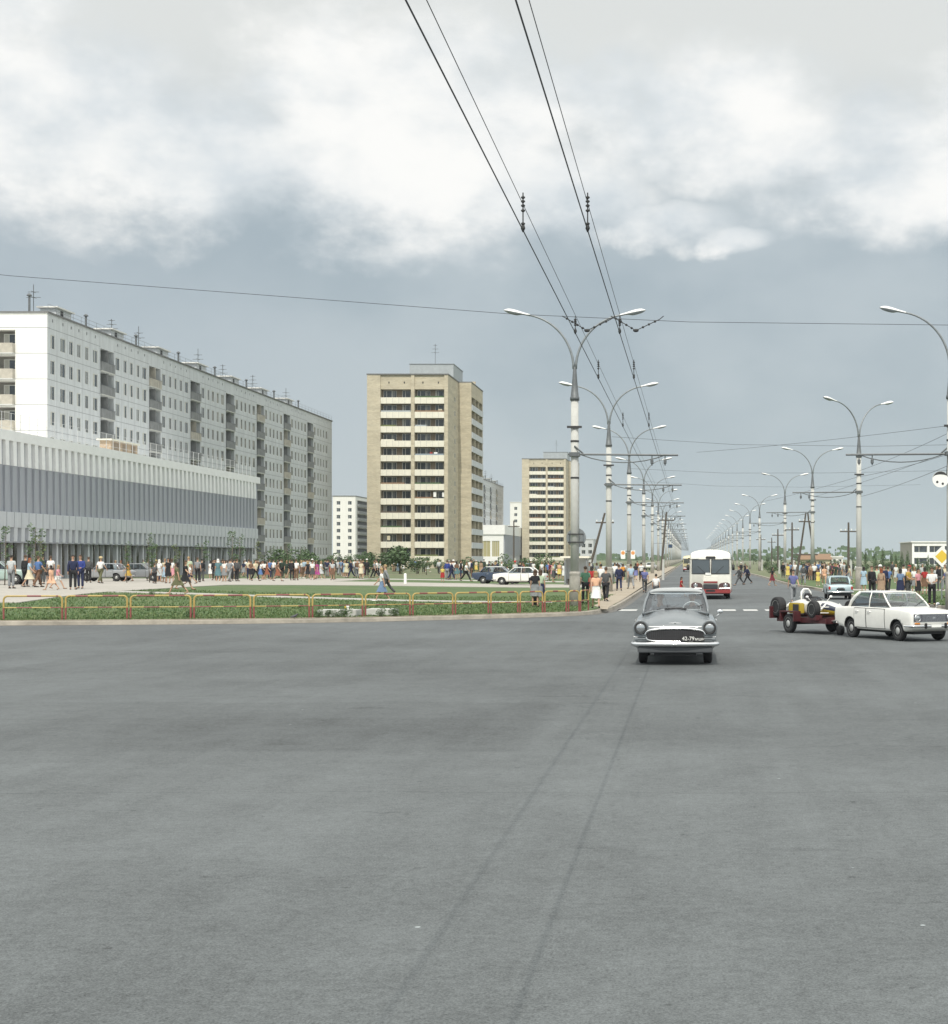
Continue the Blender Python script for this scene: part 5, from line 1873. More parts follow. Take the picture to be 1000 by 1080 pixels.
def lamp(root, x, y, z, r, nm='headlight', ring='chrome', lens='lens', sgn=1, depth=.05):
    e = MB(); e.smooth = True
    rt = Matrix.Rotation(PI / 2 * sgn, 3, 'Y')
    e.lathe([(r * 1.18, -depth), (r * 1.22, 0.0), (r * 1.1, .03), (r * .98, .015), (r * .97, -.01)], 22, c=(x, y, z), rot=rt)
    o = e.build(nm, M[ring], root)
    e = MB(); e.smooth = True
    e.lathe([(r * .98, -.02), (r * .98, .004), (r * .7, .026), (r * .35, .036), (0.001, .04)], 22, c=(x, y, z), rot=rt)
    e.build('lens', M[lens], o)
    return o

def text_mesh(txt, size, material):
    cu = bpy.data.curves.new('lettering', 'FONT')
    cu.body = txt
    cu.size = size
    cu.align_x = 'CENTER'
    cu.align_y = 'CENTER'
    cu.extrude = 0.001
    o = bpy.data.objects.new('work', cu)
    COL.objects.link(o)
    dg = bpy.context.evaluated_depsgraph_get()
    dg.update()
    me = bpy.data.meshes.new_from_object(o.evaluated_get(dg))
    bpy.data.objects.remove(o)
    me.materials.clear()
    me.materials.append(material)
    return me

# --- grey saloon coming towards the camera
VOLGA = dict(t=dict(
    w=[(-2.41, .66), (-2.3, .76), (-2.0, .85), (-1.2, .895), (0, .895), (1.4, .90), (2.0, .895), (2.22, .88), (2.33, .85), (2.40, .80)],
    zs=[(-2.41, .50), (-2.2, .40), (-1.8, .30), (1.6, .30), (2.1, .33), (2.40, .40)],
    zb=[(-2.41, .68), (-2.25, .82), (-1.7, .93), (-1.2, .98), (0, 1.0), (1.0, 1.0), (1.7, .985), (2.1, .96), (2.3, .93), (2.37, .88), (2.40, .82)],
    ws=[(-2.41, .55), (-2.2, .66), (-1.2, .78), (0, .79), (1.2, .79), (2.0, .77), (2.3, .74), (2.40, .70)],
    zc=[(-2.41, .72), (-2.25, .86), (-1.8, .99), (-1.2, 1.10), (0, 1.13), (0.95, 1.175), (1.5, 1.14), (2.0, 1.065), (2.25, .97), (2.36, .87), (2.40, .80)],
    dip=[(-2.41, 0), (-1.2, .01), (0.6, .01), (1.2, .045), (2.0, .06), (2.3, .04), (2.4, 0.0)]),
    axles=(1.52, -1.18), track=.705, wheel=.345, tyre_w=.19, zm=.5, low=.985,
    g=dict(fb=(.98, 1.085, .72), ft=(.36, 1.51, .60), rt=(-1.02, 1.50, .59), rb=(-1.70, 1.06, .66), bx=-.38, bz=.10, crown=.19, pillar=.028, cfat=2.6),
    doors=((-.36, .84), (-1.30, -.37)), sw='frame_white', mirrors=(1,))
P_GREY = paint_mat('paint_grey_blue', (0.175, 0.193, 0.203), 0.28)
def volga():
    d = 36.3
    xc = (712.5 - VX) * d / FPX
    VOLGA['roof'] = paint_mat('paint_pale_grey', (0.42, 0.44, 0.44), 0.35)
    r = sedan('saloon_car', 'grey-blue rounded saloon driving towards the viewer with two people in front', 'car', VOLGA, P_GREY, (xc, d + 1.52 * 1.03, 0), -PI / 2, scale=1.03)
    for s_ in (-1, 1):
        lamp(r, 2.425, s_ * .735, .80, .112, ring='iron')
        m = MB(); m.smooth = True      # painted hood over each lamp pod and the dark pod face
        m.lathe([(.165, -.10), (.168, -.01), (.155, .012), (.138, .0)], 22, c=(2.405, s_ * .735, .80), rot=Matrix.Rotation(PI / 2, 3, 'Y'))
        m.build('lamp_pod', P_GREY, r)
        m = MB()
        m.bbox_round(2.372, 2.412, s_ * .735 - .13, s_ * .735 + .13, .545, .60, .012)
        m.build('parking_light', M['steel_grey'], r)
        m = MB()
        m.tube([(2.39, s_ * .735 - .15, .61), (2.385, s_ * .735 + .13, .61)], .012, 5)
        m.build('trim_strip', M['chrome'], r)
    # mouth
    m = MB()
    out = chaikin([(-.60, .545), (-.61, .70), (-.50, .745), (0, .765), (.50, .745), (.61, .70), (.60, .545), (.3, .525), (-.3, .525), (-.60, .545)], 1)
    m.prism([(y, z) for y, z in out[:-1]], 2.39, 2.412, 'x')
    g_ = m.build('grille', M['dark_inside'], r)
    m = MB()
    for i in range(27):
        y = -.57 + i * 1.14 / 26
        m.box(2.413, 2.424, y - .007, y + .007, .54, .735)
    m.build('grille_bars', mat('grille_bar', (0.06, 0.06, 0.065), 0.4, metal=0.6), g_)
    m = MB(); m.smooth = True
    m.tube([(2.415, y, z) for y, z in chaikin([(-.64, .66), (-.61, .735), (-.42, .775), (0, .80), (.42, .775), (.61, .735), (.64, .66)], 2)], .026, 8)
    m.tube([(2.415, y, z) for y, z in chaikin([(-.62, .60), (-.58, .525), (0, .505), (.58, .525), (.62, .60)], 2)], .017, 8)
    m.build('grille_surround', M['chrome'], r)
    bumper(r, 2.47, .90, .455, .115, .42, 1)
    bumper(r, -2.47, .86, .46, .11, .35, -1)
    m = MB()
    m.bbox_round(2.30, 2.43, -.80, .80, .27, .40, .02)
    m.build('front_apron', mat('apron_grey', (0.07, 0.075, 0.08), 0.5), r)
    m = MB()
    m.box(2.10, 2.28, -.45, .45, .20, .30)
    m.tube([(2.2, -.68, .30), (2.2, .68, .30)], .05, 6)
    m.tube([(1.52, -.68, .33), (1.52, .68, .33)], .045, 6)
    m.tube([(-1.18, -.68, .34), (-1.18, .68, .34)], .06, 6)
    m.box(-1.9, 2.0, -.55, .55, .24, .31)
    m.build('undercarriage', M['dark_inside'], r)
    m = MB()      # emblem: little winged star on the bonnet
    m.ellip((2.335, 0, .905), (.03, .035, .022), 8, 5)
    m.tube([(2.33, -.14, .90), (2.345, 0, .90), (2.33, .14, .90)], [.004, .014, .004], 6)
    m.build('emblem', M['chrome'], r)
    m = MB(); m.box(1.10, 1.22, -.24, .24, 1.155, 1.185); m.build('vent_grille', M['dark_inside'], r)
    # black number plate with white characters
    pe = MB(); pe.bbox_round(2.455, 2.468, -.255, .255, -.057, .057, .005)
    po = pe.build('licence_plate', M['plate_black'], r, (.022, .37, .575))
    a = text_mesh('42-79', .115, M['plate_white'])
    link('plate_text', a, po, (2.470, -.09, 0), (PI / 2, 0, PI / 2))
    a = text_mesh('мшн', .092, M['plate_white'])
    link('plate_text', a, po, (2.470, .155, -.008), (PI / 2, 0, PI / 2))
    for s_ in (-1, 1):
        lamp(r, -2.36, s_ * .66, .72, .05, 'tail_light', 'chrome', 'lens_red', -1)
    return r
volga_root = volga()

# --- white saloon turning on the right, towing
LADA = dict(t=dict(
    w=[(-2.10, .74), (-2.04, .775), (-1.7, .795), (-1.1, .805), (0, .81), (1.2, .805), (1.75, .79), (1.90, .775), (1.95, .75)],
    zs=[(-2.10, .40), (-1.8, .32), (-1.5, .27), (1.4, .26), (1.75, .29), (1.95, .36)],
    zb=[(-2.10, .82), (-2.04, .885), (-1.2, .925), (0, .93), (1.0, .915), (1.75, .865), (1.90, .845), (1.95, .81)],
    ws=[(-2.10, .70), (-2.0, .735), (-1.1, .765), (0, .77), (1.2, .765), (1.8, .745), (1.95, .71)],
    zc=[(-2.10, .84), (-2.02, .905), (-1.2, .95), (0, .955), (.85, .965), (1.3, .94), (1.8, .885), (1.92, .855), (1.95, .82)],
    dip=[(-2.1, 0), (-1.2, .008), (.8, .008), (1.5, .012), (1.95, 0)]),
    axles=(1.24, -1.18), track=.665, wheel=.29, tyre_w=.165, zm=.62, low=.985,
    g=dict(fb=(.80, .965, .665), ft=(.25, 1.355, .555), rt=(-.98, 1.35, .545), rb=(-1.42, .95, .64), bx=-.30, crown=.085, pillar=.024, cfat=1.9),
    doors=((-.29, .68), (-.94, -.30)), mirrors=(1,))
P_WHITE = paint_mat('paint_white', (0.80, 0.79, 0.74), 0.28)
LADA_A = math.atan2(-.89, .455)
def lada_front(r, paint):
    m = MB(); m.bbox_round(1.935, 1.958, -.70, .70, .545, .795, .01)
    g_ = m.build('grille', M['chrome'], r)
    m = MB(); m.box(1.9585, 1.963, -.67, .67, .57, .77); m.build('grille_mesh', M['grille_grey'], g_)
    m = MB()
    for i in range(9):
        m.box(1.964, 1.968, -.40, .40, .585 + i * .021, .592 + i * .021)
    m.box(1.964, 1.972, -.05, .05, .65, .70)
    m.build('grille_bars', M['chrome'], g_)
    for s_ in (-1, 1): lamp(r, 1.965, s_ * .555, .672, .088)
    for s_ in (-1, 1):
        m = MB(); m.bbox_round(1.93, 1.975, s_ * .56 - .09, s_ * .56 + .09, .495, .535, .01); m.build('parking_light', M['lens_amber'], r)
    b = bumper(r, 2.02, .80, .445, .085, .34, 1, bow=.05)
    for s_ in (-1, 1):
        m = MB(); m.bbox_round(2.02, 2.10, s_ * .34 - .03, s_ * .34 + .03, .37, .53, .015); m.build('bumper_guard', M['black_rubber'], b)
    pe = MB(); pe.box(2.085, 2.093, -.17, .17, .41, .49); po = pe.build('licence_plate', M['plate_white'], r)
    bumper(r, -2.16, .80, .445, .085, .30, -1, bow=.05)
    for s_ in (-1, 1):
        m = MB(); m.bbox_round(-2.125, -2.09, s_ * .56 - .12, s_ * .56 + .12, .60, .70, .01); m.build('tail_light', M['lens_red'], r)
    m = MB()
    m.tube([(1.24, -.6, .28), (1.24, .6, .28)], .04, 6); m.tube([(-1.18, -.6, .29), (-1.18, .6, .29)], .05, 6); m.box(-1.7, 1.7, -.5, .5, .2, .28)
    m.build('undercarriage', M['dark_inside'], r)
M['grille_grey'] = mat('grille_grey', (0.12, 0.12, 0.14), 0.4, metal=0.5)
hd = Vector((math.cos(LADA_A), math.sin(LADA_A), 0))
lf = Vector((-hd.y, hd.x, 0))
fw = at(949, 0, 45.9); fw.z = 0
lada_c = fw + lf * .665 - hd * 1.24
lada_root = sedan('saloon_car', 'white boxy four-door saloon towing the trailer on the right', 'car', LADA, P_WHITE, lada_c, LADA_A)
lada_front(lada_root, P_WHITE)

# --- trailer with the racing car
P_RED = mat('paint_oxide_red', (0.065, 0.014, 0.017), 0.5, var=0.25, vscale=5)
TA = LADA_A + R(2)
th = Vector((math.cos(TA), math.sin(TA), 0))
tl_ = Vector((-th.y, th.x, 0))
hitch = lada_c - hd * 2.30
axc = hitch - th * 2.25
def trailer():
    r = empty('car_trailer', (axc.x, axc.y, 0), TA, 'dark red flat trailer hitched behind the white saloon, carrying a racing car', 'trailer')
    m = MB()
    m.box(-.85, 1.75, -.62, .62, .40, .47)
    for s_ in (-1, 1): m.box(-1.0, 1.8, s_ * .62 - .04, s_ * .62 + .04, .34, .50)
    m.box(-1.0, -.9, -.62, .62, .34, .55)
    m.box(1.7, 1.8, -.60, .60, .34, .52)
    m.build('platform', P_RED, r)
    m = MB()
    m.tube([(1.7, -.5, .42), (2.2, 0, .42)], .045, 6); m.tube([(1.7, .5, .42), (2.2, 0, .42)], .045, 6)
    m.ellip((2.22, 0, .43), (.09, .06, .06), 8, 5)
    m.build('drawbar', P_RED, r)
    for s_ in (-1, 1):
        wheel(r, 0, s_ * .80, .30, .17, s_, 'cap')
        m = MB()
        m.box(-.40, .40, s_ * .80 - .13, s_ * .80 + .13, .66, .70)
        m.box(-.42, -.36, s_ * .80 - .13, s_ * .80 + .13, .40, .70)
        m.box(.36, .42, s_ * .80 - .13, s_ * .80 + .13, .38, .70)
        m.build('mudguard', P_RED, r)
    for s_ in (-1, 1):
        m = MB()
        m.box(-1.02, -.96, s_ * .80 - .14, s_ * .80 + .14, .44, .82)
        m.build('rear_panel', P_RED, r)
        m = MB(); m.cbox((1.2, s_ * .66, .52), (.5, .22, .16), 0); m.build('wheel_chock', P_RED, r)
    m = MB(); m.smooth = True
    m.lathe([(.05, -.06), (.15, -.06), (.15, .06), (.05, .06)], 16, c=(2.0, -.25, .15), rot=Matrix.Rotation(PI / 2, 3, 'X'))
    m.tube([(2.0, -.25, .15), (2.0, -.18, .15), (2.0, -.18, .45)], .02, 5)
    m.build('jockey_wheel', M['black_rubber'], r)
    m = MB(); m.tube([(0, -.8, .30), (0, .8, .30)], .04, 6); m.build('axle', M['iron'], r)
trailer()
def race_car():
    c = axc + th * .15
    r = empty('racing_car', (c.x, c.y, .50), TA, 'open-wheel racing car, white with yellow and black nose, strapped on the red trailer', 'racing car')
    pw = paint_mat('race_white', (0.64, 0.63, 0.59), 0.3)
    py = paint_mat('race_yellow', (0.42, 0.31, 0.03), 0.3)
    pk = paint_mat('race_navy', (0.03, 0.035, 0.06), 0.3)
    T_ = dict(w=[(-1.25, .22), (-.9, .30), (-.2, .36), (.4, .35), (.9, .31), (1.5, .24), (1.9, .15), (2.05, .06)],
              zb=[(-1.25, .16), (0, .06), (1.0, .07), (1.6, .10), (2.05, .17)],
              zt=[(-1.25, .40), (-.8, .50), (-.4, .56), (.1, .50), (.5, .52), (.8, .50), (1.3, .40), (1.8, .28), (2.05, .20)])
    m = MB(); m.smooth = True
    xs = frange(-1.25, 2.05, .1)
    P_, F_ = [], []
    n = 20
    for x in xs:
        w_, zb, zt = (interp(T_[k], x) for k in ('w', 'zb', 'zt'))
        for j in range(n):
            a = 2 * PI * j / n
            ca, sa = math.cos(a), math.sin(a)
            e = .62
            P_.append((x, w_ * math.copysign(abs(ca) ** e, ca), (zb + zt) / 2 + (zt - zb) / 2 * math.copysign(abs(sa) ** e, sa)))
    for i in range(len(xs) - 1):
        for j in range(n):
            F_.append((i * n + j, i * n + (j + 1) % n, (i + 1) * n + (j + 1) % n, (i + 1) * n + j))
    m.add(P_, F_ + [tuple(range(n - 1, -1, -1)), tuple(range((len(xs) - 1) * n, len(xs) * n))], 0)
    # livery: white deck, yellow flanks towards the nose, dark flash on the nose side
    for i, f in enumerate(m.f):
        cx = sum(m.v[q][0] for q in f) / len(f); cz = sum(m.v[q][2] for q in f) / len(f)
        zt, zb = interp(T_['zt'], cx), interp(T_['zb'], cx)
        t = (cz - zb) / (zt - zb)
        if t < .42 and cx > .3: m.m[i] = 1
        elif .8 < cx < 1.55 and .42 <= t < .9: m.m[i] = 2
    m.build('bodywork', [pw, py, pk], r)
    m = MB(); m.smooth = True
    m.ellip((-.05, 0, .50), (.36, .22, .08), 16, 6); m.build('cockpit', M['dark_inside'], r)
    m = MB(); m.smooth = True
    m.tube([(.32, -.23, .50), (.38, -.12, .60), (.40, 0, .63), (.38, .12, .60), (.32, .23, .50)], .02, 6); m.build('wind_deflector', M['glass_blue'], r)
    m = MB(); m.smooth = True
    m.tube([(-.42, -.19, .45), (-.46, -.17, .78), (-.46, -.08, .87), (-.46, .08, .87), (-.46, .17, .78), (-.42, .19, .45)], .03, 8)
    m.tube([(-.46, 0, .87), (-.95, 0, .5)], .02, 6)
    m.build('roll_bar', M['lamp_white'], r)
    m = MB(); m.bbox_round(-.40, -.28, -.14, .14, .52, .74, .04); m.build('head_rest', M['dark_inside'], r)
    for s_ in (-1, 1):
        m = MB(); m.bbox_round(-.62, .02, s_ * .46 - .11, s_ * .46 + .11, .10, .44, .03); p_ = m.build('side_pod', py, r)
        m = MB(); m.box(-.34, .0, s_ * .572 - .003, s_ * .572 + .003, .14, .40); m.build('opening', M['dark_inside'], p_)
    m = MB()
    m.bbox_round(-1.15, -.62, -.20, .20, .14, .46, .04)
    for i in range(4):
        m.tube([(-1.0 + .12 * i, -.1, .46), (-1.0 + .12 * i, -.1, .60)], .035, 8)
        m.tube([(-1.0 + .12 * i, .15, .40), (-1.02 + .12 * i, .30, .35), (-1.35, .30, .22)], .02, 6)
    m.build('engine', M['steel_grey'], r)
    m = MB()
    for s_ in (-1, 1):
        for (xa_, xw) in ((1.05, 1.05), (-1.0, -1.0)):
            for dz in (.16, .34):
                m.tube([(xa_ - .18, s_ * .25, dz), (xw, s_ * .62, dz)], .014, 5)
                m.tube([(xa_ + .18, s_ * .25, dz), (xw, s_ * .62, dz)], .014, 5)
            m.tube([(xa_, s_ * .25, .42), (xw, s_ * .55, .16)], .03, 6)
    m.build('suspension', M['lamp_white'], r)
    for s_ in (-1, 1):
        wheel(r, 1.05, s_ * .70, .27, .20, s_)
        wheel(r, -1.0, s_ * .70, .31, .27, s_)
        m = MB(); m.smooth = True
        m.tube([(.3, s_ * .3, .50), (.3, s_ * .42, .62)], .01, 5); m.ellip((.3, s_ * .45, .64), (.03, .06, .04), 8, 5); m.build('side_mirror', M['lamp_white'], r)
    m = MB(); m.box(-1.32, -1.28, -.12, .12, .2, .4); m.build('gearbox_cover', M['lens_red'], r)
race_car()

# --- light blue saloon seen from behind
MOSK = dict(t=dict(
    w=[(-2.04, .70), (-1.98, .745), (-1.6, .775), (0, .78), (1.3, .775), (1.9, .74), (2.0, .68)],
    zs=[(-2.04, .44), (-1.6, .32), (1.5, .29), (2.0, .42)],
    zb=[(-2.04, .80), (-1.95, .87), (-1.0, .90), (0, .92), (1.0, .91), (1.85, .86), (2.0, .80)],
    ws=[(-2.04, .64), (-1.9, .68), (0, .73), (1.5, .71), (2.0, .64)],
    zc=[(-2.04, .82), (-1.95, .89), (-1.2, .95), (0, .96), (.9, .97), (1.8, .90), (2.0, .82)],
    dip=[(-2.0, .0), (0, .01), (2.0, .0)]),
    axles=(1.28, -1.12), track=.63, wheel=.31, tyre_w=.165, zm=.6,
    g=dict(fb=(.82, .97, .63), ft=(.30, 1.38, .55), rt=(-.95, 1.37, .54), rb=(-1.38, .94, .60), bx=-.28, crown=.10, pillar=.026, cfat=1.9),
    doors=((-.27, .70), (-.90, -.28)))
def mosk():
    d = 92
    p = at(887, 0, d)
    r = sedan('saloon_car', 'light blue saloon seen from behind, between the white saloon and a lamp post', 'car', MOSK, paint_mat('paint_light_blue', (0.42, 0.53, 0.56), 0.3), (p.x, d + 2, 0), PI / 2, scale=0.94)
    bumper(r, -2.10, .78, .46, .11, .3, -1)
    bumper(r, 2.06, .78, .46, .11, .3, 1)
    for s_ in (-1, 1):
        m = MB(); m.bbox_round(-2.07, -1.99, s_ * .68 - .06, s_ * .68 + .06, .60, .80, .02); m.build('tail_light', M['lens_red'], r)
        lamp(r, 2.0, s_ * .56, .68, .085)
    m = MB(); m.box(-2.065, -2.05, -.25, .25, .56, .68); m.build('licence_plate', M['plate_black'], r)
    m = MB(); m.bbox_round(-2.09, -2.04, -.18, .18, .70, .75, .012); m.build('plate_lamp', M['chrome'], r)
    m = MB(); m.box(-1.9, 1.8, -.6, .6, .22, .33); m.tube([(-1.12, -.6, .3), (-1.12, .6, .3)], .05, 6); m.build('undercarriage', M['dark_inside'], r)
mosk()
# parked cars beyond the left-hand crowd
LADA['mirrors'] = ()
p = at(548, 0, 126)
pr_ = sedan('saloon_car', 'white saloon parked side-on among the crowd left of the bus shelter', 'car', LADA, P_WHITE, (p.x, 126, zl(p.x, 126) + .03), R(172), 'parked saloons behind the crowd'); lada_front(pr_, P_WHITE)
p = at(527, 0, 130)
pr_ = sedan('saloon_car', 'dark blue saloon with white top parked among the left-hand crowd', 'car', dict(LADA, roof=P_WHITE), paint_mat('paint_navy', (0.03, 0.05, 0.09), 0.3), (p.x, 130, zl(p.x, 130) + .03), R(-8), 'parked saloons behind the crowd'); lada_front(pr_, P_WHITE)
for px, d, a, lab, colr in ((653, 250, 20, 'pale saloon parked far down beside the third lamp post', (0.6, 0.62, 0.6)), (687, 290, 80, 'white saloon parked far down between left lamp posts', (0.75, 0.75, 0.72)), (645, 232, 170, 'light grey saloon parked far down behind the walkway', (0.5, 0.53, 0.55))):
    p = at(px, 0, d)
    q_ = sedan('saloon_car', lab, 'car', MOSK, paint_mat('paint_far', colr), (p.x, d, zl(p.x, d)), R(a), 'saloons parked far down on the left')
    lada_front(q_, None) if False else bumper(q_, 2.06, .78, .46, .11, .3, 1)

for px, d, a, lab, colr in ((112, 127, 176, 'grey saloon parked before the shop windows behind the man in straw hat', (0.30, 0.31, 0.32)), (147, 131, 4, 'darker grey saloon parked before the shop windows right of the woman in orange', (0.22, 0.23, 0.24)), (-4, 99, 10, 'pale green saloon at the left picture edge beside a young tree', (0.36, 0.46, 0.42))):
    p = at(px, 0, d)
    q_ = sedan('saloon_car', lab, 'car', MOSK, paint_mat('paint_parked', colr), (p.x, d, zl(p.x, d) + .03), R(a), 'saloons parked before the shop')
    bumper(q_, 2.06, .78, .46, .11, .3, 1); bumper(q_, -2.10, .78, .46, .11, .3, -1)
# --- buses
def bus(name, label, loc, rz, L=10.3, cream=False, lowc=None, group=None):
    r = empty(name, loc, rz, label, 'bus', group)
    white = paint_mat('bus_white', (0.78, 0.76, 0.68), 0.35) if not cream else paint_mat('bus_cream', (0.70, 0.62, 0.36), 0.4)
    red = paint_mat('bus_red', (0.26, 0.03, 0.03), 0.4)
    hw, z0, z1 = 1.22, .36, 2.62
    def ring(x, wsc, zlo, ztop, crown):
        w_ = hw * wsc
        pl = chaikin([(0, zlo), (w_ * .93, zlo), (w_, zlo + .12), (w_ * 1.0, 1.2), (w_ * .985, 2.0), (w_ * .965, ztop - .08), (w_ * .90, ztop + crown * .35), (w_ * .5, ztop + crown * .9), (0, ztop + crown)], 2)
        return [(x, y, z) for y, z in pl] + [(x, -y, z) for y, z in pl[-2:0:-1]]
    xs = [(-L + .02, .93, .40, 2.50, .05), (-L + .12, .985, .38, 2.58, .18), (-L + .4, 1, .36, 2.62, .25), (-.9, 1, .36, 2.62, .25), (-.45, 1, .36, 2.62, .24), (-.16, .985, .36, 2.56, .15), (-.03, .955, .38, 2.46, .05), (0, .94, .40, 2.42, .02)]
    m = MB(); m.smooth = True
    P_ = []
    for q in xs: P_ += ring(*q)
    n = len(ring(*xs[0]))
    F_ = [(i * n + j, i * n + (j + 1) % n, (i + 1) * n + (j + 1) % n, (i + 1) * n + j) for i in range(len(xs) - 1) for j in range(n)]
    m.add(P_, F_ + [tuple(range(n - 1, -1, -1)), tuple(range((len(xs) - 1) * n, len(xs) * n))], 0)
    me = m.mesh('body', [white, M['dark_inside']])
    bm = bmesh.new(); bm.from_mesh(me); bmesh.ops.recalc_face_normals(bm, faces=bm.faces); bm.to_mesh(me); bm.free()
    cm = MB()
    for ax in (-2.35, -L + 2.6):
        for s_ in (-1, 1): cm.lathe([(.58, -.22), (.58, .22)], 24, c=(ax, s_ * 1.08, .50), rot=Matrix.Rotation(PI / 2, 3, 'X'), m=1)
    me = eval_mesh(me, [('CUT', cm.mesh('cut', [white, M['dark_inside']]))])
    link('body', me, r)
    for ax in (-2.35, -L + 2.6):
        for s_ in (-1, 1): wheel(r, ax, s_ * 1.04, .50, .26, s_)
    # windscreen: two bowed panes with a centre post
    for s_ in (-1, 1):
        m = MB(); m.smooth = True
        P_ = []
        for i in range(7):
            for j in range(5):
                y = s_ * (.06 + 1.00 * i / 6)
                z = 1.50 + .78 * j / 4
                x = .036 - .012 * (abs(y) / 1.06) ** 3 - .008 * j / 4
                P_.append((x, y, z))
        m.add(P_, [(i * 5 + j, (i + 1) * 5 + j, (i + 1) * 5 + j + 1, i * 5 + j + 1) for i in range(6) for j in range(4)])
        m.build('windscreen', M['bus_glass'], r)
        m = MB(); m.smooth = True
        m.tube([(.03, s_ * .04, 1.48), (.02, s_ * 1.08, 1.48), (.015, s_ * 1.07, 2.29), (.02, s_ * .04, 2.29), (.03, s_ * .04, 1.48)], .022, 6)
        m.build('windscreen_rubber', M['black_rubber'], r)
        m = MB(); m.box(.0, .045, s_ * .87 - .17, s_ * .87 + .17, 2.33, 2.50); bx = m.build('route_box', M['lamp_white'], r)
        lamp(r, .045, s_ * .86, .80, .10)
        m = MB()
        m.prism(chaikin([(s_ * .44, .60), (s_ * .46, .84), (s_ * .62, .96), (s_ * 1.10, .97), (s_ * 1.13, .62), (s_ * .44, .60)], 1), -.02, .028, 'x'); m.build('lamp_panel', mat('bus_lamp_panel', (0.09, 0.045, 0.045), 0.5), r)
        m = MB(); m.tube([(.05, s_ * .5, .625), (.05, s_ * 1.10, .64), (-.05, s_ * 1.17, .645)], .025, 6); m.build('bumper_strip', M['chrome'], r)
        m = MB(); m.smooth = True
        m.tube([(.0, s_ * 1.10, 2.30), (.10, s_ * 1.28, 2.25), (.10, s_ * 1.30, 1.95)], .018, 5); m.bbox_round(.07, .12, s_ * 1.30 - .08, s_ * 1.30 + .08, 1.68, 2.0, .02); m.build('side_mirror', M['iron'], r)
        # side windows
        for k in range(6):
            xw = -1.35 - k * (L - 2.0) / 6
            m = MB(); m.box(xw - (L - 2.6) / 6, xw, s_ * hw * .985 - .012, s_ * hw * .985 + .03, 1.42, 2.22); m.build('side_window', M['bus_glass'], r)
        m = MB(); m.box(-L + .5, -.55, s_ * hw - .006, s_ * hw + .012, .42, .92); m.build('side_skirt', red, r)
        m = MB(); m.tube([(.055, s_ * .30, 1.50), (.02, s_ * .75, 1.92)], .012, 5); m.build('wiper', M['iron'], r)
    m = MB(); m.bbox_round(-.02, .04, -.28, .28, 2.33, 2.48, .02); m.build('sign_box', M['dark_inside'], r)
    m = MB(); m.bbox_round(-.02, .06, -.42, .42, .90, 1.36, .03); m.build('front_hatch', white, r)
    m = MB(); m.box(.0, .066, -.40, .40, .94, 1.04); m.build('red_stripe', red, r)
    m = MB(); m.bbox_round(.0, .05, -.42, .42, .60, .86, .02); g_ = m.build('grille', M['dark_inside'], r)
    m = MB()
    for i in range(5): m.box(.051, .058, -.40, .40, .63 + i * .045, .645 + i * .045)
    m.build('grille_bars', M['grille_grey'], g_)
    m = MB(); m.bbox_round(-.25, .05, -1.15, 1.15, .34, .585, .03); m.build('front_apron', red, r)
    m = MB(); m.box(.052, .06, -.26, .26, .44, .55); m.build('licence_plate', M['plate_black'], r)
    m = MB(); m.box(.045, .05, -.30, .02, 1.40, 1.53); m.build('route_board', M['plate_white'], r)
    m = MB(); m.box(-L + .4, -.3, -.9, .9, .30, .44); m.build('undercarriage', M['dark_inside'], r)
    m = MB()
    for k in range(5): m.bbox_round(-2.2 - k * 1.5, -1.8 - k * 1.5, -.95, .95, .5, 1.45, .05)
    m.build('seat', M['seat_brown'], r)
    return r
M['bus_glass'] = glass_mat('bus_glass', (0.30, 0.34, 0.38), 1.6)
d = 92.5
bus('city_bus', 'white and red city bus coming up the avenue behind the grey car', (at(749.5, 0, d).x, d, 0), -PI / 2)
d = 285
bus('small_bus', 'small cream bus far down the avenue, left of the white and red bus', (at(727.5, 0, d).x, d, 0), -PI / 2, 7.0, True)
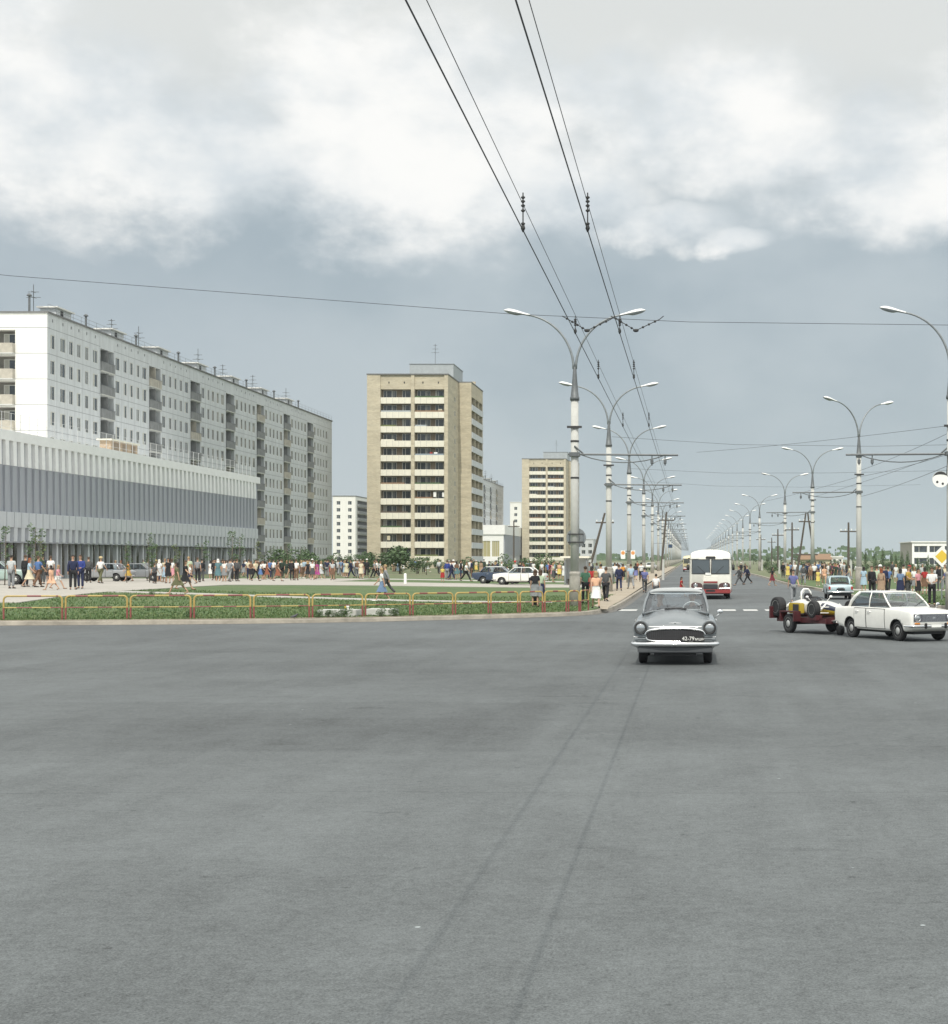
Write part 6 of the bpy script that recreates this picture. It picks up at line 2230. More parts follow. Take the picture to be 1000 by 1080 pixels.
# ------------------------------------------------------------------ people
def joints(p, fem):
    """joint positions for a 1.75 m figure facing -y; p holds joint angles in degrees"""
    J = {}
    hz = p.get('hip', .92)
    lean = R(p.get('lean', 0))
    up = Vector((0, -math.sin(lean), math.cos(lean)))
    J['pel'] = Vector((0, p.get('hy', 0), hz))
    J['waist'] = J['pel'] + up * .17
    J['chest'] = J['pel'] + up * .38
    J['neck0'] = J['pel'] + up * .535
    nd = Vector((0, -math.sin(lean * .6 + R(p.get('nod', 0))), math.cos(lean * .6 + R(p.get('nod', 0)))))
    J['neck1'] = J['neck0'] + nd * .075
    J['jaw'] = J['neck1'] + nd * .055 + Vector((0, -.015, 0))
    J['skull'] = J['jaw'] + nd * .085 + Vector((0, .005, 0))
    J['crown'] = J['skull'] + nd * .065
    hw = .105 if fem else .10
    sw = .165 if fem else .19
    for s_, k in ((-1, 'r'), (1, 'l')):
        a, kn = R(p[k + 't']), R(p[k + 'k'])
        ab = R(p.get('abd', 3))
        J['hip' + k] = J['pel'] + Vector((s_ * hw, 0, -.03))
        d1 = Vector((s_ * math.sin(ab) * .6, -math.sin(a), -math.cos(a)))
        J['knee' + k] = J['hip' + k] + d1 * .43
        d2 = Vector((0, -math.sin(a - kn), -math.cos(a - kn)))
        J['ank' + k] = J['knee' + k] + d2 * .41
        ft = R(p.get(k + 'f', 0))
        J['heel' + k] = J['ank' + k] + Vector((0, .03, -.05))
        J['toe' + k] = J['ank' + k] + Vector((s_ * .03, -.17 * math.cos(ft), -.05 - .17 * math.sin(ft) * .6))
        a, e = R(p[k + 'a']), R(p[k + 'e'])
        out = R(p.get(k + 'o', 8))
        J['sho' + k] = J['chest'] + up * .10 + Vector((s_ * sw, 0, 0))
        d1 = Vector((s_ * math.sin(out), -math.sin(a) * math.cos(out), -math.cos(a) * math.cos(out)))
        J['elb' + k] = J['sho' + k] + d1 * .285
        inn = R(p.get(k + 'i', 0))
        d2 = Vector((s_ * (math.sin(out * .5) - math.sin(inn)), -math.sin(a + e), -math.cos(a + e))).normalized()
        J['wri' + k] = J['elb' + k] + d2 * .245
        J['pal' + k] = J['wri' + k] + d2 * .085
        J['hd' + k] = d2
    return J

def skin(verts, edges, radii, root=0, sub=1):
    me = bpy.data.meshes.new('sk')
    me.from_pydata([tuple(v) for v in verts], edges, [])
    o = bpy.data.objects.new('work', me)
    COL.objects.link(o)
    md = o.modifiers.new('skin', 'SKIN')
    md.use_smooth_shade = True
    for i, r_ in enumerate(radii):
        sv = me.skin_vertices[0].data[i]
        sv.radius = r_ if isinstance(r_, tuple) else (r_, r_)
        sv.use_root = (i == root)
    s_ = o.modifiers.new('s', 'SUBSURF')
    s_.levels = s_.render_levels = sub
    dg = bpy.context.evaluated_depsgraph_get()
    dg.update()
    out = bpy.data.meshes.new_from_object(o.evaluated_get(dg), depsgraph=dg)
    bpy.data.objects.remove(o)
    out.polygons.foreach_set('use_smooth', [True] * len(out.polygons))
    out.materials.append(M['skin'])
    return out

def chainset(J, rows):
    names, rad, edges = [], [], []
    for chain in rows:
        prev = None
        for nm, r_ in chain:
            if nm not in names:
                names.append(nm); rad.append(r_)
            if prev is not None: edges.append((names.index(prev), names.index(nm)))
            prev = nm
    return [J[n] for n in names], edges, rad

POSES = {
    'stand': dict(lt=1, lk=2, rt=-1, rk=2, la=2, le=12, ra=-2, re=10),
    'folded': dict(lt=2, lk=3, rt=-2, rk=3, la=8, le=70, ra=8, re=65, li=35, ri=35, nod=6),
    'walk': dict(lt=24, lk=6, rt=-20, rk=16, la=-22, le=12, ra=24, re=22, hip=.895, lean=3, rf=20),
    'walkb': dict(lt=-18, lk=22, rt=20, rk=4, la=20, le=25, ra=-20, re=12, hip=.90, lean=4, lf=20),
    'stride': dict(lt=32, lk=8, rt=-30, rk=14, la=-28, le=14, ra=30, re=24, hip=.86, lean=5, rf=25),
    'squat': dict(lt=105, lk=140, rt=98, rk=135, la=45, le=40, ra=40, re=45, hip=.36, hy=.12, lean=28, li=20, ri=20, abd=14),
    'sit': dict(lt=82, lk=70, rt=82, rk=66, la=48, le=30, ra=48, re=28, hip=.42, lean=-10, abd=8, nod=8),
}
PROTO = {}
def proto(pose, fem, outfit):
    """meshes of one figure; outfit: shirt / jacket with trousers, dress, skirt (with top), shorts"""
    key = (pose, fem, outfit)
    if key in PROTO: return PROTO[key]
    J = joints(POSES[pose], fem)
    th = (.082, .082)
    rows = [[('pel', (.15 if fem else .145, .11)), ('waist', (.118 if fem else .135, .095)), ('chest', (.145 if fem else .165, .108)), ('neck0', (.075, .07)), ('neck1', .052), ('jaw', (.062, .07)), ('skull', (.075, .092)), ('crown', (.05, .065))]]
    for k in 'rl':
        rows.append([('pel', 0), ('hip' + k, (.088, .09)), ('knee' + k, .056), ('ank' + k, .036), ('toe' + k, (.034, .024))])
        rows.append([('chest', 0), ('sho' + k, .056), ('elb' + k, .042), ('wri' + k, .028), ('pal' + k, (.036, .018))])
    v, e, r_ = chainset(J, rows)
    body = skin(v, e, r_, 0, 1)
    # face and fingers joined into the same body mesh
    m = MB(); m.smooth = True
    m.v = [tuple(q.co) for q in body.vertices]
    m.f = [tuple(p.vertices) for p in body.polygons]
    m.m = [0] * len(m.f); m.sm = [True] * len(m.f)
    hc = J['skull']
    m.tube([hc + Vector((0, -.085, .02)), hc + Vector((0, -.112, -.03))], [.008, .017], 6, 0)
    m.tube([hc + Vector((-.03, -.083, -.068)), hc + Vector((0, -.098, -.07)), hc + Vector((.03, -.083, -.068))], .007, 5, 1)
    for s_ in (-1, 1):
        m.ellip(hc + Vector((s_ * .032, -.080, .012)), (.014, .010, .009), 8, 5, 2)
        m.tube([hc + Vector((s_ * .05, -.078, .035)), hc + Vector((s_ * .02, -.092, .037))], .006, 4, 2)
        m.ellip(hc + Vector((s_ * .078, .01, -.015)), (.012, .022, .033), 8, 5, 0)
    for k, s_ in (('r', -1), ('l', 1)):
        d = J['hd' + k]
        sd = Vector((s_, 0, 0))
        fr = d.cross(sd).normalized()      # across the palm
        if fr.length < .5: fr = Vector((0, 1, 0))
        c = J['pal' + k]
        for i, ln in enumerate((.062, .074, .07, .055)):
            o = c + fr * (.027 - .018 * i)
            m.tube([o, o + d * ln * .5 - sd * .004, o + d * ln * .9 - sd * .022], [.0095, .0088, .0065], 5, 0)
        t0 = J['wri' + k].lerp(c, .45) + fr * .028
        m.tube([t0, t0 + fr * .022 + d * .03, t0 + fr * .026 + d * .06 - sd * .012], [.012, .0105, .008], 5, 0)
    out = {'body': m.mesh('body', [M['skin'], M['lip'], M['eye']])}
    # garments follow the same joints, a little wider
    def garment(nm, rows):
        v, e, r_ = chainset(J, rows)
        out[nm] = skin(v, e, r_, 0, 1)
    for k in 'rl':
        J['hem' + k] = J['sho' + k].lerp(J['elb' + k], .72)
        J['cuff' + k] = J['elb' + k].lerp(J['wri' + k], .94)
        J['cuf0' + k] = J['knee' + k].lerp(J['ank' + k], .97)
        J['shor' + k] = J['hip' + k].lerp(J['knee' + k], .72)
    J['low'] = J['pel'] + Vector((0, 0, -.02 if pose != 'squat' else .02))
    J['collar'] = J['neck0'].lerp(J['chest'], .12)
    wd = .02
    if outfit in ('shirt', 'skirt', 'shorts', 'jacket', 'dress'):
        lng = outfit == 'jacket'
        f = .018 if not lng else .03
        rows = [[('low', ((.155 if fem else .15) + f, .115 + f)), ('waist', ((.122 if fem else .14) + f, .10 + f)), ('chest', ((.15 if fem else .172) + f, .115 + f)), ('collar', (.095, .085))]]
        for k in 'rl':
            if lng: rows.append([('chest', 0), ('sho' + k, .078), ('elb' + k, .060), ('cuff' + k, .047)])
            else: rows.append([('chest', 0), ('sho' + k, .072), ('hem' + k, .062)])
        garment('jacket' if lng else 'top', rows)
    if outfit in ('shirt', 'jacket'):
        rows = [[('pel', (.162, .125))]]
        for k in 'rl': rows.append([('pel', 0), ('hip' + k, (.105, .108)), ('knee' + k, .078), ('cuf0' + k, .070)])
        garment('trousers', rows)
    if outfit == 'shorts':
        rows = [[('pel', (.162, .125))]]
        for k in 'rl': rows.append([('pel', 0), ('hip' + k, (.105, .108)), ('shor' + k, .092)])
        garment('shorts', rows)
    if outfit in ('skirt', 'dress'):
        g_ = MB(); g_.smooth = True
        P_ = []
        n = 18
        zk = min(J['kneer'].z, J['kneel'].z) + .02
        zw = J['waist'].z - .01
        for i in range(8):
            t = i / 7
            z = zw + (zk - zw) * t
            ys, xs_ = [], []
            for k in 'rl':
                h, q = J['hip' + k], J['knee' + k]
                tt = max(0, min(1, (h.z - z) / max(.05, h.z - q.z)))
                c = h.lerp(q, tt)
                ys.append(c.y); xs_.append(c.x)
            cy, cx = sum(ys) / 2, sum(xs_) / 2
            ry = abs(ys[0] - ys[1]) / 2 + (.115 + .035 * t)
            rx = max(abs(xs_[0] - xs_[1]) / 2 + .09, .145) + .04 * t
            if i == 0: rx, ry = .135, .115
            for j in range(n):
                a = 2 * PI * j / n
                w_ = 1 + .05 * t * math.sin(5 * a)
                P_.append((cx + rx * math.cos(a) * w_, cy + ry * math.sin(a) * w_, z))
        g_.add(P_, [(i * n + j, i * n + (j + 1) % n, (i + 1) * n + (j + 1) % n, (i + 1) * n + j) for i in range(7) for j in range(n)] + [tuple(range(n))])
        out['skirt'] = g_.mesh('skirt', M['skin'])
    sh = MB(); sh.smooth = True
    for k in 'rl':
        a, t = J['ank' + k], J['toe' + k]
        b = J['heel' + k]
        sh.tube([b + Vector((0, .03, -.0)), b.lerp(t, .2) + Vector((0, 0, .015)), b.lerp(t, .6) + Vector((0, 0, .005)), t + Vector((0, -.03, 0)), t + Vector((0, -.055, -.004))], [.03, .044, .044, .038, .012], 8, flat=(1, 1, .75))
    out['shoes'] = sh.mesh('shoes', M['skin'])
    # hair: cap that leaves the face free
    for st in ('short', 'long', 'hat', 'scarf'):
        h = MB(); h.smooth = True
        n, kk = 16, 9
        P_ = []
        for i in range(kk + 1):
            th_ = PI * .5 * i / kk * (1.28 if st == 'short' else 1.35)
            for j in range(n):
                a = 2 * PI * j / n
                rx, ry, rz = .088, .106, .105
                t2 = th_
                front = -math.sin(a)
                if front > .25: t2 = min(th_, PI * .5 * (.80 if st != 'scarf' else .9))
                if st == 'long' and front < .3 and i == kk: pass
                q = Vector((rx * math.sin(t2) * math.cos(a), ry * math.sin(t2) * math.sin(a) + .012, rz * math.cos(t2) + .01))
                P_.append(hc + q)
        if st in ('long', 'scarf'):
            for i in range(3):
                for j in range(n):
                    a = 2 * PI * j / n
                    front = -math.sin(a)
                    base = P_[kk * n + j]
                    dz = (i + 1) * (.045 if front < .25 else 0)
                    P_.append(base + Vector((math.cos(a) * .008 * (i + 1), .008 * (i + 1) if front < .25 else 0, -dz)))
        nr = kk + 1 + (3 if st in ('long', 'scarf') else 0)
        h.add(P_, [(i * n + j, i * n + (j + 1) % n, (i + 1) * n + (j + 1) % n, (i + 1) * n + j) for i in range(nr - 1) for j in range(n)])
        if st == 'hat':
            h.lathe([(.16, .035), (.15, .05), (.105, .055), (.10, .12), (.07, .145), (.001, .15)], 18, c=hc + Vector((0, .005, .0)), sy=1.1)
        out['hair_' + st] = h.mesh('hat' if st == 'hat' else ('headscarf' if st == 'scarf' else 'hair'), M['skin'])
    PROTO[key] = out
    return out

M['skin'] = mat('skin', (0.46, 0.28, 0.19), 0.6)
M['lip'] = mat('lip', (0.30, 0.12, 0.10), 0.5)
M['eye'] = mat('eye', (0.03, 0.025, 0.02), 0.3)
CLOTH = {
    'white': (0.74, 0.74, 0.72), 'cream': (0.62, 0.56, 0.40), 'pale grey': (0.46, 0.48, 0.48), 'grey': (0.23, 0.24, 0.25), 'dark grey': (0.075, 0.077, 0.08), 'black': (0.016, 0.016, 0.019),
    'navy': (0.018, 0.024, 0.065), 'royal blue': (0.03, 0.05, 0.22), 'blue': (0.09, 0.17, 0.36), 'light blue': (0.36, 0.48, 0.58), 'denim': (0.15, 0.22, 0.34), 'violet-blue': (0.14, 0.15, 0.32),
    'red': (0.36, 0.03, 0.03), 'dark red': (0.15, 0.02, 0.03), 'maroon': (0.18, 0.02, 0.06), 'pink': (0.62, 0.28, 0.32), 'magenta': (0.34, 0.06, 0.22), 'orange': (0.62, 0.27, 0.05), 'peach': (0.66, 0.40, 0.26),
    'yellow': (0.66, 0.52, 0.14), 'ochre': (0.46, 0.30, 0.06), 'olive': (0.12, 0.12, 0.06), 'dark green': (0.03, 0.05, 0.035), 'green': (0.10, 0.22, 0.14), 'pale green': (0.42, 0.50, 0.36), 'teal': (0.10, 0.19, 0.21),
    'brown': (0.16, 0.09, 0.055), 'tan': (0.36, 0.25, 0.17), 'rust': (0.25, 0.09, 0.05),
}
HAIR = {'dark': (0.02, 0.016, 0.013), 'brown': (0.07, 0.04, 0.022), 'fair': (0.34, 0.23, 0.11), 'red': (0.22, 0.06, 0.02), 'grey': (0.32, 0.31, 0.29), 'white': (0.72, 0.71, 0.68), 'straw': (0.50, 0.40, 0.22), 'yellow': (0.66, 0.52, 0.14), 'red_cap': (0.45, 0.04, 0.04), 'black_cap': (0.02, 0.02, 0.02)}
CM = {}
def cloth(c):
    if c not in CM: CM[c] = mat('cloth_' + c.replace(' ', '_').replace('-', '_'), CLOTH[c], 0.9, var=0.16, vscale=7, bump=0.25, bscale=14)
    return CM[c]
HM = {}
def hairm(c):
    if c not in HM: HM[c] = mat('hair_' + c, HAIR[c], 0.7, var=0.2, vscale=20)
    return HM[c]

def slot(o, material):
    o.material_slots[0].link = 'OBJECT'
    o.material_slots[0].material = material

PEOPLE = []
HEAD = {'f': 0.0, 'b': PI, 'l': -PI / 2, 'r': PI / 2, 'fr': PI / 4, 'fl': -PI / 4, 'br': PI * .75, 'bl': -PI * .75}
WORD = {'f': 'facing the street', 'b': 'seen from behind', 'l': 'heading left', 'r': 'heading right', 'fr': 'heading right', 'fl': 'heading left', 'br': 'heading right', 'bl': 'heading left'}
def person(px, yh, yf, who, outfit, top, bot, pose, face, hair=('short', 'dark'), zone='', z=None, pos=None, hgt=None, extra=None, desc=None, scale_pose=False):
    fem = who in ('woman', 'girl')
    H = hgt or {'man': 1.74, 'woman': 1.63, 'boy': 1.32, 'girl': 1.30}[who]
    if pos is None:
        vis = H * (0.62 if pose == 'squat' else 1.0)
        s_ = (yf - yh) / vis
        d = FPX / s_
        x = (px - VX) / s_
        zz = (zl(x, d) + .03) if x < -3.45 else (0.0 if x < 8.8 else max(0.0, zr(x, d) + .01 if x > 9.4 else 0.0))
        if z is not None: zz = z
    else: x, d, zz = pos
    P_ = proto(pose, fem, outfit)
    root = empty('person', (x, d, zz), HEAD[face] + rnd.uniform(-.35, .35) if pos is None else HEAD[face])
    foot = min(q.co.z for q in P_['shoes'].vertices)
    k = H / 1.75
    root.scale = (k, k, k)
    def put(nm, me, material=None):
        o = link(nm, me, root, (0, 0, -foot if pose != 'sit' else 0))
        if material is not None: slot(o, material)
        return o
    put('body', P_['body'])
    g1 = 'shirt'
    if outfit == 'jacket': put('jacket', P_['jacket'], cloth(top))
    else: put('dress_top' if outfit == 'dress' else 'shirt', P_['top'], cloth(top))
    if 'trousers' in P_: put('trousers', P_['trousers'], cloth(bot))
    if 'shorts' in P_: put('shorts', P_['shorts'], cloth(bot))
    if 'skirt' in P_: put('skirt', P_['skirt'], cloth(bot))
    put('shoes', P_['shoes'], cloth('white' if extra == 'white socks' else 'black' if not fem else rnd.choice(('black', 'brown', 'white', 'tan'))))
    hn = {'short': 'hair', 'long': 'hair', 'hat': 'hat', 'scarf': 'headscarf'}[hair[0]]
    put(hn, P_['hair_' + hair[0]], hairm(hair[1]))
    lw = {'shirt': f'{top} shirt and {bot} trousers', 'jacket': (f'{top} suit' if top == bot else f'{top} jacket and {bot} trousers'), 'dress': f'{top} dress', 'skirt': f'{top} top and {bot} skirt', 'shorts': f'{top} shirt and {bot} shorts'}[outfit]
    hw_ = {('hat', 'straw'): ' and straw hat', ('hat', 'white'): ' and white hat', ('scarf', 'white'): ' and white headscarf', ('scarf', 'yellow'): ' and yellow headscarf', ('hat', 'red_cap'): ' and red cap', ('hat', 'black_cap'): ' and dark cap'}.get(hair, '')
    act = {'squat': 'squatting', 'sit': 'sitting'}.get(pose, '')
    lab = desc or f'{act + " " if act else ""}{who} in {lw}{hw_}'
    PEOPLE.append([root, lab, zone, Vector((x, d, zz)), WORD[face], px, f'{who} in {top}'])
    root['category'] = 'person'
    root['group'] = {'plaza': 'people on the plaza', 'lawn': 'people on the lawn path', 'walk': 'people on the left walkway', 'road': 'people crossing the road', 'right': 'people at the right-hand kerb', 'car': 'people in the grey car', 'far': 'people beyond the right lawn', 'tower': 'people below the tower'}[zone]
    return root, P_, k, foot, (x, d, zz)

def carry(pinfo, label, kind, col_, side=1, h=.62, size=(.12, .30, .24)):
    root, P_, k, foot, (x, d, z) = pinfo
    m = MB()
    m.bbox_round(-size[0] / 2, size[0] / 2, -size[1] / 2, size[1] / 2, 0, size[2], .03)
    m.tube([(0, -size[1] * .3, size[2]), (0, -size[1] * .2, size[2] + .12), (0, size[1] * .2, size[2] + .12), (0, size[1] * .3, size[2])], .012, 5)
    a = root.rotation_euler.z
    off = Vector((math.cos(a) * .27 * side, math.sin(a) * .27 * side, 0)) * k
    return tag(m.build('handbag', cloth(col_), None, (x + off.x, d + off.y, z + h * k), a), label, 'bag')

S, L_ = ('short', 'dark'), ('long', 'brown')
SB, SG, SF = ('short', 'brown'), ('short', 'grey'), ('short', 'fair')
LD, LF = ('long', 'dark'), ('long', 'fair')
T = 'trousers'
# columns: x, head y, foot y in photograph pixels; these give distance through the figure's true height
ROWS = [
 # the plaza in front of the shop hall
 (12, 586, 620.5, 'man', 'shirt', 'pale grey', 'grey', 'stand', 'b', S), (27, 585.5, 618, 'man', 'jacket', 'black', 'black', 'stand', 'b', SB), (31, 590, 621, 'woman', 'skirt', 'light blue', 'cream', 'walk', 'r', ('long', 'red')),
 (40, 590.5, 623.5, 'man', 'shirt', 'blue', 'brown', 'walk', 'br', SB), (45, 589, 618, 'man', 'jacket', 'navy', 'dark grey', 'stand', 'f', SB), (53.5, 589.5, 618, 'man', 'shirt', 'white', 'dark grey', 'stand', 'b', SB),
 (48, 596, 618, 'woman', 'dress', 'black', 'black', 'stand', 'b', LD), (54.5, 598.5, 625.5, 'girl', 'dress', 'peach', 'peach', 'stride', 'l', LD), (61, 599, 625, 'girl', 'shorts', 'pink', 'white', 'stride', 'r', LF),
 (77, 589.5, 625, 'man', 'jacket', 'navy', 'black', 'stand', 'fr', S), (85, 590, 624.5, 'man', 'jacket', 'royal blue', 'navy', 'folded', 'f', SB), (93.5, 589.5, 616, 'man', 'jacket', 'dark grey', 'black', 'stand', 'b', SB),
 (106, 589, 617, 'man', 'shirt', 'white', 'olive', 'walk', 'b', ('hat', 'straw')), (122, 590, 611, 'woman', 'dress', 'white', 'white', 'stand', 'f', LF), (127.5, 591.5, 612, 'woman', 'dress', 'dark red', 'navy', 'stand', 'f', ('long', 'red')),
 (135.5, 591, 613, 'woman', 'dress', 'orange', 'ochre', 'walk', 'fl', LD), (131, 600, 614.5, 'girl', 'dress', 'white', 'white', 'walk', 'l', LF), (151, 592.5, 610, 'man', 'shirt', 'pale green', 'grey', 'stand', 'b', SG),
 (156.5, 591.5, 613.5, 'man', 'shirt', 'grey', 'black', 'stand', 'b', SB), (163, 597, 618.5, 'boy', 'shirt', 'dark grey', 'black', 'walk', 'b', SB), (169, 596, 619, 'man', 'jacket', 'navy', 'navy', 'walk', 'f', SB),
 (165, 593, 615.5, 'woman', 'dress', 'grey', 'grey', 'stand', 'f', ('scarf', 'yellow')), (173.5, 597, 616, 'girl', 'dress', 'light blue', 'light blue', 'stand', 'f', LF), (177.5, 590.5, 616.5, 'woman', 'dress', 'black', 'black', 'stand', 'f', LD),
 (181, 590.5, 615, 'woman', 'skirt', 'white', 'pink', 'stand', 'b', L_), (168, 591, 614, 'woman', 'skirt', 'white', 'pale grey', 'stand', 'b', ('scarf', 'white')), (174, 591, 614, 'man', 'shirt', 'cream', 'dark grey', 'stand', 'f', SF),
 (187.5, 592, 627, 'woman', 'dress', 'olive', 'olive', 'stride', 'l', LD), (195, 594, 626, 'woman', 'dress', 'black', 'black', 'stride', 'r', L_), (199, 593, 620, 'man', 'shirt', 'pale green', 'tan', 'stand', 'b', SF),
 (201, 605, 627, 'boy', 'shorts', 'white', 'navy', 'stride', 'l', SF), (208.5, 591.5, 617, 'man', 'shirt', 'grey', 'black', 'stand', 'b', SB), (213, 592.5, 615.5, 'man', 'jacket', 'black', 'dark grey', 'stand', 'b', S),
 (222.5, 594.5, 613.5, 'woman', 'dress', 'white', 'white', 'stand', 'b', LD), (230, 593, 617, 'woman', 'dress', 'teal', 'teal', 'stand', 'b', ('scarf', 'white')), (236.5, 595, 616, 'woman', 'dress', 'pale grey', 'grey', 'stand', 'b', L_),
 (242, 593.5, 617.5, 'man', 'shirt', 'grey', 'grey', 'walk', 'b', S), (226, 588.5, 610, 'man', 'jacket', 'black', 'black', 'stand', 'f', S), (231, 587.5, 609, 'man', 'shirt', 'teal', 'dark grey', 'stand', 'f', S), (237, 587, 609, 'woman', 'skirt', 'white', 'grey', 'stand', 'f', LD),
 (243.5, 589, 611, 'man', 'shirt', 'white', 'black', 'stand', 'b', SB), (250, 592, 615, 'man', 'jacket', 'dark grey', 'black', 'stand', 'br', SB), (247, 593.5, 614, 'man', 'jacket', 'black', 'black', 'stand', 'b', S), (262.5, 592, 612.5, 'man', 'shirt', 'cream', 'navy', 'stand', 'b', SB),
 (269.5, 592.5, 615, 'man', 'shirt', 'cream', 'black', 'walk', 'fr', S), (275, 594, 613.5, 'woman', 'skirt', 'white', 'blue', 'walk', 'r', LD), (279, 594, 613.5, 'woman', 'skirt', 'white', 'black', 'stand', 'b', LD), (281.5, 595, 614.5, 'woman', 'dress', 'rust', 'rust', 'walk', 'r', L_),
 (284.5, 593, 613, 'man', 'shirt', 'blue', 'navy', 'stand', 'b', SB), (288.5, 594, 614, 'man', 'shirt', 'white', 'dark grey', 'stand', 'b', S), (293, 594, 615.5, 'woman', 'dress', 'brown', 'rust', 'walk', 'r', LD), (297.5, 594, 613, 'man', 'jacket', 'dark green', 'black', 'stand', 'b', SB),
 (302.5, 594.5, 613, 'woman', 'dress', 'dark green', 'dark green', 'stand', 'f', LF), (308, 594, 615.5, 'man', 'jacket', 'black', 'black', 'stand', 'b', S), (312.5, 594.5, 616, 'man', 'shirt', 'white', 'brown', 'stand', 'b', SB), (317.5, 600, 613.5, 'girl', 'dress', 'violet-blue', 'violet-blue', 'stand', 'f', LF),
 (324, 596, 614.5, 'woman', 'skirt', 'olive', 'grey', 'walk', 'r', LF), (326.8, 596, 613, 'man', 'shirt', 'royal blue', 'tan', 'stand', 'b', SB), (329.5, 595.5, 613.5, 'man', 'shirt', 'white', 'tan', 'stand', 'f', ('hat', 'white')), (335, 596, 615.5, 'woman', 'dress', 'magenta', 'magenta', 'walk', 'l', LD),
 (338.5, 596.5, 615, 'woman', 'skirt', 'white', 'pale grey', 'walk', 'r', LF), (343, 595, 611, 'man', 'jacket', 'dark grey', 'dark grey', 'stand', 'b', S), (346.8, 595.5, 612, 'woman', 'skirt', 'white', 'red', 'stand', 'f', LD), (351.8, 594.5, 615, 'man', 'jacket', 'black', 'olive', 'stand', 'b', S),
 (356.5, 595.5, 612, 'man', 'shirt', 'pale grey', 'grey', 'walk', 'b', S), (360, 594, 611.5, 'man', 'shirt', 'denim', 'grey', 'stand', 'b', S), (362.8, 594.5, 611.5, 'woman', 'dress', 'navy', 'navy', 'stand', 'f', LD), (370.5, 594, 613, 'man', 'jacket', 'navy', 'navy', 'walk', 'l', S),
 (374, 594.5, 610, 'man', 'shirt', 'white', 'grey', 'stand', 'b', SG), (377.5, 594.5, 610, 'man', 'jacket', 'grey', 'grey', 'stand', 'b', SB), (380.5, 595.5, 612, 'man', 'jacket', 'pale grey', 'pale grey', 'stand', 'f', SG), (383.3, 595, 612, 'man', 'jacket', 'black', 'dark red', 'stand', 'b', SB),
 (387, 593, 611, 'man', 'jacket', 'black', 'black', 'stand', 'f', ('hat', 'white')), (395.5, 595, 614.5, 'man', 'shirt', 'grey', 'black', 'stride', 'l', SB), (398, 594.5, 613.5, 'man', 'shirt', 'white', 'black', 'walk', 'l', S),
]
for q in ROWS: person(*q, zone='plaza')
ROWS = [
 (415, 596.5, 609.5, 'man', 'shirt', 'pale grey', 'tan', 'stand', 'f', SF), (419.8, 596.5, 610, 'man', 'shirt', 'light blue', 'denim', 'stand', 'b', SB), (425, 596.5, 609, 'woman', 'dress', 'white', 'white', 'stand', 'f', LD), (431, 600, 608.5, 'girl', 'dress', 'white', 'cream', 'stand', 'f', LF),
 (438.5, 596, 609, 'man', 'shirt', 'blue', 'navy', 'stand', 'b', SB), (447, 595.5, 610, 'man', 'shirt', 'white', 'black', 'stand', 'f', S), (451, 596, 608.5, 'woman', 'dress', 'cream', 'white', 'walk', 'r', LF),
 (466.8, 597, 613.5, 'girl', 'dress', 'yellow', 'red', 'stand', 'f', LF), (471.8, 595, 615, 'man', 'jacket', 'royal blue', 'grey', 'stand', 'b', SB), (476.2, 597, 617, 'man', 'jacket', 'navy', 'navy', 'walk', 'r', S), (478.3, 593, 612, 'man', 'shirt', 'white', 'grey', 'stand', 'f', ('hat', 'white')),
 (481.7, 597, 615, 'woman', 'dress', 'brown', 'teal', 'stand', 'b', LD), (486, 595.5, 612.5, 'woman', 'skirt', 'white', 'teal', 'stand', 'f', LD), (491.5, 596, 617, 'man', 'shirt', 'white', 'black', 'stride', 'r', SB), (496, 594, 610.5, 'man', 'shirt', 'white', 'grey', 'stand', 'b', SB),
 (499.7, 594.5, 608, 'man', 'jacket', 'black', 'black', 'stand', 'f', SF), (502.3, 594.5, 608, 'woman', 'dress', 'cream', 'yellow', 'stand', 'f', ('scarf', 'white')), (507.4, 593, 608, 'woman', 'dress', 'tan', 'tan', 'stand', 'b', L_), (510.5, 594, 608, 'man', 'jacket', 'dark green', 'dark green', 'stand', 'b', S),
 (515.5, 600, 611, 'boy', 'shorts', 'navy', 'navy', 'walk', 'r', S), (523.5, 598, 617, 'man', 'jacket', 'navy', 'grey', 'stand', 'b', S), (535, 601, 616.5, 'boy', 'shirt', 'white', 'black', 'stand', 'b', S), (543.3, 597, 617, 'man', 'shirt', 'pale grey', 'olive', 'stand', 'b', ('hat', 'red_cap')),
 (548.6, 597, 617, 'man', 'jacket', 'black', 'black', 'stand', 'b', S), (551.5, 599, 615, 'woman', 'dress', 'rust', 'peach', 'stand', 'b', LD), (578.5, 597, 617, 'man', 'shirt', 'blue', 'black', 'stand', 'b', SB), (583, 596.5, 613.5, 'woman', 'dress', 'pink', 'pink', 'stand', 'f', LD),
 (588, 606.5, 617, 'man', 'shirt', 'white', 'black', 'squat', 'b', S), (590, 597, 614, 'woman', 'dress', 'peach', 'yellow', 'stand', 'f', LD), (595, 598, 616.5, 'woman', 'dress', 'white', 'white', 'stand', 'b', LD), (560, 592.5, 608, 'man', 'jacket', 'dark grey', 'dark grey', 'stand', 'f', ('hat', 'white')),
 (557, 594, 609, 'man', 'shirt', 'light blue', 'grey', 'stand', 'b', SG), (571.5, 596, 612, 'woman', 'dress', 'white', 'grey', 'stand', 'f', LF), (599, 597, 614.5, 'man', 'jacket', 'black', 'black', 'stand', 'f', S),
]
for q in ROWS: person(*q, zone='tower')
pa = person(403, 597.5, 632.7, 'woman', 'skirt', 'white', 'denim', 'walk', 'l', LF, zone='lawn', extra='white socks')
carry(pa, 'brown handbag carried by the fair-haired woman on the lawn path', 'handbag', 'rust', -1)
person(407.5, 598, 631.5, 'man', 'jacket', 'grey', 'dark grey', 'stride', 'l', SF, zone='lawn')
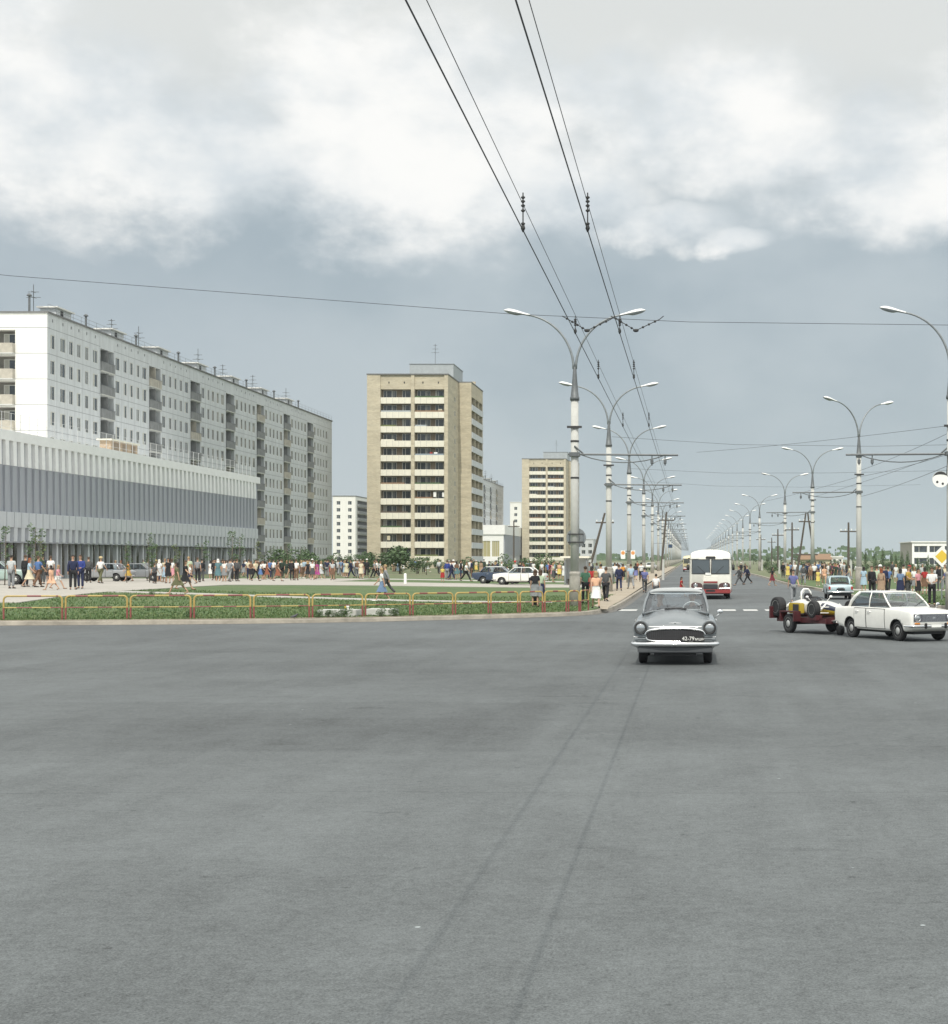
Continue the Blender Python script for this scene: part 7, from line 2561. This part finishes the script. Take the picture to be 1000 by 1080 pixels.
pa = person(564.5, 597.5, 635.5, 'woman', 'dress', 'black', 'grey', 'stand', 'b', L_, zone='lawn')
carry(pa, 'grey coat folded over the arm of the dark-haired woman by the rail', 'coat', 'grey', -1, .45, (.16, .36, .5))
pa = person(570, 598.5, 636, 'woman', 'skirt', 'pale green', 'navy', 'stand', 'b', ('long', 'brown'), zone='lawn')
carry(pa, 'black travel bag held low beside the woman in pale green', 'bag', 'black', 1, .05, (.25, .40, .38))
pb = PEOPLE[12]
ROWS = [
 (617.5, 599.5, 637, 'man', 'shirt', 'green', 'black', 'stand', 'b', SB), (624, 597.5, 626, 'woman', 'dress', 'red', 'red', 'stand', 'b', LD), (628.5, 600, 639.5, 'woman', 'skirt', 'peach', 'white', 'walk', 'b', ('long', 'fair')), (634, 597, 626, 'man', 'shirt', 'white', 'grey', 'stand', 'b', S),
 (639, 601.5, 637.7, 'man', 'shirt', 'dark grey', 'black', 'walk', 'b', SB), (653, 600, 627.8, 'man', 'jacket', 'navy', 'navy', 'walk', 'b', SB), (657, 599.5, 619, 'woman', 'skirt', 'orange', 'black', 'walk', 'b', L_), (648.5, 598, 620, 'man', 'shirt', 'white', 'grey', 'walk', 'b', SB),
 (665.5, 602.5, 628.7, 'man', 'shirt', 'light blue', 'grey', 'walk', 'b', SB), (670.5, 602, 620, 'woman', 'dress', 'black', 'violet-blue', 'walk', 'b', LD), (676.3, 600.5, 621, 'man', 'shirt', 'white', 'black', 'walk', 'b', S), (680, 603, 630, 'man', 'shirt', 'violet-blue', 'dark grey', 'walkb', 'b', S),
 (672.3, 600, 614, 'man', 'shirt', 'rust', 'dark grey', 'walk', 'b', SB), (622, 599, 622, 'man', 'shirt', 'pale grey', 'black', 'stand', 'f', S),
]
for q in ROWS: person(*q, zone='walk')
ROWS = [
 (780, 602, 623, 'man', 'jacket', 'dark grey', 'dark grey', 'stride', 'l', SB), (788.5, 602, 621.8, 'man', 'jacket', 'navy', 'black', 'stride', 'l', SB), (781.5, 596.5, 609, 'man', 'jacket', 'black', 'black', 'walk', 'f', ('hat', 'white')),
 (814.5, 602, 622, 'woman', 'skirt', 'black', 'dark red', 'walk', 'r', LD), (836.5, 602.3, 636.5, 'man', 'shirt', 'violet-blue', 'grey', 'walkb', 'f', S), (786, 594.5, 607, 'woman', 'dress', 'black', 'black', 'stand', 'f', LD),
]
for q in ROWS: person(*q, zone='road')
person(692, 606, 633.4, 'boy', 'shirt', 'white', 'dark grey', 'stand', 'b', S, zone='road', hgt=1.45)
person(718.5, 608, 629, 'girl', 'dress', 'red', 'red', 'walk', 'r', LD, zone='road', hgt=1.22)
ROWS = [
 (826, 601, 617, 'man', 'jacket', 'black', 'black', 'stand', 'f', S), (847.5, 600.5, 622.5, 'man', 'jacket', 'dark grey', 'grey', 'walk', 'f', ('hat', 'black_cap')), (859, 604, 623, 'man', 'shirt', 'white', 'black', 'stand', 'b', SF), (862.8, 606, 623, 'girl', 'dress', 'yellow', 'yellow', 'stand', 'f', LD),
 (869.5, 604, 624.5, 'woman', 'shorts', 'peach', 'peach', 'walk', 'f', LF), (852, 598, 616, 'man', 'jacket', 'navy', 'black', 'stand', 'f', S), (855, 597, 614, 'woman', 'dress', 'tan', 'brown', 'stand', 'f', LD), (831, 596.5, 613, 'woman', 'dress', 'yellow', 'yellow', 'stand', 'f', LF),
 (833.5, 596, 612, 'man', 'shirt', 'denim', 'black', 'stand', 'b', S), (838.5, 597, 613, 'man', 'shirt', 'white', 'grey', 'stand', 'f', SB), (843.5, 599, 616, 'man', 'shirt', 'light blue', 'grey', 'stand', 'f', SG), (848.5, 599.5, 616, 'woman', 'skirt', 'teal', 'navy', 'stand', 'b', LD),
 (863.5, 598, 613, 'man', 'shirt', 'blue', 'navy', 'stand', 'f', SB), (866.5, 599, 614, 'woman', 'dress', 'white', 'white', 'stand', 'f', LD), (870, 600, 616, 'man', 'jacket', 'royal blue', 'black', 'stand', 'b', S), (874, 600, 615.5, 'woman', 'skirt', 'white', 'pale grey', 'stand', 'f', LF),
 (876.5, 599, 614.5, 'woman', 'dress', 'maroon', 'maroon', 'stand', 'f', LD), (881, 597.5, 612, 'woman', 'dress', 'red', 'red', 'stand', 'b', L_), (884, 597, 612, 'woman', 'dress', 'pink', 'black', 'stand', 'f', LD), (887, 600, 614, 'man', 'shirt', 'white', 'black', 'stand', 'f', S),
 (891, 597, 613.5, 'man', 'shirt', 'pale grey', 'grey', 'stand', 'b', SB), (894.5, 597.5, 614, 'man', 'shirt', 'rust', 'grey', 'stand', 'f', S), (897.5, 597, 613, 'man', 'jacket', 'dark grey', 'dark grey', 'stand', 'f', SG), (860.5, 596, 610, 'man', 'shirt', 'white', 'navy', 'stand', 'b', S),
]
for q in ROWS: person(*q, zone='far')
ROWS = [
 (919.5, 601.5, 634, 'man', 'jacket', 'black', 'black', 'stand', 'fr', SB), (924.8, 603, 634, 'man', 'shirt', 'pale green', 'dark grey', 'stand', 'b', SB), (928.3, 601.5, 631, 'man', 'shirt', 'light blue', 'grey', 'stand', 'f', ('hat', 'white')), (929.5, 605, 636, 'woman', 'dress', 'tan', 'tan', 'stand', 'b', ('long', 'red')),
 (932.5, 604, 634, 'man', 'jacket', 'navy', 'black', 'stand', 'f', S), (936.6, 606.5, 635, 'man', 'shirt', 'blue', 'black', 'stride', 'b', SB), (941.3, 597.5, 613, 'man', 'jacket', 'dark grey', 'black', 'stand', 'f', S), (945, 602, 621, 'woman', 'dress', 'white', 'pale grey', 'stand', 'f', LF),
 (949.7, 606.5, 638, 'woman', 'skirt', 'denim', 'navy', 'stand', 'b', ('long', 'dark')), (953, 601.5, 628, 'man', 'shirt', 'white', 'black', 'stand', 'b', S), (958.2, 605.5, 639, 'man', 'shirt', 'ochre', 'dark grey', 'folded', 'fr', SB), (959.3, 595.5, 610, 'woman', 'dress', 'red', 'navy', 'stand', 'b', LD),
 (968.3, 606, 638, 'woman', 'skirt', 'pink', 'black', 'stand', 'fr', LD), (964.5, 607, 634, 'woman', 'skirt', 'white', 'grey', 'stand', 'f', LF), (975.3, 600, 628, 'woman', 'dress', 'red', 'brown', 'stand', 'b', LD), (973, 601, 624, 'man', 'shirt', 'pale grey', 'black', 'stand', 'f', SG),
 (983, 602.5, 641.5, 'man', 'shirt', 'white', 'black', 'folded', 'f', SB), (991.3, 603, 630, 'man', 'jacket', 'black', 'dark grey', 'stand', 'b', S), (996.5, 603.5, 630, 'man', 'shirt', 'cream', 'grey', 'stand', 'f', SB), (1000, 608, 640.5, 'man', 'shirt', 'violet-blue', 'black', 'walk', 'fl', S),
 (988, 602, 627, 'woman', 'dress', 'pale grey', 'grey', 'stand', 'f', LF), (911, 601, 627, 'woman', 'dress', 'light blue', 'light blue', 'stand', 'b', LD), (1012, 604, 638, 'woman', 'dress', 'yellow', 'yellow', 'stand', 'f', LD),
]
for q in ROWS: person(*q, zone='right')
# the loose second row of the crowd, standing farther back on the paving
rq = random.Random(31)
TOPS = ['white', 'white', 'white', 'black', 'navy', 'dark grey', 'black', 'brown', 'cream', 'grey', 'navy', 'black', 'dark grey', 'dark red', 'olive', 'dark green', 'brown', 'light blue', 'pale grey']
for i in range(94):
    zone, px = ('plaza', rq.uniform(222, 402)) if i < 54 else ('tower', rq.uniform(462, 604)) if i < 70 else ('walk', rq.uniform(606, 652)) if i < 80 else ('far', rq.uniform(842, 905))
    yh = rq.uniform(592.5, 595.5)
    who = rq.choice(('man', 'woman'))
    of = rq.choice(('shirt', 'jacket')) if who == 'man' else rq.choice(('dress', 'skirt'))
    tp = rq.choice(TOPS)
    bt = rq.choice(('black', 'grey', 'dark grey', 'navy', 'brown', 'tan')) if of != 'dress' else tp
    person(px, yh, yh + rq.uniform(15, 20), who, of, tp, bt, rq.choice(('stand', 'stand', 'walk', 'folded')), rq.choice('fbblr'), rq.choice((S, SB, SG) if who == 'man' else (LD, L_, LF)), zone=zone)
# two people inside the grey car
vw = volga_root.matrix_basis
for s_, lab, tp, ps in ((.37, 'driver behind the pale steering wheel of the grey car', 'dark grey', 0), (-.37, 'passenger beside the driver in the grey car', 'grey', 0)):
    q = vw @ Vector((-.30, s_, .30))
    person(0, 0, 0, 'man', 'shirt', tp, 'dark grey', 'sit', 'f', SB, zone='car', pos=(q.x, q.y, q.z), hgt=1.72, desc=lab)

# labels: look first, then what stands nearest, then order
ZT = {'plaza': 'on the plaza', 'lawn': 'by the lawn path', 'walk': 'on the left walkway', 'road': 'on the road', 'right': 'at the right-hand kerb', 'far': 'beyond the right lawn', 'tower': 'below the brick tower', 'car': ''}
from collections import Counter, defaultdict
def words(s_): return len(s_.split())
lab = {}
for i, q in enumerate(PEOPLE):
    lab[i] = q[1] if q[2] == 'car' else f'{q[1]} {ZT[q[2]]}'
for rnd_ in range(2):
    cnt = Counter(lab.values())
    for i, q in enumerate(PEOPLE):
        if q[2] == 'car': continue
        if cnt[lab[i]] > 1 or rnd_ == 0:
            if rnd_ == 0:
                cand = f'{lab[i]}, {q[4]}'
            else:
                near = min((k for k in range(len(PEOPLE)) if k != i and PEOPLE[k][2] == q[2] and PEOPLE[k][6] != q[6]), key=lambda k: abs(PEOPLE[k][5] - q[5]) + .02 * abs(PEOPLE[k][3].y - q[3].y))
                cand = f'{q[1]} beside {PEOPLE[near][6]} {ZT[q[2]]}'
            if words(cand) <= 16: lab[i] = cand
cnt = defaultdict(list)
for i in lab: cnt[lab[i]].append(i)
for l_, ids in cnt.items():
    if len(ids) > 1:
        ids.sort(key=lambda i: PEOPLE[i][5])
        for n_, i in enumerate(ids):
            z_ = ('nearer' if PEOPLE[i][3].y <= min(PEOPLE[k][3].y for k in ids) else 'farther') if len(ids) == 2 else ('left', 'middle', 'right', 'last')[min(n_, 3)]
            q = PEOPLE[i]
            near = [k for k in range(len(PEOPLE)) if k not in ids and PEOPLE[k][2] == q[2]]
            nb = min(near, key=lambda k: abs(PEOPLE[k][5] - q[5]))
            lab[i] = f'{z_} {q[1]} beside {PEOPLE[nb][6]}'
for i, q in enumerate(PEOPLE): q[0]['label'] = lab[i]
# ------------------------------------------------------------------ trees and shrubs
def leaf_cloud(mb, blobs, n, size, rg, m=(0, 1)):
    """many small leaf faces spread through the volume of several clumps"""
    tot = sum(b[3] * b[4] * b[5] for b in blobs)
    for b in blobs:
        k = max(6, int(n * b[3] * b[4] * b[5] / tot))
        for i in range(k):
            while True:
                q = Vector((rg.uniform(-1, 1), rg.uniform(-1, 1), rg.uniform(-1, 1)))
                L = q.length
                if .05 < L < 1: break
            q = q * (L ** -.45) if L > .2 else q
            c = Vector((b[0] + q.x * b[3], b[1] + q.y * b[4], b[2] + q.z * b[5]))
            s_ = size * rg.uniform(.55, 1.35)
            u = Vector((rg.uniform(-1, 1), rg.uniform(-1, 1), rg.uniform(-.5, .5))).normalized() * s_
            w_ = u.cross(Vector((rg.uniform(-1, 1), rg.uniform(-1, 1), rg.uniform(-1, 1)))).normalized() * s_ * .55
            mb.add([c - u, c + w_, c + u, c - w_], [(0, 1, 2, 3)], rg.choice(m))

def make_plant(kind, seed):
    rg = random.Random(seed)
    tr, cr = MB(), MB()
    tr.smooth = True
    mats = [M['leaf_a'], M['leaf_b']]
    if kind == 'sapling':
        H = 4.0
        top = Vector((rg.uniform(-.2, .2), rg.uniform(-.2, .2), H))
        tr.tube([(0, 0, -.2), top * .5 + Vector((rg.uniform(-.06, .06), 0, 0)), top * .97], [.045, .032, .01], 6)
        bl = []
        for i in range(7):
            z = H * (.34 + .6 * i / 6)
            a = rg.uniform(0, 2 * PI)
            r_ = rg.uniform(.15, .42)
            c = Vector((math.cos(a) * r_, math.sin(a) * r_, z + .15)) + top * 0
            tr.tube([top * (z / H * .95), c], [.016, .006], 4)
            bl.append((c.x, c.y, c.z, rg.uniform(.22, .4), rg.uniform(.22, .4), rg.uniform(.22, .42)))
        leaf_cloud(cr, bl, 260, .085, rg)
        mats = [M['leaf_a'], M['leaf_y'] if seed % 2 else M['leaf_b']]
    elif kind == 'shrub':
        bl = []
        for i in range(6):
            a = rg.uniform(0, 2 * PI)
            r_ = rg.uniform(.1, 1.0)
            c = (math.cos(a) * r_, math.sin(a) * r_, rg.uniform(.6, 1.7))
            tr.tube([(0.1 * math.cos(a), .1 * math.sin(a), -.1), (c[0] * .6, c[1] * .6, c[2] * .7), c], [.04, .025, .01], 5)
            bl.append((*c, rg.uniform(.5, .85), rg.uniform(.5, .85), rg.uniform(.45, .8)))
        leaf_cloud(cr, bl, 620, .13, rg)
    elif kind == 'tree':
        H = 6.0
        tr.tube([(0, 0, -.3), (.05, 0, 1.5), (rg.uniform(-.15, .15), .1, 3.4)], [.15, .11, .07], 7)
        bl = []
        for i in range(9):
            a = 2 * PI * i / 9 + rg.uniform(-.4, .4)
            r_ = rg.uniform(.4, 1.5)
            c = (math.cos(a) * r_, math.sin(a) * r_, rg.uniform(2.3, 5.3))
            tr.tube([(0, 0, 1.6 + .15 * i), (c[0] * .5, c[1] * .5, c[2] * .8), c], [.05, .03, .01], 5)
            bl.append((*c, rg.uniform(.6, 1.1), rg.uniform(.6, 1.1), rg.uniform(.55, 1.0)))
        leaf_cloud(cr, bl, 1000, .17, rg)
    elif kind == 'poplar':
        H = 9.0
        tr.tube([(0, 0, -.3), (.05, .05, 4), (0, 0, 8)], [.16, .10, .03], 7)
        bl = []
        for i in range(11):
            z = 1.8 + 6.8 * i / 10
            w_ = 1.05 * math.sin(PI * (.18 + .74 * i / 10)) + .2
            a = rg.uniform(0, 2 * PI)
            c = (math.cos(a) * .3 * w_, math.sin(a) * .3 * w_, z)
            tr.tube([(0, 0, z - .9), c], [.035, .01], 4)
            bl.append((*c, w_ * rg.uniform(.6, .95), w_ * rg.uniform(.6, .95), rg.uniform(.6, 1.0)))
        leaf_cloud(cr, bl, 900, .2, rg)
    return tr.mesh('trunk', [M['bark']]), cr.mesh('crown', mats)
PL = {(k, s_): make_plant(k, 11 + s_ * 7 + len(k)) for k in ('sapling', 'shrub', 'tree', 'poplar') for s_ in range(3)}
def plant(kind, x, y, z, s_, label, group, var=None, name=None):
    tr, cr = PL[(kind, rnd.randrange(3) if var is None else var)]
    root = empty(name or {'sapling': 'young_tree', 'shrub': 'shrub', 'tree': 'tree', 'poplar': 'poplar_tree'}[kind], (x, y, z), rnd.uniform(0, 2 * PI), label, {'shrub': 'shrub'}.get(kind, 'tree'), group)
    root.scale = (s_ * rnd.uniform(.85, 1.15), s_ * rnd.uniform(.85, 1.15), s_)
    link('trunk', tr, root)
    link('crown', cr, root)
    return root
def by_px(kind, px, ytop, d, label, group, native):
    c = at(px, ytop, d)
    z = zl(c.x, d) if c.x < -3 else zr(max(c.x, 10), d)
    plant(kind, c.x, d, z, max(.25, (c.z - z) / native), label, group)

for k, (px, yt, d) in enumerate(((5, 556, 96), (37, 553, 98), (42, 566, 100), (134, 572, 112), (158, 563, 114), (165, 574, 116), (186, 574, 118), (214, 570, 130), (244, 561, 150), (253, 564, 152), (272, 571, 158), (287, 576, 164), (304, 574, 172), (318, 576, 176))):
    by_px('sapling', px, yt, d, f'thin young tree, {ORD[k]} from the left along the plaza before the shop', 'young trees along the plaza', 4.1)
rs = random.Random(21)
n = 0
for i in range(44):
    px = (286 + 104 * i / 19) if i < 20 else (395 + 215 * ((i - 20) / 23))
    px += rs.uniform(-2, 2)
    if 412 < px < 470 and i % 2: pass
    d = rs.uniform(188, 235)
    yt = rs.uniform(576, 588) if px < 395 else rs.uniform(583, 592)
    if 405 < px < 430: yt = rs.uniform(570, 580)
    where = 'before the white slab block' if px < 392 else 'at the foot of the nearer tower' if px < 512 else 'before the far shop hall' if px < 560 else 'before the farther tower'
    kd = 'shrub' if rs.random() < .6 or px > 450 else 'tree'
    by_px(kd, px, yt, d, f'green {kd} {where}, {ORD[n % 24] if n < 24 else "rear " + ORD[n - 24]} from the left', 'bushes along the foot of the blocks', 2.4 if kd == 'shrub' else 6.4)
    n += 1
# fix native heights for the taller kind
# right side: poplars, then a ragged belt of trees to the horizon
for k, px in enumerate((913, 922, 931, 940, 945, 951, 957, 968, 979, 990, 1003)):
    by_px('poplar', px, rs.uniform(577, 584) if px < 960 else rs.uniform(583, 589), rs.uniform(300, 345), f'slender poplar, {ORD[k]} from the left behind the right-hand crowd', 'poplars behind the right-hand crowd', 9.2)
k = 0
for i in range(30):
    px = 806 + 200 * i / 29 + rs.uniform(-3, 3)
    d = rs.uniform(230, 350)
    by_px('shrub', px, rs.uniform(588.5, 594), d, f'low bush beyond the right lawn, {ORD[i % 24] if i < 24 else "far " + ORD[i - 24]} from the left in the hedge line', 'bushes beyond the right lawn', 2.4)
for i in range(40):
    px = rs.uniform(600, 1000) if i % 2 else rs.uniform(735, 900)
    d = rs.uniform(500, 1100)
    c = at(px, 0, d)
    if -8 < c.x < 15: continue
    by_px('tree', px, rs.uniform(582, 587.5), d, 'small distant tree in the hazy belt along the horizon', 'distant trees along the horizon', 6.3)
# a continuous dark wood on the skyline, too far to tell trees apart
wd = MB()
rg = random.Random(9)
for i in range(5200):
    u = rg.random()
    x = -900 + 2600 * u
    y = 1500 + rg.uniform(-120, 120)
    if -20 < x < 40: continue
    h = 6 + 5 * math.sin(x * .013) * math.sin(x * .004 + 1) + rg.uniform(-1, 3)
    z = rg.uniform(0, max(2, h))
    s_ = rg.uniform(1.0, 2.2)
    a = rg.uniform(0, PI)
    c, q = math.cos(a) * s_ * 1.6, math.sin(a) * s_
    wd.add([(x - c, y - q, z - s_), (x + c, y + q, z - s_ * .6), (x + c * .7, y + q, z + s_), (x - c * .8, y - q, z + s_ * .8)], [(0, 1, 2, 3)], rg.choice((0, 1)))
tag(wd.build('woods', [M['leaf_a'], M['leaf_b']]), kind='stuff')
# weeds by the slabs
for k, (px, yb) in enumerate(((336, 657), (344, 657.5), (352, 657), (360, 656.5), (395, 656), (408, 655.5), (200, 655), (160, 627))):
    y = 59.5 if yb > 650 else 77
    c = at(px, yb, y)
    plant('shrub', c.x, max(y, kerb_y(c.x) + .75) if yb > 650 else y, zl(c.x, y), rs.uniform(.12, .2), f'clump of weeds growing against the rail, {ORD[k]} counted along the slabs', 'weeds by the rail', name='weed_clump')
# ------------------------------------------------------------------ the thin summer haze
hz = MB()
hz.box(-2600, 2600, -320, 3500, -1.2, 62)
hm_ = bpy.data.materials.new('haze')
hm_.use_nodes = True
nt = hm_.node_tree
nt.nodes.clear()
o_ = nt.nodes.new('ShaderNodeOutputMaterial')
pv = nt.nodes.new('ShaderNodeVolumePrincipled')
pv.inputs['Color'].default_value = (0.86, 0.92, 0.97, 1)
pv.inputs['Density'].default_value = 0.00011
pv.inputs['Anisotropy'].default_value = 0.2
nt.links.new(pv.outputs[0], o_.inputs['Volume'])
tag(hz.build('haze', hm_), kind='stuff')
scn.cycles.volume_bounces = 1
